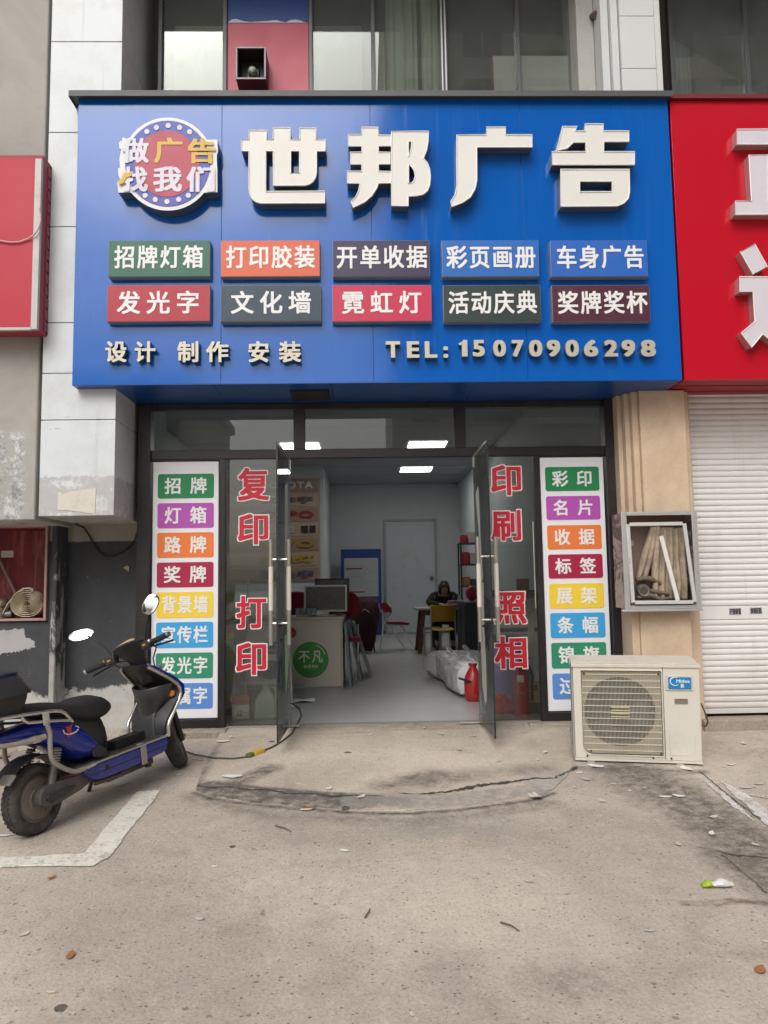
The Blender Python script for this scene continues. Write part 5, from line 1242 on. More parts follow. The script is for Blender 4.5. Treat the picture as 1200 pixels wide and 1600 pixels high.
# charger lying on the floor board, with its cord
cm = SM @ Matrix.Translation((.665, -.035, .277))
ch = thing('charger', 'black finned charger lying on the floor board of the scooter', 'charger', M=cm)
mb = MB(); mb.box(-.125, .125, -.042, .042, 0, .05)
for k in range(8): mb.box(-.126, .126, -.0445, -.0425, .006+k*.0055, .009+k*.0055)
mb.build('charger_body', paint('charger black', (.012, .012, .013), .45), ch, local=True, bevel=.003)
MB().tube([(-.125, 0, .025), (-.17, .01, .02), (-.2, -.02, .006), (-.215, -.05, .03), (-.205, -.055, .09), (-.20, -.04, .15), (-.21, -.02, .17)], .0045, 8).build('charger_cord', M_seat, ch, local=True, smooth=60)
MB().tube([(.05, -.044, .01), (.03, -.075, .0), (-.06, -.085, .001), (-.12, -.06, .001), (-.16, -.03, .002)], .0035, 8).build('charger_cord', M_seat, ch, local=True, smooth=60)
# broken tiles behind the scooter
M_bt = paint('broken tile', (.34, .29, .24), .8, dirt=.5)
for i, (px_, py_, a, w, l_, lab) in enumerate([(18, 1205, 20, .13, .18, 'broken concrete slab leaning by the scooter rear wheel'), (38, 1190, 70, .09, .13, 'small broken tile piece behind the scooter'), (8, 1182, -30, .10, .12, 'pale broken tile piece farthest back by the wall behind the scooter')]):
    p = GP(px_, py_, .03); mb = MB(); rr3 = random.Random(i)
    pl_ = [(l_*math.cos(R(t))*rr3.uniform(.7, 1), w*math.sin(R(t))*rr3.uniform(.7, 1)) for t in (10, 60, 110, 170, 220, 290, 340)]
    Mx = Matrix.Translation(p) @ Matrix.Rotation(R(a), 4, 'Z') @ Matrix.Rotation(R(12), 4, 'X')
    mb.T = Mx; mb.prism([pl_], lambda u, v, d: (u, v, d), 0, .025); tag(mb.build('broken_tile', M_bt, bevel=.003), lab, 'rubble', 'broken tiles by the wall')

# control cables, seams, number plate
mb = MB(); h0 = GL.lerp(GR, .27)+fwd*.03; h1 = GR.lerp(GL, .27)+fwd*.03
mb.tube([h0, h0+fwd*.07-upd*.02, Vector((.93, .07, .74)), Vector((.965, .05, .64))], .0045, 6); mb.tube([h1, h1+fwd*.07-upd*.03, Vector((.94, -.07, .74)), Vector((.975, -.05, .64))], .0045, 6)
mb.tube([h0-upd*.01, h0+fwd*.05-upd*.05, Vector((.92, .09, .70)), Vector((.97, .06, .62))], .0035, 6); sp_(mb, 'control_cable', M_seat, smooth=60)
mb = MB(); mb.tube([(.235, -.1492, .224), (.30, -.1492, .214), (.62, -.1492, .212), (.88, -.1492, .216)], .0022, 6); sp_(mb, 'panel_seam', M_sblack)
mb = MB(); mb.obox((-.275, 0, .40), (.010, 0, .045), (0, .075, 0), (.004, 0, -.001)); sp_(mb, 'number_plate', paint('dull white plate', (.45, .45, .43), .5, dirt=.5), bevel=.002)
mb = MB(); mb.obox((-.245, 0, .45), (.035, 0, .03), (0, .05, 0), (.006, 0, -.008)); sp_(mb, 'plate_bracket', M_sblack, bevel=.003)
mb = MB(); mb.tube([(.055, -.06, .23), (.14, -.10, .25), (.22, -.12, .235), (.30, -.115, .20), (.36, -.10, .165)], .0055, 6); mb.tube([(.33, -.12, .27), (.30, -.125, .23), (.33, -.12, .18)], .004, 6); sp_(mb, 'wiring', paint('dark red wire', (.08, .015, .015), .6), smooth=60)
# ================================================================ outdoor unit
_bl, _br = GP(898.9, 1190), GP(1098.8, 1199.5)
ax_ = (_br-_bl); AW = ax_.length; ax_.normalize()
az_ = GN.copy(); az_ = (az_-ax_*az_.dot(ax_)).normalized(); ay_ = az_.cross(ax_)
AM = Matrix(((ax_.x, ay_.x, az_.x, _bl.x), (ax_.y, ay_.y, az_.y, _bl.y), (ax_.z, ay_.z, az_.z, _bl.z), (0, 0, 0, 1)))
_tl = onplane(896.8, 1035.5, _bl, ay_); AH = (_tl-_bl).dot(az_); AD = .33
ac = thing('air_conditioner', 'cream outdoor air conditioner unit standing on the forecourt', 'air conditioner', M=AM)
M_cream = paint('yellowed cream enamel', (.68, .645, .56), .42, dirt=.35, dirt_col=(.30, .25, .18), scale=3.5)
M_creamtop = paint('dusty cream top', (.66, .61, .53), .6, dirt=.6, dirt_col=(.40, .36, .31), scale=8)
M_acd = paint('dark fan bay', (.035, .036, .038), .7)
def ap(mb, name, mat, parent=None, **k): return mb.build(name, mat, parent or ac, local=True, **k)
w, h, d = AW, AH, AD
fx0, fx1, fz0, fz1 = .068*w, .702*w, .085*h, .925*h
ccx, ccz, cr = .372*w, .505*h, .285*w
# casing with the grille opening cut into the front
def circ(r, n=64): return [(ccx+r*math.cos(2*math.pi*k/n), ccz+r*math.sin(2*math.pi*k/n)) for k in range(n)]
q2 = lambda u, v, dd: (u, dd, v)
opening = [(fx0+.06, fz0), (fx1-.004, fz0), (fx1, fz0+.004), (fx1, fz1-.004), (fx1-.004, fz1), (fx0+.004, fz1), (fx0, fz1-.004), (fx0, fz0+.06), (fx0+.005, fz0+.035), (fx0+.018, fz0+.016), (fx0+.036, fz0+.005)]
mb = MB(); mb.prism([[(.004, .03), (.716*w-.0015, .03), (.716*w-.0015, h-.028), (.004, h-.028)], opening], q2, 0, .02)
mb.box(.716*w+.0015, w-.004, 0, .02, .03, h-.028)
case = ap(mb, 'casing', M_cream, bevel=.003)
mb = MB(); mb.box(.004, w-.012, .14, d, .03, h-.028, 0); mb.box(.005, .010, .0205, .1395, .03, h-.028); mb.box(.012, w-.012, .0205, .1395, .030, .034); mb.box(.70*w+.006, .706*w+.004, .0205, .1395, .035, h-.028)
ap(mb, 'fan_bay', M_acd, case)
mb = MB(); mb.box(w-.0065, w+.001, .0201, d+.001, .028, h-.03); mb.box(.0, w, d+.001, d+.004, .03, h-.03); ap(mb, 'side_panel', M_cream, case, bevel=.001)
mb = MB(); mb.box(-.006, w+.006, -.008, d+.01, h-.0275, h-.006); mb.box(.01, w-.01, .01, d-.01, h-.0055, h); ap(mb, 'top_cover', M_creamtop, bevel=.006)
mb = MB(); mb.box(.0, w, .002, d, .012, .0295); mb.box(.10*w, .16*w, .01, d-.01, 0, .0115); mb.box(.80*w, .86*w, .01, d-.01, 0, .0115); ap(mb, 'base_pan', M_cream, bevel=.003)
# condenser fins seen at the left side
mb = MB(); nf = 22
for k in range(nf): z = .05+(h-.10)*k/nf; mb.box(-.007, .003, .03, d-.02, z, z+(h-.10)/nf*.45)
mb.box(-.008, .003, .012, .03, .03, h-.03); mb.box(-.008, .003, d-.02, d, .03, h-.03); ap(mb, 'side_louvres', paint('grey side louvre', (.33, .31, .28), .6, dirt=.5), case)
# front plate with round hole, fan, grille
mb = MB(); mb.prism([opening, circ(cr)], q2, .034, .038); ap(mb, 'fan_plate', paint('dusty inner plate', (.50, .45, .35), .6, dirt=.4, dirt_col=(.16, .13, .09)), case)
mb = MB(); n = 64; vs = []
for yy, r_ in ((.036, cr), (.02+.10, cr*.97)): vs += [(u, yy, v) for u, v in circ(r_)]
mb.add(vs, [(k, (k+1) % n, n+(k+1) % n, n+k) for k in range(n)]); ap(mb, 'fan_shroud', paint('dim shroud', (.06, .058, .055), .7), case, smooth=60)
# the fan stands in front of the dark bay
mb = MB(); mb.lathe([(0, -.02), (.05, -.018), (.058, 0), (.058, .03), (0, .03)], (ccx, .066, ccz), (0, 1, 0), 24)
for b in range(3):
    secs = []
    for i in range(9):
        t = i/8; r_ = .05+(cr*.93-.05)*t; a0 = R(100+120*b)+.35*t; half = R(36)*(1-.25*t)
        row = []
        for s_, th_ in ((-1, 0), (1, 0), (1, .004), (-1, .004)):
            a = a0+half*s_; row.append((ccx+r_*math.cos(a), .072+.022*s_*(1-.2*t)+th_, ccz+r_*math.sin(a)))
        secs.append(row)
    mb.loft(secs)
ap(mb, 'fan', paint('grey fan plastic', (.055, .058, .062), .55, dirt=.4), smooth=40)
mb = MB(); N = 58; xi0, xi1 = fx0+.008, fx1-.008
def zlo(x): t = max(0, (fx0+.06-x)/.06); return fz0+.008+.05*(1-math.sqrt(max(0, 1-t*t)))
for k in range(N+1):
    x = xi0+(xi1-xi0)*k/N; mb.box(x-.0011, x+.0011, .004, .008, zlo(x), fz1-.008)
for k in range(13):
    z = fz0+.03+(fz1-fz0-.055)*k/12; xa_ = fx0+.006+(.02 if k == 0 else 0); mb.box(xa_, xi1+.003, -.002, .004, z-.0022, z+.0022)
gr = ap(mb, 'grille', paint('grille cream', (.62, .575, .47), .5, dirt=.35, dirt_col=(.25, .2, .14)))
mb = MB()
for k in range(4): mb.box(ccx-.10*w*.7, ccx+.075*w, -.006, -.0022, ccz-.028+.02*k, ccz-.020+.02*k)
ap(mb, 'grille_emblem', paint('yellow cream', (.55, .47, .29), .5), gr)
mb = MB(); mb.prism([[(a[0]+(.006 if a[0] > ccx else -.006), a[1]+(.006 if a[1] > ccz else -.006)) for a in opening], opening], q2, -.006, .002); ap(mb, 'grille_rim', M_cream, gr, bevel=.002)
mb = MB()
for x, z in ((fx0+.02, fz1-.02), (fx1-.016, fz1-.02), (fx1-.016, fz0+.02), (fx0+.05, fz0+.024), (.10*w, .045), (.62*w, .045), (.76*w, .045)): mb.cyl((x, -.008, z), (x, .0, z), .006, n=10)
ap(mb, 'screws', paint('dark screw', (.06, .05, .045), .5, .5), gr)
# service panel with badge, recess and rounded outline
mb = MB(); pts = [(.752*w, -.0005, .30*h), (.752*w, -.0005, .105*h), (.90*w, -.0005, .105*h), (.925*w, -.0005, .115*h), (.942*w, -.0005, .14*h), (.948*w, -.0005, .175*h), (.948*w, -.0005, .30*h)]
mb.tube(pts, .0028, 6); ap(mb, 'panel_ridge', M_cream, case, smooth=60)
mb = MB(); mb.box(.735*w, .945*w, -.007, -.0005, .735*h, .885*h); bd = ap(mb, 'badge_mount', paint('pale cream', (.62, .58, .50), .45), bevel=.006)
bx0, bx1, bz0, bz1 = .755*w, .932*w, .75*h, .868*h
mb = MB(); mb.prism([rrect(bx0, bx1, bz0, bz1, .008)], q2, -.0095, -.0072); ap(mb, 'badge_face', paint('badge cyan blue', (.012, .22, .50), .35), bd)
mb = MB(); put_word(mb, 'Midea', bx0+.050, bx1-.010, bz0+.042, bz1-.014, q2, -.011, -.0092, bx=.02, by=.01); put_text(mb, '美的', bx0+.075, bx1-.045, bz0+.008, bz0+.036, q2, -.011, -.0092, bx=.03, by=.025, gap=.05)
cxs, czs = bx0+.042, (bz0+bz1)/2+.012
mb.tube([(cxs+.030*math.cos(R(a)), -.0105, czs+.026*math.sin(R(a))) for a in range(60, 330, 18)], [.0012+.0022*math.sin(math.pi*i/14) for i in range(15)], 6)
ap(mb, 'lettering', M_txt, bd)
mb = MB(); mb.prism([rrect(.80*w, .902*w, .605*h, .655*h, .004), rrect(.81*w, .893*w, .613*h, .648*h, .002)], q2, -.004, 0); mb.box(.81*w, .893*w, -.0015, .0, .613*h, .648*h); ap(mb, 'grip_recess', paint('recess shade', (.22, .19, .15), .6), case)
# wire leaving the unit on the right
tag(MB().tube([W(1096, 1100, -.75), W(1101, 1112, -.6), W(1106, 1128, -.5), W(1103, 1135, -.45), W(1097, 1133, -.5)], .006, 8).build('cable', paint('grey cable', (.12, .115, .11), .6), smooth=60), 'short grey cable curling out from behind the outdoor unit', 'cable')

# ================================================================ hose cabinets
M_alum = paint('weathered aluminium', (.50, .50, .49), .45, .5, dirt=.45, dirt_col=(.25, .24, .22), scale=6)
hc = thing('hose_cabinet', 'open grey fire hose cabinet on the beige pillar with a skewed door frame', 'hose cabinet', (2.15, -.2, 1.075))
CX0, CX1, CZ0, CZ1, CY = 1.885, 2.435, 1.079, 1.775, -.42
M_cabin = paint('stained cabinet inside', (.30, .20, .17), .75, dirt=.6, dirt_col=(.12, .10, .09), scale=5)
M_cabside = NT('peeling cabinet side'); _n = M_cabside.noise(5, 6, .75, dist=1)
M_cabside.set(M_cabside.mix(M_cabside.ramp(_n, .47, .53), (.42, .33, .32), (.09, .085, .08)), .6); M_cabside = M_cabside.mat
mb = MB(); t_ = .014
mb.box(CX0, CX0+t_, CY, -.2, CZ0, CZ1); mb.box(CX1-t_, CX1, CY, -.2, CZ0, CZ1); mb.box(CX0+t_, CX1-t_, CY, -.2, CZ1-t_, CZ1-.0005); mb.box(CX0+t_, CX1-t_, CY, -.2, CZ0+.0005, CZ0+t_)
cs = mb.build('cabinet_box', M_cabside, hc, bevel=.002)
MB().box(CX0+t_, CX1-t_, -.23, -.2005, CZ0+t_, CZ1-t_).build('cabinet_back', M_cabin, hc)
mb = MB(); e = .034
mb.box(CX0-.006, CX0+e, CY-.012, CY-.001, CZ0-.01, CZ1+.006); mb.box(CX1-e, CX1+.006, CY-.012, CY-.001, CZ0-.01, CZ1+.006); mb.box(CX0+e+.0005, CX1-e-.0005, CY-.0115, CY-.001, CZ1-.022, CZ1+.005); mb.box(CX0-.03, CX1+.012, CY-.016, CY-.0005, CZ0-.026, CZ0-.0105); mb.box(CX0+e+.0005, CX1-e-.0005, CY-.0115, CY-.001, CZ0-.01, CZ0+.018)
mb.build('outer_frame', M_alum, hc, bevel=.003)
# bar goes with the cabinet door: a skewed inner frame
DY = CY-.022
def c4(x, y): return W(940+x/4, 600+y/4, DY)
TL, TR, BR_, BL_ = c4(163, 878), c4(516, 872), c4(582, 1362), c4(196, 1366)
df = MB(); wv = .026
for a, b in ((TL, BL_), (TR, BR_)): df.bar(a, b, .016, wv, up=(1, 0, 0))
for a, b in ((TL+Vector((.013, 0, 0)), TR-Vector((.013, 0, 0))), (BL_+Vector((.013, 0, 0)), BR_-Vector((.013, 0, 0)))): df.bar(a, b, .0155, wv)
door_ = df.build('cabinet_door', paint('bright aluminium', (.66, .66, .64), .42, .3, dirt=.25), hc, bevel=.002)
MB().bar(c4(372, 950), c4(476, 1352), .008, .030, up=(1, 0, 0)).build('loose_bar', paint('white bar', (.72, .71, .68), .5), door_, bevel=.002)
MB().bar(c4(172, 1085), c4(176, 1125), .02, .012, up=(1, 0, 0)).build('latch', M_alum, door_, bevel=.002)
tag(MB().box(*sorted((c4(178, 0).x+.012, c4(206, 0).x+.012)), -.2345, -.2305, c4(0, 1006).z, c4(0, 970).z).build('label_plate', paint('pale plate', (.5, .5, .48), .5), hc))
# canvas hose folded upright, one flattened band over another
M_hose = NT('canvas hose'); _n = M_hose.noise(6, 6, .7); _z = M_hose.noise(1, 3, .6, vec=M_hose.pos((60, 60, 5)))
M_hose.set(M_hose.mix(M_hose.ramp(_n, .4, .7), (.44, .355, .26), (.20, .155, .11)), .9); M_hose.bump(_z, .3, .006); M_hose = M_hose.mat
hs_ = thing('fire_hose', 'dirty canvas fire hose folded upright in the grey cabinet', 'fire hose', (2.2, -.25, CZ0+.02))
mb = MB(); rr4 = random.Random(5)
def hp(x, y, dy): p = W(940+x/4, 600+y/4, CY+.085+dy); return p
for k in range(9):
    x0 = 352+k*18; x1 = 330+k*24
    pts = [hp(x0-(x1-x0)*.0+rr4.uniform(-3, 3), 898+rr4.uniform(0, 8), .02*(k % 2)), hp(x0+4, 960, .02*(k % 2)), hp((x0+x1)/2+rr4.uniform(-6, 6), 1100, .02*(k % 2)), hp(x1+rr4.uniform(-6, 6), 1240, .02*(k % 2)), hp(x1+rr4.uniform(-4, 4), 1340, .02*(k % 2))]
    mb.tube(pts, [.014, .018, .019, .02, .017], 10, flat=1.9)
mb.build('hose_fold', M_hose, hs_, smooth=60)
mb = MB()
for k, (xa_, xb_, ya_, yb_) in enumerate([(318, 228, 900, 1215), (336, 268, 896, 1210), (350, 326, 894, 1225)]):
    mb.tube([hp(xa_, ya_, -.01), hp((xa_*2+xb_)/3, (ya_*2+yb_)/3, -.02), hp((xa_+xb_*2)/3, (ya_+yb_*2)/3, -.01), hp(xb_, yb_, 0)], [.016, .024, .026, .018], 10, flat=1.6)
mb.build('hose_fold', M_hose, hs_, smooth=60)
mb = MB()
for pts in ([(215, 1225), (260, 1212), (310, 1218), (372, 1248)], [(300, 1290), (350, 1300), (420, 1312)], [(220, 1335), (300, 1318), (360, 1345), (430, 1338)]):
    mb.tube([hp(a, b, -.02) for a, b in pts], [.02]+[.028]*(len(pts)-2)+[.014], 10, flat=.7)
mb.build('hose_fold', paint('dark canvas', (.16, .125, .09), .9, dirt=.5), hs_, smooth=60)
c = hp(265, 1292, -.05)
mb = MB(); mb.lathe([(.030, .0), (.040, -.004), (.046, .004), (.046, .05), (.040, .055), (.030, .05), (.026, .02), (.030, 0)], c, (0, 1, .1), 28); mb.build('hose_coupling', paint('grey coupling', (.24, .22, .19), .45, .6, dirt=.5), hs_, smooth=50)

rc = thing('hose_cabinet', 'red lined hose cabinet recessed in the dark wall by the scooter', 'hose cabinet', (-2.8, .1, 1.0))
M_redin = NT('worn red paint'); _n = M_redin.noise(3, 6, .7, dist=.8); _v = M_redin.noise(1, 5, .75, vec=M_redin.pos((14, 14, 1.6)))
_c = M_redin.mix(M_redin.ramp(_n, .42, .66), (.20, .010, .016), (.12, .012, .014)); _c = M_redin.mix(M_redin.math('MULTIPLY', M_redin.ramp(_v, .52, .68), .55), _c, (.42, .22, .15)); M_redin.set(_c, .6); M_redin = M_redin.mat
x0c, x1c, z0c, z1c = -3.3, WX(74, 900, .1)-.005, WZ(40, 969, .1), WZ(40, 823, .1)
mb = MB(); mb.box(x0c, x1c, .36, .38, z0c, z1c); mb.box(x0c, x1c, .13, .36, z1c-.012, z1c); mb.box(x0c, x1c, .13, .36, z0c, z0c+.012); mb.box(x1c-.012, x1c, .13, .36, z0c+.0125, z1c-.0125)
mb.build('cabinet_box', M_redin, rc)
M_pinkedge = paint('chalky pink edge', (.42, .27, .24), .7, dirt=.5, dirt_col=(.15, .1, .08), scale=12)
mb = MB(); mb.box(x1c-.014, x1c+.006, .085, .13, z0c-.006, z1c+.006); mb.box(x0c, x1c-.0145, .088, .13, z0c-.006, z0c+.014); mb.box(x0c, x1c-.0145, .09, .13, z1c-.006, z1c+.006); mb.build('cabinet_frame', M_pinkedge, rc, bevel=.003)
X0, X1 = WX(1.5, 866, .35), WX(20.5, 866, .35)
MB().box(X0, X1, .352, .3595, WZ(10, 871, .35), WZ(10, 860.5, .35)).build('paper_label', paint('paper label', (.62, .60, .60), .7), rc)
# rolled hose standing on the cabinet floor
rz = z0c+.014
c = W(47, 950, .2); c = Vector((c.x, .13, rz+.118)); rl = thing('fire_hose', 'cream fire hose rolled up on the floor of the red cabinet', 'fire hose', c)
M_roll = paint('cream hose', (.70, .62, .48), .85, dirt=.5, dirt_col=(.3, .24, .17), scale=14)
mb = MB(); pts = []; vs = []; n = 150
for i in range(n+1):
    t = i/n; a = 2*math.pi*6*t; r_ = .018+.102*t; k_ = 1+.14*math.cos(a)*t
    x, z = c.x+r_*1.05*math.cos(a), c.z+r_*.93*math.sin(a)+.004*math.sin(3*a)*t
    vs += [(x, .12+.010*math.sin(5*t*7), z), (x, .21, z), (x+.004*math.cos(a), .21, z+.004*math.sin(a)), (x+.004*math.cos(a), .12, z+.004*math.sin(a))]
fs = []
for i in range(n):
    for k in range(4): fs.append((4*i+k, 4*i+(k+1) % 4, 4*i+4+(k+1) % 4, 4*i+4+k))
mb.add(vs, fs); mb.build('hose_roll', M_roll, rl, smooth=60)
mb = MB(); mb.loft([[(c.x+a*.1, .13+q_*.06, c.z+.085+b) for q_ in (0, 1)]+[(c.x+a*.1, .13+q_*.06, c.z+.095+b) for q_ in (1, 0)] for a, b in ((.5, .008), (.2, .026), (-.3, .024), (-.9, -.02), (-1.5, -.10), (-1.85, -.17))]); mb.build('hose_tail', paint('pale hose tail', (.62, .56, .46), .85, dirt=.3), rl, smooth=60)
mb = MB(); mb.lathe([(.025, 0), (.03, .004), (.03, .05), (.022, .055)], (c.x-.17, .16, rz+.03), (1, 0, .1), 20); mb.build('hose_coupling', paint('grey metal', (.2, .2, .2), .4, .7), rl, smooth=50)
p0, p1 = W(-4, 868, .3), W(27, 932, .28)
tag(MB().cyl(p0, p1, .013, n=12).build('pole', paint('brown pole', (.20, .15, .11), .6, dirt=.5), smooth=60), 'thin brown pole leaning in the red cabinet', 'pole')
hv = thing('hydrant_valve', 'dull bronze hydrant valve in the red cabinet beside the rolled hose', 'valve', (WX(3, 950, .25), .25, rz))
mb = MB(); xv = WX(3, 950, .25); mb.lathe([(.045, 0), (.045, .05), (.03, .06), (.03, .09), (.052, .095), (.055, .13), (.04, .15), (.02, .16)], (xv, .25, rz), (0, 0, 1), 24); mb.build('valve_body', paint('bronze valve', (.24, .18, .14), .5, .5, dirt=.4), hv, smooth=50)
# cable looped on the charcoal wall
cy_ = .265
tag(MB().tube([W(118, 819, .1), W(131, 824, .2), W(139, 836, cy_), W(146, 850, cy_), W(156, 863, cy_), W(164, 868.5, cy_), W(178, 868, cy_), W(192, 862, cy_), W(204, 853, cy_), W(211, 843, cy_), W(214, 832, .25)], .007, 8).build('cable', paint('black cable', (.02, .02, .02), .6), smooth=60), 'black cable hanging in a loop on the charcoal wall', 'cable')
mb = MB(); mb.prism([[(WX(a, b, .272), WZ(a, b, .272)) for a, b in [(192, 887), (199, 884), (202, 886), (201, 893), (197, 890)]]], xz, .268, .279); tag(mb.build('paper_rest', paint('tan paper', (.5, .42, .3), .8)), 'small torn tan paper stuck on the charcoal wall', 'paper')

# square lamp box on the pink panel
fl_ = thing('floodlight', 'square dark lamp housing with a round lens on the pink upper panel', 'floodlight', W(395, 108, WY))
X0, X1, Z0, Z1 = WX(371, 108, -.03), WX(417, 108, -.03), WZ(395, 133, -.03), WZ(395, 83.5, -.03)
M_hous = paint('brown black housing', (.022, .014, .016), .45)
mb = MB(); w_ = .016
mb.box(X0, X0+w_, -.10, .078, Z0, Z1); mb.box(X1-w_, X1, -.10, .078, Z0, Z1); mb.box(X0+w_, X1-w_, -.10, .078, Z1-w_, Z1-.0004); mb.box(X0+w_, X1-w_, -.10, .078, Z0+.0004, Z0+w_); mb.box(X0+w_, X1-w_, .05, .078, Z0+w_, Z1-w_)
hs2 = mb.build('housing', M_hous, fl_, bevel=.002)
mb = MB(); mb.box(X0-.002, X1+.002, -.108, -.1005, Z0-.002, Z0+.014); mb.box(X0-.002, X0+.012, -.108, -.1005, Z0+.0145, Z1+.002); mb.box(X1-.012, X1+.002, -.108, -.1005, Z0+.0145, Z1+.002); mb.box(X0+.0125, X1-.0125, -.108, -.1005, Z1-.012, Z1+.002); mb.build('housing_rim', paint('grey rim', (.16, .15, .15), .4, .5), hs2, bevel=.002)
c = Vector(((X0+X1)/2, 0, (Z0+Z1)/2-.005)); MB().box(c.x-.05, c.x+.05, .02, .05, c.z-.05, c.z+.05).build('lamp_body', paint('black lamp body', (.01, .01, .01), .4), fl_, bevel=.006)
mb = MB(); mb.lathe([(0, -.05), (.018, -.047), (.03, -.035), (.038, -.01), (.038, .02)], c, (0, 1, 0), 24); mb.build('lens', paint('clear lens', (.5, .55, .52), .1, .3), fl_, smooth=60)

# ================================================================ litter on the ground
M_scr = [paint('paper scrap white', (.74, .73, .70), .8), paint('paper scrap cream', (.62, .56, .47), .8), paint('paper scrap grey', (.5, .49, .47), .8)]
def scrap(px_, py_, s, lab, cat, mat, group=None, top=None, asp=.5, curl=.15, name='paper_scrap', ang=None, jag=.35):
    p = (top or (lambda a, b: GP(a, b)))(px_, py_); r_ = random.Random(int(px_*7+py_*13)); a = R(ang if ang is not None else r_.uniform(0, 180))
    n = 9; P = []
    for k in range(n):
        t = 2*math.pi*k/n; q_ = r_.uniform(1-jag, 1); u, v = s*math.cos(t)*q_, s*asp*math.sin(t)*q_
        P.append((p.x+u*math.cos(a)-v*math.sin(a), p.y+u*math.sin(a)+v*math.cos(a), p.z+.004+abs(u)*curl*r_.uniform(.3, 1)))
    mb = MB(); c = (p.x, p.y, p.z+.006)
    P2 = [(x, y, z+.0015) for x, y, z in P]; c2 = (c[0], c[1], c[2]+.0015)
    vs = P+P2+[c, c2]; fs = [(k, (k+1) % n, 2*n) for k in range(n)]+[(n+(k+1) % n, n+k, 2*n+1) for k in range(n)]+[(k, n+k, n+(k+1) % n, (k+1) % n) for k in range(n)]
    mb.add(vs, fs); return tag(mb.build(name, mat), lab, cat, group)
gA = 'paper scraps near the outdoor unit'
for x, y, s in [(930, 1197, .05), (1072, 1204, .05), (915, 1217, .035), (940, 1251, .035), (1040, 1246, .032), (1062, 1245, .035), (1095, 1197, .03), (984, 1236, .018), (1008, 1232, .016), (1115, 1277, .03), (1112, 1303, .028), (1060, 1320, .022), (1143, 1197, .032), (1165, 1234, .035), (1186, 1228, .03), (1162, 1163, .028), (1000, 1198, .03), (958, 1225, .02), (898, 1230, .02), (1180, 1320, .02), (905, 1207, .022)]:
    scrap(x, y, s*1.3, 'torn white scrap lying on the concrete around the outdoor unit', 'paper scrap', M_scr[(x+y) % 3 if s < .04 else 0], gA)
gB = 'paper scraps on the ramp'
for x, y, s in [(690, 1148, .03), (740, 1151, .03), (718, 1172, .03), (852, 1176, .03), (820, 1145, .02), (663, 1138, .02), (755, 1161, .015), (840, 1188, .018), (350, 1159, .05), (362, 1152, .025), (515, 1233, .03), (578, 1149, .02), (520, 1165, .014), (600, 1178, .014), (455, 1140, .02), (780, 1190, .015)]:
    scrap(x, y, s*1.3, 'small pale scrap lying on the concrete ramp', 'paper scrap', M_scr[(x*3+y) % 3 if s < .04 else 0], gB, top=RT)
scrap(363, 1214, .075, 'largest white paper scrap on the ramp below the socket block', 'paper scrap', M_scr[0], None, RT, .55, .1, jag=.2, ang=-5)
scrap(836, 1246, .07, 'torn cream card in the mortar at the ramp corner', 'paper scrap', M_scr[1], None, None, .6, .3)
scrap(565, 1246, .045, 'cream scrap on the ramp lip at mid width', 'paper scrap', M_scr[1], None, RT, .5)
scrap(482, 1264, .05, 'brown scrap beside a pale one at the foot of the ramp', 'paper scrap', paint('brown scrap', (.30, .13, .07), .8), None, None, .4)
scrap(478, 1267, .05, 'pale pinkish scrap at the foot of the ramp', 'paper scrap', M_scr[1], None, None, .35, ang=10)
scrap(8, 1307, .05, 'white scrap beside the scooter rear wheel', 'paper scrap', M_scr[0], None, None, .3, ang=10)
gC = 'bits scattered on the forecourt'
for x, y, s in [(538, 1331, .025), (824, 1377, .022), (335, 1354, .015), (502, 1354, .012), (38, 1460, .022), (312, 1436, .022), (1015, 1456, .02), (1197, 1474, .012), (644, 1589, .014), (80, 1550, .014), (690, 1315, .012), (787, 1282, .012), (420, 1222, .02), (1080, 1442, .01), (280, 1212, .02), (190, 1228, .05)]:
    scrap(x, y, s*1.2, 'tiny pale bit lying on the open forecourt', 'paper scrap', M_scr[(x+y) % 3], gC)
M_leaf = paint('dry leaf', (.36, .15, .06), .8, dirt=.4)
scrap(110, 1493, .035, 'brown dry leaf lying alone on open concrete far below the parking line', 'leaf', M_leaf, None, None, .5, .15, name='dry_leaf')
scrap(1188, 1518, .034, 'orange brown dry leaf lying alone below the green and white packet', 'leaf', M_leaf, None, None, .6, .12, name='dry_leaf')
scrap(80, 1374, .03, 'brown dry leaf below the white parking line', 'leaf', M_leaf, None, None, .35, .4, name='dry_leaf')
for x0, y0, x1, y1, lab in [(782, 1446, 812, 1460, 'thin brown twig lying on the forecourt'), (430, 1293, 455, 1302, 'short thin twig below the ramp'), (570, 1438, 578, 1424, 'curved dark stalk on the forecourt')]:
    a, b = GP(x0, y0, .008), GP(x1, y1, .008); tag(MB().tube([a, a.lerp(b, .5)+Vector((.006, .004, .002)), b], [.0035, .003, .002], 6).build('twig', paint('twig', (.13, .09, .06), .8)), lab, 'twig')
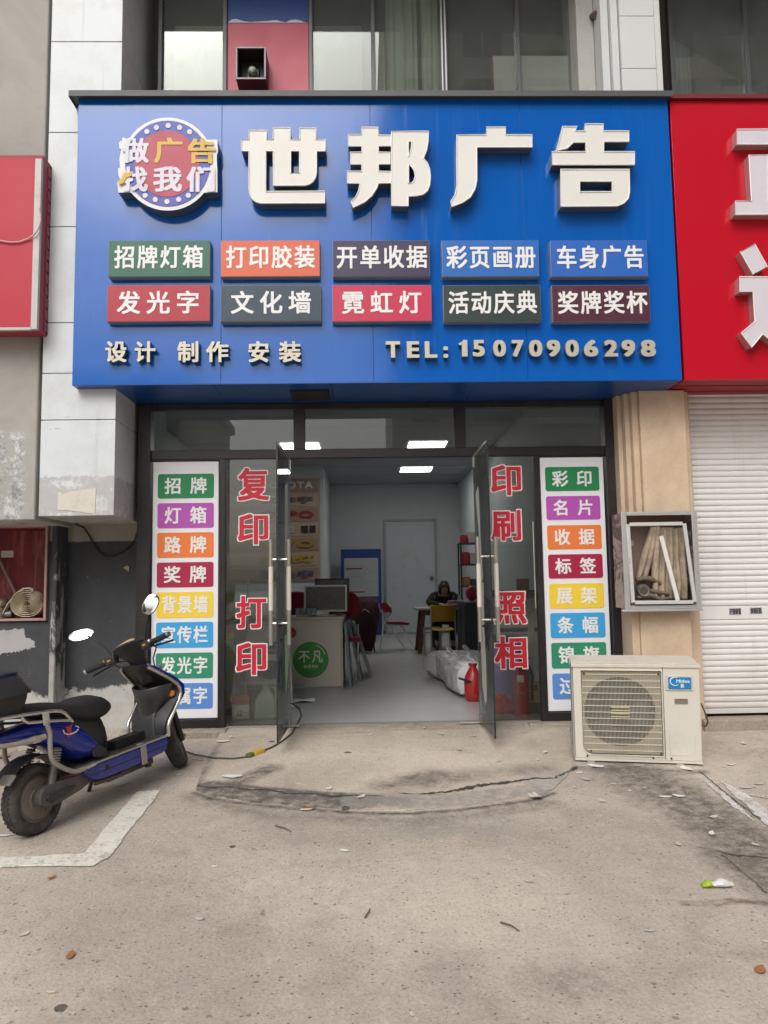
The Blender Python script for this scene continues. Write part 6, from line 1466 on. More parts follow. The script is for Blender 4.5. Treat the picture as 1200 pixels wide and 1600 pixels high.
# crumpled green and white packet
p = GP(1118, 1388); pk_ = thing('wrapper', 'crumpled white packet with a green end on the forecourt', 'wrapper', p)
rr5 = random.Random(3)
def blob(x0, x1, r_, mat, nm):
    secs = []; n = 10; N = 9
    for i in range(N+1):
        t = i/N; x = p.x+x0+(x1-x0)*t; k_ = r_*(.45+.55*math.sin(math.pi*min(max(t, .08), .92)))
        secs.append([(x+rr5.uniform(-.004, .004), p.y+k_*1.2*math.cos(2*math.pi*j/n)*rr5.uniform(.8, 1.15), p.z+.004+k_*.8+k_*.8*math.sin(2*math.pi*j/n)*rr5.uniform(.75, 1.15)) for j in range(n)])
    MB().loft(secs).build(nm, mat, pk_, smooth=30)
blob(-.055, -.012, .018, paint('lime plastic', (.36, .52, .03), .35), 'green_end'); blob(-.014, .07, .02, paint('white plastic film', (.68, .68, .66), .35), 'packet')
# extension cord with its socket block
def cordpt(a, b, t=None): q_ = (t or RT)(a, b); return q_+Vector((0, 0, .008))
ec = thing('extension_cord', 'grey extension cord with a yellow green socket lying on the ramp', 'extension cord', RT(398, 1181))
MB().tube([GP(292, 1177, .01), GP(305, 1182, .01), cordpt(335, 1186), cordpt(365, 1187), cordpt(388, 1184)], .0055, 8).build('cord', paint('grey green cord', (.07, .075, .065), .6), ec, smooth=60)
MB().tube([cordpt(408, 1176), cordpt(425, 1169), cordpt(440, 1160), cordpt(456, 1148), Vector((WX(466, 1128, .08), .08, FZ+.008)), Vector((WX(471, 1112, .4), .4, FZ+.008)), Vector((WX(468, 1098, .75), .75, FZ+.008)), Vector((WX(457, 1091, 1.0), 1.0, FZ+.008)), Vector((WX(445, 1089, 1.2), 1.2, FZ+.008))], .0055, 8).build('cord', _cache['grey green cord'], ec, smooth=60)
a, b = cordpt(386, 1184), cordpt(411, 1175)
d_ = (b-a).normalized()
mb = MB(); mb.bar(a, a+d_*.055, .04, .035); mb.build('plug', paint('dark green plug', (.10, .12, .035), .5), ec, bevel=.008)
mb = MB(); mb.bar(a+d_*.05, b, .045, .04); mb.build('socket', paint('yellow socket', (.55, .36, .05), .5), ec, bevel=.008)
# ================================================================ inside the shop
def fl(px, Y): return Vector((WX(px, 1000, Y), Y, FZ))
def rel(px, py, Y): return W(px, py, Y)
# ceiling light panels
M_lamp = emit('lit panel', (1, .98, .94), 11.0)
for i, (px_, py_, Y, lab) in enumerate([(667, 693.5, 5.9, 'lit square ceiling panel seen through the middle transom window'), (470, 695, 5.9, 'lit square ceiling panel seen half hidden by a transom post'), (650, 733.5, 8.5, 'lit square ceiling panel deeper in the shop above the doorway')]):
    x = WX(px_, py_, Y); t = thing('ceiling_light', lab, 'ceiling light', (x, Y, CZ))
    MB().box(x-.295, x+.295, Y-.295, Y+.295, CZ-.012, CZ-.006).build('diffuser', M_lamp, t)
    mb = MB(); mb.box(x-.31, x+.31, Y-.31, Y-.2955, CZ-.014, CZ-.004); mb.box(x-.31, x+.31, Y+.2955, Y+.31, CZ-.014, CZ-.004); mb.box(x-.31, x-.2955, Y-.295, Y+.295, CZ-.014, CZ-.004); mb.box(x+.2955, x+.31, Y-.295, Y+.295, CZ-.014, CZ-.004); mb.build('light_frame', paint('white light frame', (.7, .7, .7), .5), t)
# sample board with seven rows of letters
SBY = 7.985
sb = thing('sample_board', 'tall beige board of sample letters on a shop wall above the desk', 'sample board', (-1.6, SBY, 1.3))
bx0, bx1 = WX(352, 800, SBY), WX(500, 800, SBY); bz1, bz0 = WZ(500, 747, SBY), WZ(500, 908, SBY)
MB().box(bx0, bx1, SBY-.02, 8.0, bz0, bz1).build('board_panel', paint('beige board', (.46, .34, .25), .6), sb)
rowsb = [('TOYOTA', (.55, .52, .48)), ('立体字', (.10, .095, .09)), ('OPPO', (.35, .02, .03)), ('上悦', (.6, .58, .55)), ('VIVO', (.45, .28, .05)), ('光明灯', (.5, .36, .03)), ('精品字', (.18, .14, .22))]
H_ = (bz1-bz0)/7
for i, (s, c) in enumerate(rowsb):
    z1 = bz1-i*H_-.02; z0 = z1-H_+.035
    o = MB().box(bx0+.04, bx1-.04, SBY-.035, SBY-.021, z0, z1).build('sample_panel', paint('sample panel %d' % (i % 2), (.36, .25, .18) if i % 2 == 0 else (.48, .37, .28), .5), sb, bevel=.004)
    mb = MB(); x1 = bx1-.12; x0 = x1-(.95 if len(s) > 2 else .62)
    if len(s) == 2: x1 -= .33; x0 = x1-.45
    (put_word if s.isascii() else put_text)(mb, s, x0, x1, z0+.06, z1-.05, xz, SBY-.075, SBY-.036, bx=.035, by=.025, gap=.08); mb.build('sample_lettering', paint('sample letter %d' % i, c, .4, .2), o)
    if len(s) == 2:
        mb = MB(); mb.box(bx1-.34, bx1-.22, SBY-.07, SBY-.036, z0+.06, z1-.05); mb.box(bx1-.19, bx1-.08, SBY-.07, SBY-.036, z0+.06, z1-.05); mb.build('sample_block', paint('dark sample block', (.02, .018, .018), .4), o)
# reception desk
DKY = 2.1
dk = thing('desk', 'white reception desk with a round green emblem on its front', 'desk', (-.9, DKY, FZ))
dxr, dxl = WX(536, 1000, DKY), -1.62; dz = WZ(500, 964, DKY)
M_dk = paint('cream desk board', (.55, .50, .45), .5, dirt=.12)
mb = MB(); mb.box(dxl, dxr-.025, DKY, DKY+.02, FZ+.01, dz-.03); mb.build('front_panel', M_dk, dk, bevel=.003)
mb = MB(); mb.box(dxr-.0245, dxr, DKY-.003, DKY+.66, FZ, dz-.03); mb.build('side_panel', paint('warm desk board', (.46, .40, .34), .5), dk, bevel=.003); MB().box(dxl-.02, dxl-.0005, DKY, DKY+.66, FZ, dz-.03).build('side_panel', _cache['warm desk board'], dk, bevel=.003)
MB().box(dxl-.03, dxr+.015, DKY-.02, DKY+.70, dz-.0295, dz).build('desk_top', paint('desk top', (.5, .45, .38), .35), dk, bevel=.003)
gc = W(485.5, 1031, DKY-.004); gr_ = 27.5/1200*(DKY+6)
mb = MB(); mb.prism([[(gc.x+gr_*math.cos(2*math.pi*k/48), gc.z+gr_*math.sin(2*math.pi*k/48)) for k in range(48)]], xz, DKY-.004, DKY); em = mb.build('emblem', paint('emblem green', (.045, .26, .035), .4), dk)
mb = MB(); put_text(mb, '不凡', gc.x-.125, gc.x+.125, gc.z-.03, gc.z+.10, xz, DKY-.007, DKY-.0036, bx=.02, by=.015, gap=.2); put_word(mb, 'BUFAN', gc.x-.07, gc.x+.07, gc.z-.085, gc.z-.05, xz, DKY-.007, DKY-.0036)
mb.tube([(gc.x+gr_*.86*math.cos(R(a)), DKY-.005, gc.z+gr_*.86*math.sin(R(a))) for a in range(20, 75, 5)], .004, 6); mb.build('lettering', paint('pale green print', (.62, .68, .58), .5), em)
gc = W(455, 988.5, DKY-.004); mb = MB(); mb.prism([[(gc.x+.055*math.cos(2*math.pi*k/32), gc.z+.055*math.sin(2*math.pi*k/32)) for k in range(32)]], xz, DKY-.004, DKY); mb.build('red_dot', paint('emblem red', (.42, .02, .05), .4), dk)
# monitors
def monitor(px0, px1, py0, py1, Y, label, mat):
    x0, x1, z1, z0 = WX(px0, 935, Y), WX(px1, 935, Y), WZ(510, py0, Y), WZ(510, py1, Y); xm = (x0+x1)/2
    t = thing('monitor', label, 'monitor', (xm, Y, dz)); b = .018
    MB().box(x0, x1, Y+.006, Y+.035, z0, z1).build('monitor_back', mat, t, bevel=.004)
    mb = MB(); mb.box(x0, x0+b, Y, Y+.0055, z0, z1); mb.box(x1-b, x1, Y, Y+.0055, z0, z1); mb.box(x0+b, x1-b, Y, Y+.0055, z1-b, z1); mb.box(x0+b, x1-b, Y, Y+.0055, z0, z0+b*1.2); mb.build('bezel', mat, t)
    MB().box(x0+b, x1-b, Y+.003, Y+.0055, z0+b*1.2, z1-b).build('screen', paint('dark screen', (.055, .055, .06), .25), t)
    mb = MB(); mb.box(xm-.03, xm+.03, Y+.012, Y+.03, dz+.008, z0); mb.box(xm-.11, xm+.11, Y-.06, Y+.11, dz+.0005, dz+.012); mb.build('monitor_stand', mat, t, bevel=.003)
monitor(475, 542, 914, 956, 2.38, 'white framed monitor on the reception desk', paint('white bezel', (.66, .65, .62), .4))
monitor(492, 546, 904, 948, 2.62, 'black monitor standing behind the white framed one', M_sblack)
# tumblers on the desk
for i, p in enumerate((466, 474.5, 483, 490.5)):
    c = W(p, 962, 2.25); c.z = dz
    o = MB().lathe([(.024, .001), (.032, .09), (.030, .09), (.022, .006)], c, (0, 0, 1), 20).build('tumbler', glass('tumbler glass', (.85, .9, .9), ior=1.3, body=(.6, .66, .66), bodyfac=.45), smooth=50)
    tag(o, 'clear glass tumbler in the row on the reception desk', 'tumbler', 'tumblers on the reception desk')
# red chairs behind the desk
M_redfab = paint('red chair cloth', (.27, .012, .03), .75)
for px_, Y, lab in ((464, 3.35, 'red chair with a rounded back partly behind the glass tumblers'), (536, 3.0, 'red chair with a rounded back beside the dark maroon coat')):
    x = WX(px_, 940, Y); t = thing('chair', lab, 'chair', (x, Y, FZ), 'red chairs behind the desk')
    zc = WZ(px_, 945, Y)
    mb = MB(); mb.loft([[(x+.20*math.copysign(abs(math.cos(a))**.8, math.cos(a))*k, Y+o_, zc+.16*math.sin(a)*k) for a in [2*math.pi*i/28 for i in range(28)]] for k, o_ in ((.9, -.02), (1, 0), (.97, .03), (.85, .045))]); mb.build('backrest', M_redfab, t, smooth=50)
    mb = MB(); mb.loft([ring(0, -.03, .03, .2)]*1 or []) if False else mb.box(x-.2, x+.2, Y-.44, Y-.02, FZ+.43, FZ+.48); mb.build('seat', M_redfab, t, bevel=.02)
    for sx_ in (-.17, .17):
        for sy_ in (-.40, 0): MB().cyl((x+sx_, Y+sy_, FZ), (x+sx_, Y+sy_, FZ+(.43 if sy_ else .6)), .011, n=10).build('leg', M_chr, t, smooth=50)
# sheets leaning at the desk end
M_sheet = paint('grey green sheet', (.13, .165, .165), .3)
for i, (xo, Y, tilt, l_) in enumerate(((.005, 2.35, .05, .62), (.03, 2.9, .13, .62), (.07, 3.2, .20, .64))):
    x = dxr+.02+xo; t = MB(); h_ = .66-.02*i
    t.obox((x+tilt/2*1.0, Y, FZ+h_/2), (.014, 0, 0), (0, .33, 0), (-tilt/2, 0, h_/2)); tag(t.build('leaning_sheet', M_sheet, bevel=.001), ['grey sheet leaning closest to the reception desk side', 'middle grey sheet of those leaning on the desk side', 'outermost grey sheet leaning on the desk side'][i], 'sheet', 'sheets leaning on the desk')
# draped dark chair
Y = 6.1; x = WX(568, 980, Y)
dcx = thing('chair', 'chair draped with a dark maroon coat by the blue display stand', 'chair', (x, Y, FZ)); rr6 = random.Random(11)
M_maroon = paint('maroon coat', (.045, .010, .014), .85)
zt_ = WZ(568, 934, Y); secs = []
for z, w_, dd in ((FZ+.03, .10, .10), (FZ+.2, .16, .16), (FZ+.35, .20, .2), (FZ+.5, .215, .22), (FZ+.65, .21, .18), (FZ+.78, .19, .14), (zt_-.06, .17, .10), (zt_, .11, .06)):
    secs.append([(x+.02+w_*math.cos(a)*(1+.13*math.sin(5*a+z*9)), Y+dd*math.sin(a)*(1+.1*math.sin(4*a+z*7)), z+.01*math.sin(3*a)) for a in [2*math.pi*i/40 for i in range(40)]])
MB().loft(secs).build('coat', M_maroon, dcx, smooth=60)
mb = MB(); c = W(565, 955, Y-.24); mb.tube([c, c+Vector((.04, 0, .03)), c+Vector((.09, 0, .005)), c+Vector((.13, 0, -.03))], [.006, .012, .014, .005], 8, flat=.5); mb.build('white_ribbon', paint('grey white ribbon', (.4, .4, .4), .7), dcx, smooth=50)
for sx_ in (-.15, .17): MB().cyl((x+sx_, Y+.1, FZ), (x+sx_*.7, Y+.05, FZ+.45), .012, n=8).build('leg', M_sblack, dcx, smooth=50)
# display stand near the back wall
Y = 10.3; ds = thing('display_stand', 'blue framed display stand with a white poster against the back wall', 'display stand', (WX(564, 980, Y), Y, FZ))
x0, x1 = WX(533, 920, Y), WX(596, 920, Y); z1 = WZ(564, 858, Y); M_dblue = paint('stand blue', (.010, .045, .23), .5)
MB().box(x0, x1, Y, Y+.05, FZ+.005, z1).build('stand_body', M_dblue, ds, bevel=.01)
zA, zB = WZ(564, 872, Y), WZ(564, 932, Y)
o = MB().box(x0+.07, x1-.06, Y-.006, Y-.0005, zB, zA).build('poster', paint('grey white poster', (.42, .43, .45), .6), ds)
mb = MB(); mb.box(x0+.1, x0+.45, Y-.009, Y-.0065, zA-.24, zA-.21); mb.box(x0+.1, x0+.5, Y-.009, Y-.0065, zB+.08, zB+.11); mb.build('poster_stripe', paint('poster red', (.3, .06, .07), .6), o)
mb = MB()
for k in range(9): mb.box(x0+.1, x0+.1+.6*(.5+.5*math.sin(k*2.3)**2), Y-.009, Y-.0065, zB+.2+k*.055, zB+.212+k*.055)
mb.build('poster_print', paint('poster grey', (.33, .33, .35), .6), o)
o = MB().box(x1-.34, x1-.06, Y-.006, Y-.0005, FZ+.06, zB-.03).build('poster', paint('violet poster', (.07, .06, .16), .6), ds)
mb = MB()
for k in range(4):
    for j in range(2): mb.box(x1-.32+j*.12, x1-.215+j*.12, Y-.009, Y-.0065, FZ+.1+k*.16, FZ+.22+k*.16)
mb.build('poster_grid', paint('pale violet', (.16, .15, .27), .6), o)
# folding chair
Y = 6.5; x = WX(616, 980, Y); fcx = thing('folding_chair', 'white folding chair with red seat and back in the middle of the shop', 'folding chair', (x, Y, FZ))
s_ = (Y+6)/1200
def fp(px_, py_, dy): p = W(px_, py_, Y+dy); return p
M_fw = paint('chair white tube', (.72, .71, .68), .4)
for dy in (-.19, .19):
    MB().tube([fp(591, 944, dy*.8), fp(594, 953, dy*.8), fp(632, 1012, dy)], .014, 10).build('leg', M_fw, fcx, smooth=60)
    MB().tube([fp(612, 956, dy*.8), fp(600, 975, dy*.8), fp(594, 1013, dy)], .013, 10).build('leg', M_fw, fcx, smooth=60)
    MB().tube([fp(628, 979, dy*.85), fp(646, 1009, dy)], .012, 10).build('leg', M_fw, fcx, smooth=60)
mb = MB(); mb.loft([[fp(593, 943, dy), fp(603, 941, dy), fp(612, 951, dy), fp(612, 957, dy), fp(600, 957, dy)] for dy in (-.2, -.1, .1, .2)]); mb.build('backrest', M_redfab, fcx, bevel=.006)
mb = MB(); mb.loft([[fp(603, 972, dy), fp(628, 971.5, dy), fp(640, 973.5, dy), fp(638, 977, dy), fp(606, 975.5, dy)] for dy in (-.19, .19)]); mb.build('seat', M_redfab, fcx, bevel=.004)
mb = MB(); mb.loft([[fp(602, 976, dy), fp(637, 977.5, dy), fp(628, 980, dy), fp(606, 979, dy)] for dy in (-.185, .185)]); mb.build('seat_pan', M_fw, fcx)
# work table, seated person, yellow chair
TY0, TY1 = 5.75, 6.55; tz = WZ(690, 950, TY0)
tx0, tx1 = WX(650, 950, TY0), WX(731, 950, TY0)
tb_ = thing('table', 'work table with a pale top and slanted reddish brown legs', 'table', ((tx0+tx1)/2, 6.1, FZ))
MB().box(tx0, tx1, TY0, TY1, tz-.03, tz).build('table_top', paint('pale table top', (.42, .42, .40), .35), tb_, bevel=.004)
M_rb = paint('red brown wood', (.10, .022, .014), .45)
for xa_, xb_ in ((tx0+.12, tx0+.05), (tx1-.12, tx1-.01)):
    for ya_ in (TY0+.06, TY1-.06): MB().bar((xb_, ya_+(-.04 if ya_ < 6.1 else .04), FZ), (xa_, ya_, tz-.031), .06, .07, up=(0, 1, 0)).build('leg', M_rb, tb_, bevel=.004)
mb = MB(); mb.box(tx0+.09, tx1-.09, TY0+.08, TY0+.10, tz-.11, tz-.031); mb.box(tx0+.09, tx1-.09, TY1-.10, TY1-.08, tz-.11, tz-.031); mb.build('apron', M_rb, tb_)
ych = thing('chair', 'yellow plastic chair with pale metal legs in front of the work table', 'chair', (WX(692, 990, 5.4), 5.4, FZ))
M_yel = paint('yellow plastic', (.50, .27, .012), .5)
Yb = 5.2
x0, x1, z1, z0 = WX(672.5, 955, Yb), WX(712, 955, Yb), WZ(692, 946, Yb), WZ(692, 971, Yb)
mb = MB(); mb.grid(lambda u, v: (x0+(x1-x0)*u, Yb-.03+.07*(2*u-1)**2-.03*v, z0+(z1-z0)*v-.012*(2*u-1)**2*(1 if v < .5 else -1)), 14, 6); mb.build('backrest', M_yel, ych, solid=.008, smooth=60)
zs_ = WZ(692, 983, 5.4); mb = MB(); mb.grid(lambda u, v: (x0+.02+(x1-x0-.04)*u, Yb+.02+.38*v, zs_-.014*math.sin(math.pi*u)+.012*v), 10, 8); mb.build('seat', M_yel, ych, solid=.012, smooth=60)
M_tubep = paint('pale chair tube', (.40, .41, .36), .4)
for xa_ in (x0+.01, x1-.01):
    MB().tube([(xa_, Yb+.0, z1-.06), (xa_, Yb+.02, zs_), (xa_+(-.006 if xa_ < (x0+x1)/2 else .012), Yb-.05, FZ)], .011, 10).build('leg', M_tubep, ych, smooth=60)
    MB().tube([(xa_+(.03 if xa_ < (x0+x1)/2 else -.05), Yb+.38, zs_-.01), (xa_+(.02 if xa_ < (x0+x1)/2 else -.03), Yb+.44, FZ)], .010, 10).build('leg', M_tubep, ych, smooth=60)
gs = thing('stool', 'low stool with a greenish seat beside the yellow chair', 'stool', (WX(672, 990, 5.5), 5.5, FZ))
x = WX(673, 990, 5.55); z_ = WZ(673, 981, 5.5); MB().box(x-.10, x+.16, 5.5, 5.78, z_-.025, z_).build('seat', paint('olive seat', (.16, .2, .03), .6), gs, bevel=.008)
for a in (-.09, .15):
    for b in (5.52, 5.76): MB().cyl((x+a, b, FZ), (x+a, b, z_-.026), .010, n=8).build('leg', M_tubep, gs, smooth=50)
# items on the table
mb = MB(); p = W(714, 947, 5.9); bk = thing('book_stack', 'small stack of red and pale folders on the work table', 'folders', (p.x, 5.95, tz))
for i, (w_, c, nm) in enumerate(((.17, (.35, .03, .02), 'red folder'), (.15, (.36, .34, .32), 'grey folder'), (.13, (.32, .2, .15), 'brown folder'))): MB().box(p.x-w_, p.x+w_*.8, 5.85, 6.05, tz+.002+i*.036, tz+.034+i*.036).build('folder', paint(nm, c, .6), bk, bevel=.003)
p = W(718, 940, 6.2); p.z = tz
bt = thing('bottle', 'pale plastic bottle on the work table', 'bottle', p); MB().lathe([(.03, .001), (.034, .01), (.034, .13), (.014, .17), (.014, .19), (0, .19)], p, (0, 0, 1), 20).build('bottle_body', paint('pale bottle', (.3, .32, .33), .3), bt, smooth=50)
MB().lathe([(.016, .1905), (.016, .215), (0, .215)], p, (0, 0, 1), 16).build('bottle_cap', paint('grey cap', (.1, .1, .1), .5), bt, smooth=50)

# ---------------- the seated person, leaning over the table
PX_, PYy = WX(692, 930, 6.75), 6.75
pr = thing('person', 'person in a black jacket with a pale hair band leaning over the work table', 'person', (PX_, PYy, FZ))
def skin(name, nodes, edges, mat, parent, root, sub=2):
    me = bpy.data.meshes.new(name); off = origin_of(parent)
    me.from_pydata([Vector(n[0])-off for n in nodes], edges, []); me.materials.append(mat)
    o = link(bpy.data.objects.new(name, me)); o.parent = parent
    m = o.modifiers.new('skin', 'SKIN'); m.use_smooth_shade = True
    for i, n in enumerate(nodes):
        r_ = n[1]; r_ = (r_, r_) if not isinstance(r_, tuple) else r_; me.skin_vertices[0].data[i].radius = r_
        me.skin_vertices[0].data[i].use_root = (i == root)
    s2 = o.modifiers.new('subd', 'SUBSURF'); s2.levels = s2.render_levels = sub
    return o
M_skin = paint('skin', (.36, .21, .15), .55, dirt=.08); M_jack = paint('black jacket', (.010, .010, .012), .85, dirt=.2); M_trou = paint('black trousers', (.014, .014, .018), .85)
M_hair = paint('black hair', (.008, .007, .007), .5)
zh = tz+.03
N = []; E_ = []
def nd(p, r_): N.append((Vector((PX_+p[0], PYy+p[1], FZ+p[2])), r_)); return len(N)-1
def ed(*ids): E_.extend(list(zip(ids[:-1], ids[1:])))
tzr = tz-FZ
pel = nd((0, .10, .52), (.13, .10)); wa = nd((0, .06, .68), (.12, .09)); chs = nd((0, -.05, .79), (.14, .10)); up_ = nd((0, -.14, .86), (.09, .075)); nk = nd((0, -.19, .90), .05); hb = nd((0, -.235, .93), (.062, .07)); hd_ = nd((0, -.255, .98), (.078, .088)); ht = nd((0, -.25, 1.035), (.06, .07))
ed(pel, wa, chs, up_, nk, hb, hd_, ht)
for sg in (-1, 1):
    sh_ = nd((.16*sg, -.11, .845), .062); el = nd((.25*sg, -.20, tzr+.05), .045); wr = nd((.085*sg, -.43, tzr+.035), .026); pa = nd((.055*sg, -.49, tzr+.035), (.034, .018)); kn_ = nd((.045*sg, -.52, tzr+.036), (.036, .016))
    ed(up_, sh_, el, wr, pa, kn_)
    for i, (fx_, L_) in enumerate(((-.027, .058), (-.009, .068), (.009, .064), (.026, .05))):
        a = nd((.045*sg+fx_, -.535, tzr+.038), .0095); b = nd((.040*sg+fx_*1.1, -.535-L_*.5, tzr+.036), .009); c = nd((.034*sg+fx_*1.1, -.535-L_*.85, tzr+.014), .008); ed(kn_, a, b, c)
    a = nd((.020*sg, -.485, tzr+.03), .011); b = nd((.002*sg, -.515, tzr+.028), .0095); c = nd((-.004*sg, -.535, tzr+.02), .0085); ed(pa, a, b, c)
    hp_ = nd((.09*sg, .06, .49), .085); kn = nd((.12*sg, -.33, .50), .062); an = nd((.12*sg, -.30, .10), .042); to = nd((.13*sg, -.42, .045), (.042, .03)); ed(pel, hp_, kn, an, to)
skin('body', N, E_, M_skin, pr, 0)
N = []; E_ = []
pel = nd((0, .10, .50), (.145, .115)); wa = nd((0, .06, .68), (.145, .11)); chs = nd((0, -.05, .79), (.165, .12)); up_ = nd((0, -.135, .855), (.11, .09)); ck = nd((0, -.175, .89), (.075, .07)); ed(pel, wa, chs, up_, ck)
for sg in (-1, 1):
    sh_ = nd((.165*sg, -.11, .84), .082); el = nd((.26*sg, -.20, tzr+.06), .064); wr = nd((.105*sg, -.40, tzr+.04), .040); cf = nd((.09*sg, -.42, tzr+.037), .036); ed(up_, sh_, el, wr, cf)
skin('jacket', N, E_, M_jack, pr, 0)
N = []; E_ = []
pel = nd((0, .10, .50), (.14, .11))
for sg in (-1, 1):
    hp_ = nd((.09*sg, .06, .49), .10); kn = nd((.12*sg, -.33, .50), .078); an = nd((.12*sg, -.30, .12), .056); ed(pel, hp_, kn, an)
skin('trousers', N, E_, M_trou, pr, 0)
for sg in (-1, 1):
    mb = MB(); x = PX_+.13*sg; mb.loft([[(x+a*w_, PYy+y, FZ+z) for a, z in ((-1, .004), (1, .004), (.9, .05+hh), (0, .07+hh), (-.9, .05+hh))] for y, w_, hh in ((-.25, .045, .03), (-.33, .05, .03), (-.42, .05, .0), (-.47, .035, -.02))]); mb.build('shoe', paint('dark shoe', (.03, .03, .032), .6), pr, bevel=.01)
hc_ = Vector((PX_, PYy-.24, FZ+.995))
mb = MB(); n, m = 22, 12; vs = []; fs = []
for i in range(m+1):
    for k in range(n):
        t, p_ = math.pi*.74*i/m, 2*math.pi*k/n; front = max(0, -math.sin(p_)); tt = t*(1-.38*front)
        rr7 = 1+.03*math.sin(9*p_)+.02*math.sin(17*p_+3*i)
        vs.append((hc_.x+.086*rr7*math.sin(tt)*math.cos(p_)*(1+.12*max(0, tt-1.2)), hc_.y+.012+.104*rr7*math.sin(tt)*math.sin(p_), hc_.z+.100*math.cos(tt)*(1.0 if tt < 1.57 else 1.7)-.004))
for i in range(m):
    for k in range(n): l = (k+1) % n; fs.append((i*n+k, i*n+l, (i+1)*n+l, (i+1)*n+k))
mb.add(vs, fs); mb.build('hair', M_hair, pr, smooth=60, solid=.012)
mb = MB(); mb.tube([(hc_.x+.096*math.cos(a), hc_.y-.012, hc_.z+.104*math.sin(a)) for a in [R(52+8*i) for i in range(10)]], .010, 8, flat=.5)
for sg in (-1, 1): mb.tube([(hc_.x, hc_.y-.03, hc_.z+.108), (hc_.x+.035*sg, hc_.y-.035, hc_.z+.125), (hc_.x+.06*sg, hc_.y-.03, hc_.z+.115), (hc_.x+.03*sg, hc_.y-.035, hc_.z+.106)], [.006, .012, .012, .006], 8, flat=.5)
mb.build('hair_band', paint('pale hair band', (.42, .42, .42), .6), pr, smooth=60)
fy = hc_.y-.095
mb = MB(); mb.loft([[(hc_.x+a*.5, fy+.02-b, hc_.z+z) for a, b in ((-.02, 0), (0, .012+q_), (.02, 0))] for z, q_ in ((.0, .004), (-.025, .012), (-.045, .022), (-.052, .008))]); mb.build('nose', M_skin, pr, smooth=60)
for sg in (-1, 1): MB().ball((hc_.x+.03*sg, fy+.022, hc_.z-.005), (.014, .008, .006), 10).build('eye', paint('dark eye', (.015, .012, .012), .3), pr, smooth=60); MB().ball((hc_.x+.088*sg, hc_.y+.01, hc_.z-.02), (.007, .014, .022), 10).build('ear', M_skin, pr, smooth=60)
MB().ball((hc_.x, fy+.03, hc_.z-.072), (.022, .008, .006), 10).build('mouth', paint('lips', (.25, .09, .08), .5), pr, smooth=60)
mb = MB(); mb.box(PX_-.06, PX_+.10, PYy-.62, PYy-.46, tz+.0005, tz+.006); tag(mb.build('work_sheet', paint('yellowish sheet', (.45, .4, .25), .7)), 'yellowish sheet under the hands of the seated person', 'paper')
pst = thing('stool', 'dark stool the seated person sits on', 'stool', (PX_, PYy+.1, FZ)); MB().box(PX_-.19, PX_+.19, PYy-.08, PYy+.28, FZ+.385, FZ+.42).build('seat', M_sblack, pst, bevel=.01)
for a in (-.16, .16):
    for b in (-.05, .25): MB().cyl((PX_+a, PYy+b, FZ), (PX_+a, PYy+b, FZ+.384), .014, n=8).build('leg', M_sblack, pst, smooth=50)

# shelf unit with goods by the right wall
Y0 = 7.2; x0 = WX(721, 900, Y0); su = thing('shelf_unit', 'dark open shelf unit with cartons behind the dark blue cabinet', 'shelf unit', (x0+.3, Y0, FZ))
M_shelf = paint('dark shelf metal', (.03, .032, .036), .5); ztop_ = WZ(725, 848, Y0)
for x in (x0, x0+.55):
    for y in (Y0, Y0+.35): MB().box(x-.014, x+.014, y-.014, y+.014, FZ, ztop_).build('post', M_shelf, su)
for k in range(5): z = FZ+.25+k*(ztop_-FZ-.27)/4; MB().box(x0-.02, x0+.57, Y0-.02, Y0+.37, z, z+.02).build('shelf', M_shelf, su)
rr8 = random.Random(9); goods = [(.40, .2, .08), (.30, .27, .22), (.06, .08, .12), (.34, .02, .03), (.2, .21, .23), (.45, .42, .38)]
for k in range(5):
    z = FZ+.25+k*(ztop_-FZ-.27)/4+.0205; x = x0+.01
    for j in range(3):
        w_, h_ = rr8.uniform(.10, .16), rr8.uniform(.10, .22); c = goods[(k*3+j*2+(3 if k == 4 else 0)) % 6]
        tag(MB().box(x, x+w_, Y0+.02, Y0+.22, z, z+h_).build('carton', paint('goods %d' % goods.index(c), c, .7), bevel=.006), 'small carton standing on the dark shelf unit', 'carton', 'cartons on the shelf unit'); x += w_+.02
# counter cabinets under the shelf, right side
cb = thing('cabinet', 'dark blue grey low cabinet beside the work table', 'cabinet', (1.75, 5.4, FZ)); x0 = WX(722, 960, 5.0)
MB().box(x0, x0+.55, 4.6, 5.55, FZ+.02, FZ+.78).build('cabinet_body', paint('dark blue cabinet', (.028, .034, .045), .5), cb, bevel=.006); MB().box(x0-.01, x0+.56, 4.58, 5.57, FZ+.7805, FZ+.805).build('cabinet_top', paint('grey top', (.2, .2, .2), .4), cb, bevel=.003)
for k in (0, 1): MB().box(x0-.012, x0-.0005, 4.63+k*.47, 5.05+k*.47, FZ+.05, FZ+.75).build('cabinet_door', paint('cabinet door blue', (.035, .042, .055), .45), cb, bevel=.004)
p = W(733, 910, 5.2); tag(MB().ball((x0+.12, 4.8, FZ+.805+.11), (.09, .09, .11), 16).build('round_tin', paint('red tin', (.36, .02, .03), .4), smooth=60), 'red rounded tin on the dark blue grey cabinet', 'tin')
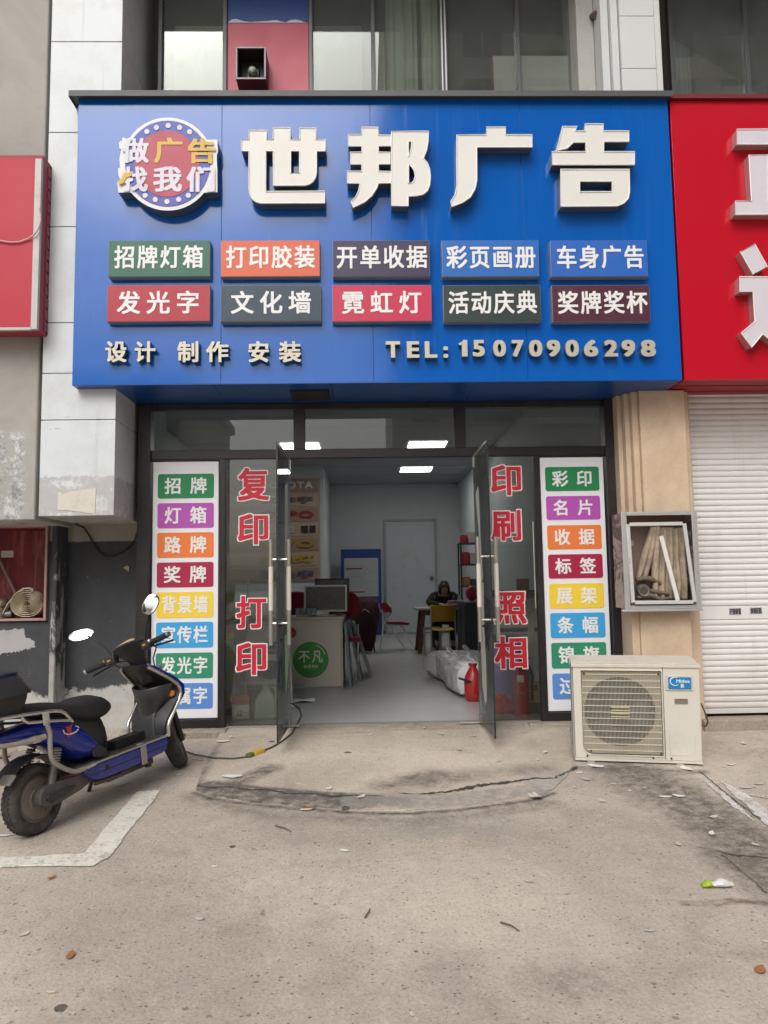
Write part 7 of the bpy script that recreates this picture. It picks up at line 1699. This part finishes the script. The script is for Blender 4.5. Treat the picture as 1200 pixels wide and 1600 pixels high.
# large format printer right of the door
Y = 1.9; x0, x1 = WX(772, 930, Y), 1.98; prn = thing('printer', 'large grey format printer behind the pane next to the outdoor unit', 'printer', ((x0+x1)/2, Y, FZ))
za, zb2 = WZ(800, 992, Y), WZ(800, 930, Y); M_prn = paint('printer grey', (.34, .335, .31), .45)
mb = MB(); q3 = lambda u, v, d: (d, u, v)
mb.prism([[(Y, za), (Y, za+.16), (Y+.08, zb2-.04), (Y+.2, zb2), (Y+.6, zb2), (Y+.6, za)]], q3, x0, x1); mb.build('printer_body', M_prn, prn, bevel=.012)
MB().box(x0+.05, x1-.05, Y-.012, Y-.0005, za+.03, za+.07).build('paper_slot', M_acd, prn, bevel=.003)
mb = MB(); mb.box(x0, x1, Y+.15, Y+.55, zb2+.0005, zb2+.05); mb.build('printer_lid', paint('printer lid', (.10, .10, .10), .3), prn, bevel=.01)
for x in (x0+.08, x1-.08): MB().box(x-.03, x+.03, Y+.1, Y+.5, FZ, za-.0005).build('leg', M_sblack, prn)
tag(MB().box(x0+.30, x0+.42, Y+.25, Y+.35, zb2+.0505, zb2+.17).build('small_pack', paint('brown pack', (.28, .10, .05), .5), bevel=.01), 'small red brown pack on top of the format printer', 'pack')
gp = MB(); gp.prism([[(WX(823, 1000, 1.1), WZ(823, 1062, 1.1)), (WX(835, 1000, 1.1), WZ(835, 1062, 1.1)), (WX(835, 1000, 1.1), WZ(835, 955, 1.1)), (WX(829, 1000, 1.1), WZ(829, 972, 1.1)), (WX(823, 1000, 1.1), WZ(823, 996, 1.1))]], xz, 1.1, 1.12); tag(gp.build('offcut_sheet', paint('offcut grey', (.32, .33, .32), .6)), 'grey slanted offcut sheet standing behind the pane next to the outdoor unit', 'sheet')
# plastic wrapped bundle on the floor
wb = thing('wrapped_bundle', 'long bundle wrapped in wrinkled translucent plastic on the shop floor', 'bundle', (WX(700, 1060, 1.9), 2.1, FZ))
a, b = fl(728, 1.1), fl(690, 3.0); a.x = WX(752, 1080, 1.15); b.x = WX(706, 1020, 3.0); rr9 = random.Random(4)
M_wrap = paint('grey white film', (.62, .62, .63), .25, dirt=.1, bump=.3, scale=12)
secs = []; n = 26; ax3 = (b-a).normalized(); sd = Vector((-ax3.y, ax3.x, 0))
for i in range(21):
    t = i/20; c = a.lerp(b, t); hw = .19+.12*t+.03*math.sin(7*t)+(.05 if .75 < t < .95 else 0); hh = .30+.02*math.sin(11*t)
    k_ = .45 if i in (0, 20) else 1; sec = []
    for j in range(n):
        th = 2*math.pi*j/n; cs_, sn = math.cos(th), math.sin(th); ru = 1+rr9.uniform(-.07, .07)
        sec.append(c+sd*(hw*k_*math.copysign(abs(cs_)**.55, cs_)*ru)+Vector((0, 0, .004+hh/2+hh/2*k_*math.copysign(abs(sn)**.6, sn)*ru)))
    secs.append([Vector((p.x, p.y, max(p.z, FZ+.004))) for p in secs_] if False else [Vector((p.x, p.y, max(p.z, FZ+.004) if p.z < FZ+.004 else p.z)) for p in sec])
MB().loft(secs).build('plastic_wrap', M_wrap, wb, smooth=25)
mb = MB()
for i in range(7):
    t = .06+i*.13; c = a.lerp(b, t)+Vector((0, 0, .308)); s0 = rr9.uniform(-.15, .15); mb.tube([c+sd*s0+Vector((0, 0, -.005)), c+sd*(s0+.05)+Vector((0, 0, .035)), c+sd*(s0+.02)+ax3*.06+Vector((0, 0, .03)), c+sd*(s0-.03)+ax3*.1], [.01, .03, .028, .008], 8, flat=.5)
mb.build('film_crest', M_wrap, wb, smooth=25)
c = a+Vector((.05, -.125, 0)); MB().box(a.x-.02, a.x+.17, a.y-.16, a.y-.155, FZ+.13, FZ+.24).build('paper_tag', paint('white tag', (.6, .6, .6), .6), wb)
# red bag
p = fl(738, 1.0); rb = thing('bag', 'glossy red bag on the floor by the plastic wrapped bundle', 'bag', p); secs = []
for z, w_ in ((.003, .06), (.04, .085), (.11, .09), (.19, .08), (.25, .058), (.30, .03), (.335, .042)): secs.append([(p.x+w_*math.cos(t)*(1+.1*math.sin(3*t+z*20)), p.y+w_*.8*math.sin(t)*(1+.1*math.sin(4*t+z*30)), FZ+z) for t in [2*math.pi*i/22 for i in range(22)]])
MB().loft(secs).build('bag_body', paint('red film bag', (.36, .02, .02), .25), rb, smooth=40)
MB().bar((p.x-.14, p.y-.06, FZ+.215), (p.x-.03, p.y-.06, FZ+.18), .02, .02).build('bag_handle', M_sblack, rb, bevel=.004)
# fire extinguisher
Y = .16; p = fl(815, Y); p.x = WX(815.5, 1110, Y); r_ = 11.8/1200*(6+Y); zt_ = WZ(815, 1058, Y)-FZ
fe = thing('fire_extinguisher', 'red fire extinguisher standing behind the pane next to the outdoor unit', 'fire extinguisher', p)
MB().lathe([(r_*.8, .001), (r_, .008), (r_, .02), (r_*.96, .024), (r_, .03), (r_, zt_), (r_*.9, zt_+.035), (r_*.55, zt_+.06), (r_*.4, zt_+.065), (r_*.4, zt_+.085)], p, (0, 0, 1), 40).build('cylinder_body', paint('extinguisher red', (.42, .016, .022), .3), fe, smooth=50)
MB().lathe([(r_+.0012, .175), (r_+.003, .178), (r_+.003, .186), (r_+.0012, .189)], p, (0, 0, 1), 40).build('retaining_band', paint('brown band', (.24, .07, .05), .5), fe, smooth=50)
mb = MB(); mb.loft([[(p.x+(r_+.0015)*math.sin(R(a)), p.y-(r_+.0015)*math.cos(R(a)), FZ+z) for z in (.275, .33)] for a in range(-38, 12, 6)], caps=False, closed_ring=False); mb.build('label_plate', paint('pale label', (.6, .56, .54), .6), fe)
mb = MB(); zz = FZ+zt_+.085; mb.lathe([(.018, 0), (.018, .035), (.01, .04)], (p.x, p.y, zz), (0, 0, 1), 16); mb.bar((p.x-.01, p.y, zz+.045), (p.x+.08, p.y, zz+.065), .018, .008); mb.bar((p.x-.01, p.y, zz+.025), (p.x+.07, p.y, zz+.015), .018, .006); mb.build('valve', M_sblack, fe, bevel=.002)
MB().tube([(p.x+.015, p.y, zz+.02), (p.x+.07, p.y+.005, zz+.0), (p.x+.095, p.y+.01, zz-.08), (p.x+.09, p.y+.01, zz-.18), (p.x+.083, p.y+.005, zz-.27)], [.009, .009, .009, .010, .014], 10).build('hose', M_sblack, fe, smooth=60)
# small goods near the right pane
p = fl(838, .35); p.x = WX(834.5, 1090, .35); cbx = thing('carton', 'small orange brown carton beside the fire extinguisher', 'carton', p); MB().box(p.x-.05, p.x+.06, .30, .45, FZ+.08, FZ+.24).build('carton_body', paint('kraft carton', (.42, .24, .10), .7), cbx, bevel=.003); MB().box(p.x-.055, p.x+.065, .29, .46, FZ+.001, FZ+.0795).build('carton_base', paint('dark tray', (.05, .045, .04), .7), cbx, bevel=.003); MB().box(p.x-.04, p.x+.02, .2985, .2998, FZ+.18, FZ+.225).build('red_label', M_redfab, cbx)
p = fl(785, .8); pb = thing('sack', 'large violet plastic sack behind the pane next to the outdoor unit', 'sack', p); secs = []
for z, w_ in ((.003, .17), (.1, .20), (.25, .20), (.38, .18), (.46, .13), (.50, .06)): secs.append([(p.x+.02+w_*math.cos(t)*(1+.06*math.sin(5*t+z*9)), p.y+w_*.8*math.sin(t)*(1+.06*math.sin(4*t+z*13)), FZ+z) for t in [2*math.pi*i/30 for i in range(30)]])
MB().loft(secs).build('sack_body', paint('violet film', (.10, .075, .20), .35), pb, smooth=50)
p = fl(787, .38); p.x = WX(786, 1098, .38); rp = thing('bag', 'low crumpled red bag behind the pane next to the outdoor unit', 'bag', p); secs = []
for z, w_ in ((.003, .10), (.05, .11), (.1, .075), (.14, .03)): secs.append([(p.x+w_*math.cos(t)*(1+.12*math.sin(4*t+z*30)), p.y+.1*(w_/.1)*math.sin(t)*(1+.1*math.sin(5*t)), FZ+z+.012*math.sin(3*t)) for t in [2*math.pi*i/22 for i in range(22)]])
MB().loft(secs).build('bag_body', paint('red film bag', (.36, .02, .02), .25), rp, smooth=40)
# behind the left pane: banner strip, poster easel, carton, jug
Y = .55; x0, x1 = WX(352.5, 1000, Y), WX(367, 1000, Y); bs = thing('banner', 'narrow yellow green banner standing behind the pane next to the scooter', 'banner', ((x0+x1)/2, Y, FZ)); z1 = WZ(360, 905, Y)
MB().box(x0, x1, Y, Y+.006, FZ+.05, z1).build('banner_sheet', paint('grey banner', (.36, .37, .34), .6), bs); MB().box(x0-.01, x1+.01, Y-.03, Y+.03, FZ+.001, FZ+.05).build('banner_foot', M_sblack, bs, bevel=.006)
for k in range(6): z = FZ+.10+k*(z1-FZ-.12)/6; MB().prism([[(x0+.003, z), (x1-.004, z+.015), (x1-.006, z+.075), (x0+.012, z+.07)]], xz, Y-.003, Y-.0005).build('banner_block', paint('lime yellow', (.38, .42, .05), .6), bs)
Y = 1.05; es = thing('poster_easel', 'white easel holding a printed poster behind the pane next to the scooter', 'easel', (WX(418, 1090, Y), Y, FZ))
M_ew = paint('easel white', (.60, .59, .56), .4)
for a, b in (((388, 905), (383, 1086)), ((447, 905), (456, 1092))):
    q0, q1 = W(*a, Y), W(*b, Y); q1.z = FZ; MB().cyl(q0, q1, .011, n=10).build('leg', M_ew, es, smooth=50)
q0, q1 = W(378, 1068, Y-.02), W(452, 1066, Y-.02); MB().bar(q0, q1, .02, .03).build('easel_rail', M_ew, es)
x0, x1 = WX(386, 1000, Y), WX(449, 1000, Y); zA, zB, zC = WZ(415, 975, Y), WZ(415, 1022, Y), WZ(415, 1064, Y)
o = MB().box(x0, x1, Y-.03, Y-.022, zC, zA).build('poster_board', paint('poster grey white', (.40, .39, .37), .6), es)
mb = MB(); mb.prism([[(x0+.22+.13*math.cos(2*math.pi*k/32), zC+.10+.085*math.sin(2*math.pi*k/32)) for k in range(32)]], xz, Y-.034, Y-.0305); mb.build('poster_shape', paint('poster blue', (.06, .10, .17), .6), o)
MB().box(x0+.12, x1-.006, Y-.034, Y-.0305, zB, zB+.035).build('poster_stripe', paint('poster dull red', (.24, .04, .05), .6), o); MB().box(x0+.16, x1-.006, Y-.034, Y-.0305, zB+.04, zB+.11).build('poster_band', paint('poster deep blue', (.03, .06, .14), .6), o)
Y = .28; p = fl(377, Y); p.x = WX(377, 1100, Y); rw = thing('carton', 'red and white carton behind the pane next to the scooter', 'carton', p)
MB().box(p.x-.075, p.x+.065, Y, Y+.12, FZ+.001, FZ+.12).build('carton_body', paint('carton white', (.48, .46, .43), .6), rw, bevel=.003); MB().box(p.x-.077, p.x+.067, Y-.002, Y+.122, FZ+.1205, FZ+.185).build('carton_lid', paint('carton red', (.33, .035, .04), .5), rw, bevel=.003)
mb = MB(); put_word(mb, '12', p.x-.03, p.x+.01, FZ+.03, FZ+.075, xz, Y-.002, Y-.0004); mb.build('lettering', M_ink, rw)
Y = .30; p = fl(416, Y); p.x = WX(415, 1100, Y); jg = thing('jug', 'pale translucent jug behind the pane next to the scooter', 'jug', p); M_jug = paint('milky green plastic', (.36, .39, .33), .35)
MB().loft([rr_(p.x-w_, p.x+w_, p.y-.05, p.y+.05, FZ+z, .03) for z, w_ in ((.002, .085), (.02, .095), (.14, .09), (.19, .065), (.235, .03), (.27, .028))]).build('jug_body', M_jug, jg, smooth=50)
MB().tube([(p.x+.03, p.y, FZ+.255), (p.x+.075, p.y, FZ+.245), (p.x+.085, p.y, FZ+.19), (p.x+.078, p.y, FZ+.14)], .011, 10).build('jug_handle', M_jug, jg, smooth=60)
MB().lathe([(.03, .2705), (.03, .295), (0, .295)], p, (0, 0, 1), 18).build('jug_cap', paint('pale cap', (.5, .5, .46), .4), jg, smooth=50)
p = Vector((WX(475, 1089, 1.15), 1.15, FZ))
mb = MB(); mb.grid(lambda u, v: (p.x-.1+.2*u, p.y-.08+.16*v, FZ+.006+.018*abs(math.sin(3*u+2*v))), 8, 6); tag(mb.build('paper_sheet', M_scr[0], solid=.002), 'crumpled white paper on the shop floor by the cord', 'paper')
mb = MB(); p = Vector((WX(452, 1093, .95), .95, FZ)); mb.grid(lambda u, v: (p.x-.09+.14*u, p.y-.05+.1*v, FZ+.005+.006*math.sin(4*u)), 6, 4); tag(mb.build('paper_sheet', M_scr[0], solid=.002), 'flat white paper at the foot of the white easel', 'paper')
# ================================================================ across the street: what the glass and the mirrors reflect
def block(label, x0, x1, y0, z1, wall, rows, cols, zb0=3.5, mat_w=None, bays=()):
    t = thing('apartment_building', label, 'building', ((x0+x1)/2, y0, -.25))
    MB().box(x0, x1, y0-12, y0, -.3, z1).build('wall', wall, t)
    MB().box(x0-.3, x1+.3, y0-12.3, y0+.3, z1+.005, z1+.6).build('parapet', wall, t)
    gl_ = mat_w or paint('far window', (.05, .06, .075), .2)
    fr = paint('far window frame', (.6, .6, .58), .6)
    dx, dz = (x1-x0)/cols, (z1-zb0)/rows
    for i in range(cols):
        for j in range(rows):
            xc, zc = x0+dx*(i+.5), zb0+dz*(j+.42); w_ = dx*(.30 if i % 3 else .2); h_ = dz*.29
            f = MB(); f.box(xc-w_-.08, xc+w_+.08, y0+.002, y0+.10, zc-h_-.1, zc-h_); f.box(xc-w_-.08, xc+w_+.08, y0+.002, y0+.08, zc+h_, zc+h_+.06); f.box(xc-.03, xc+.03, y0+.003, y0+.06, zc-h_, zc+h_)
            o = f.build('window', fr, t); MB().box(xc-w_, xc-.031, y0+.001, y0+.02, zc-h_+.001, zc+h_-.001).box(xc+.031, xc+w_, y0+.001, y0+.02, zc-h_+.001, zc+h_-.001).build('window_glass', gl_, o)
    for i in bays:
        xc = x0+dx*(i+.5)
        for j in range(rows):
            zc = zb0+dz*j; MB().box(xc-dx*.42, xc+dx*.42, y0+.01, y0+1.1, zc, zc+.95).build('balcony', wall, t)
    MB().box(x0+.5, x1-.5, y0+.005, y0+.15, .1, 2.9).build('shop_row', paint('far shutters', (.22, .2, .19), .6), t)
    MB().box(x0, x1, y0+.01, y0+1.2, 3.0, 3.2).build('canopy', paint('far canopy', (.2, .2, .22), .7), t)
block('tall beige apartment block across the street with rows of windows', 1.5, 34, -34, 33, paint('far beige render', (.66, .60, .52), .85, dirt=.4, scale=.3), 10, 9, bays=(2, 5, 8))
block('low grey apartment block across the street', -40, -9.5, -36, 12, paint('far grey render', (.66, .64, .61), .85, dirt=.4, scale=.3), 3, 9, bays=(1, 4, 7))
for k, (ya, dzz) in enumerate(((-20, 0), (-20.4, .35))):
    pts = [Vector((-14+t*24, ya, 9.2+dzz-.9*math.sin(math.pi*t)+t*1.2)) for t in [i/24 for i in range(25)]]
    tag(MB().tube(pts, .02, 6).build('overhead_cable', M_sblack), ['lower overhead cable sagging across the street', 'upper overhead cable sagging across the street'][k], 'cable')
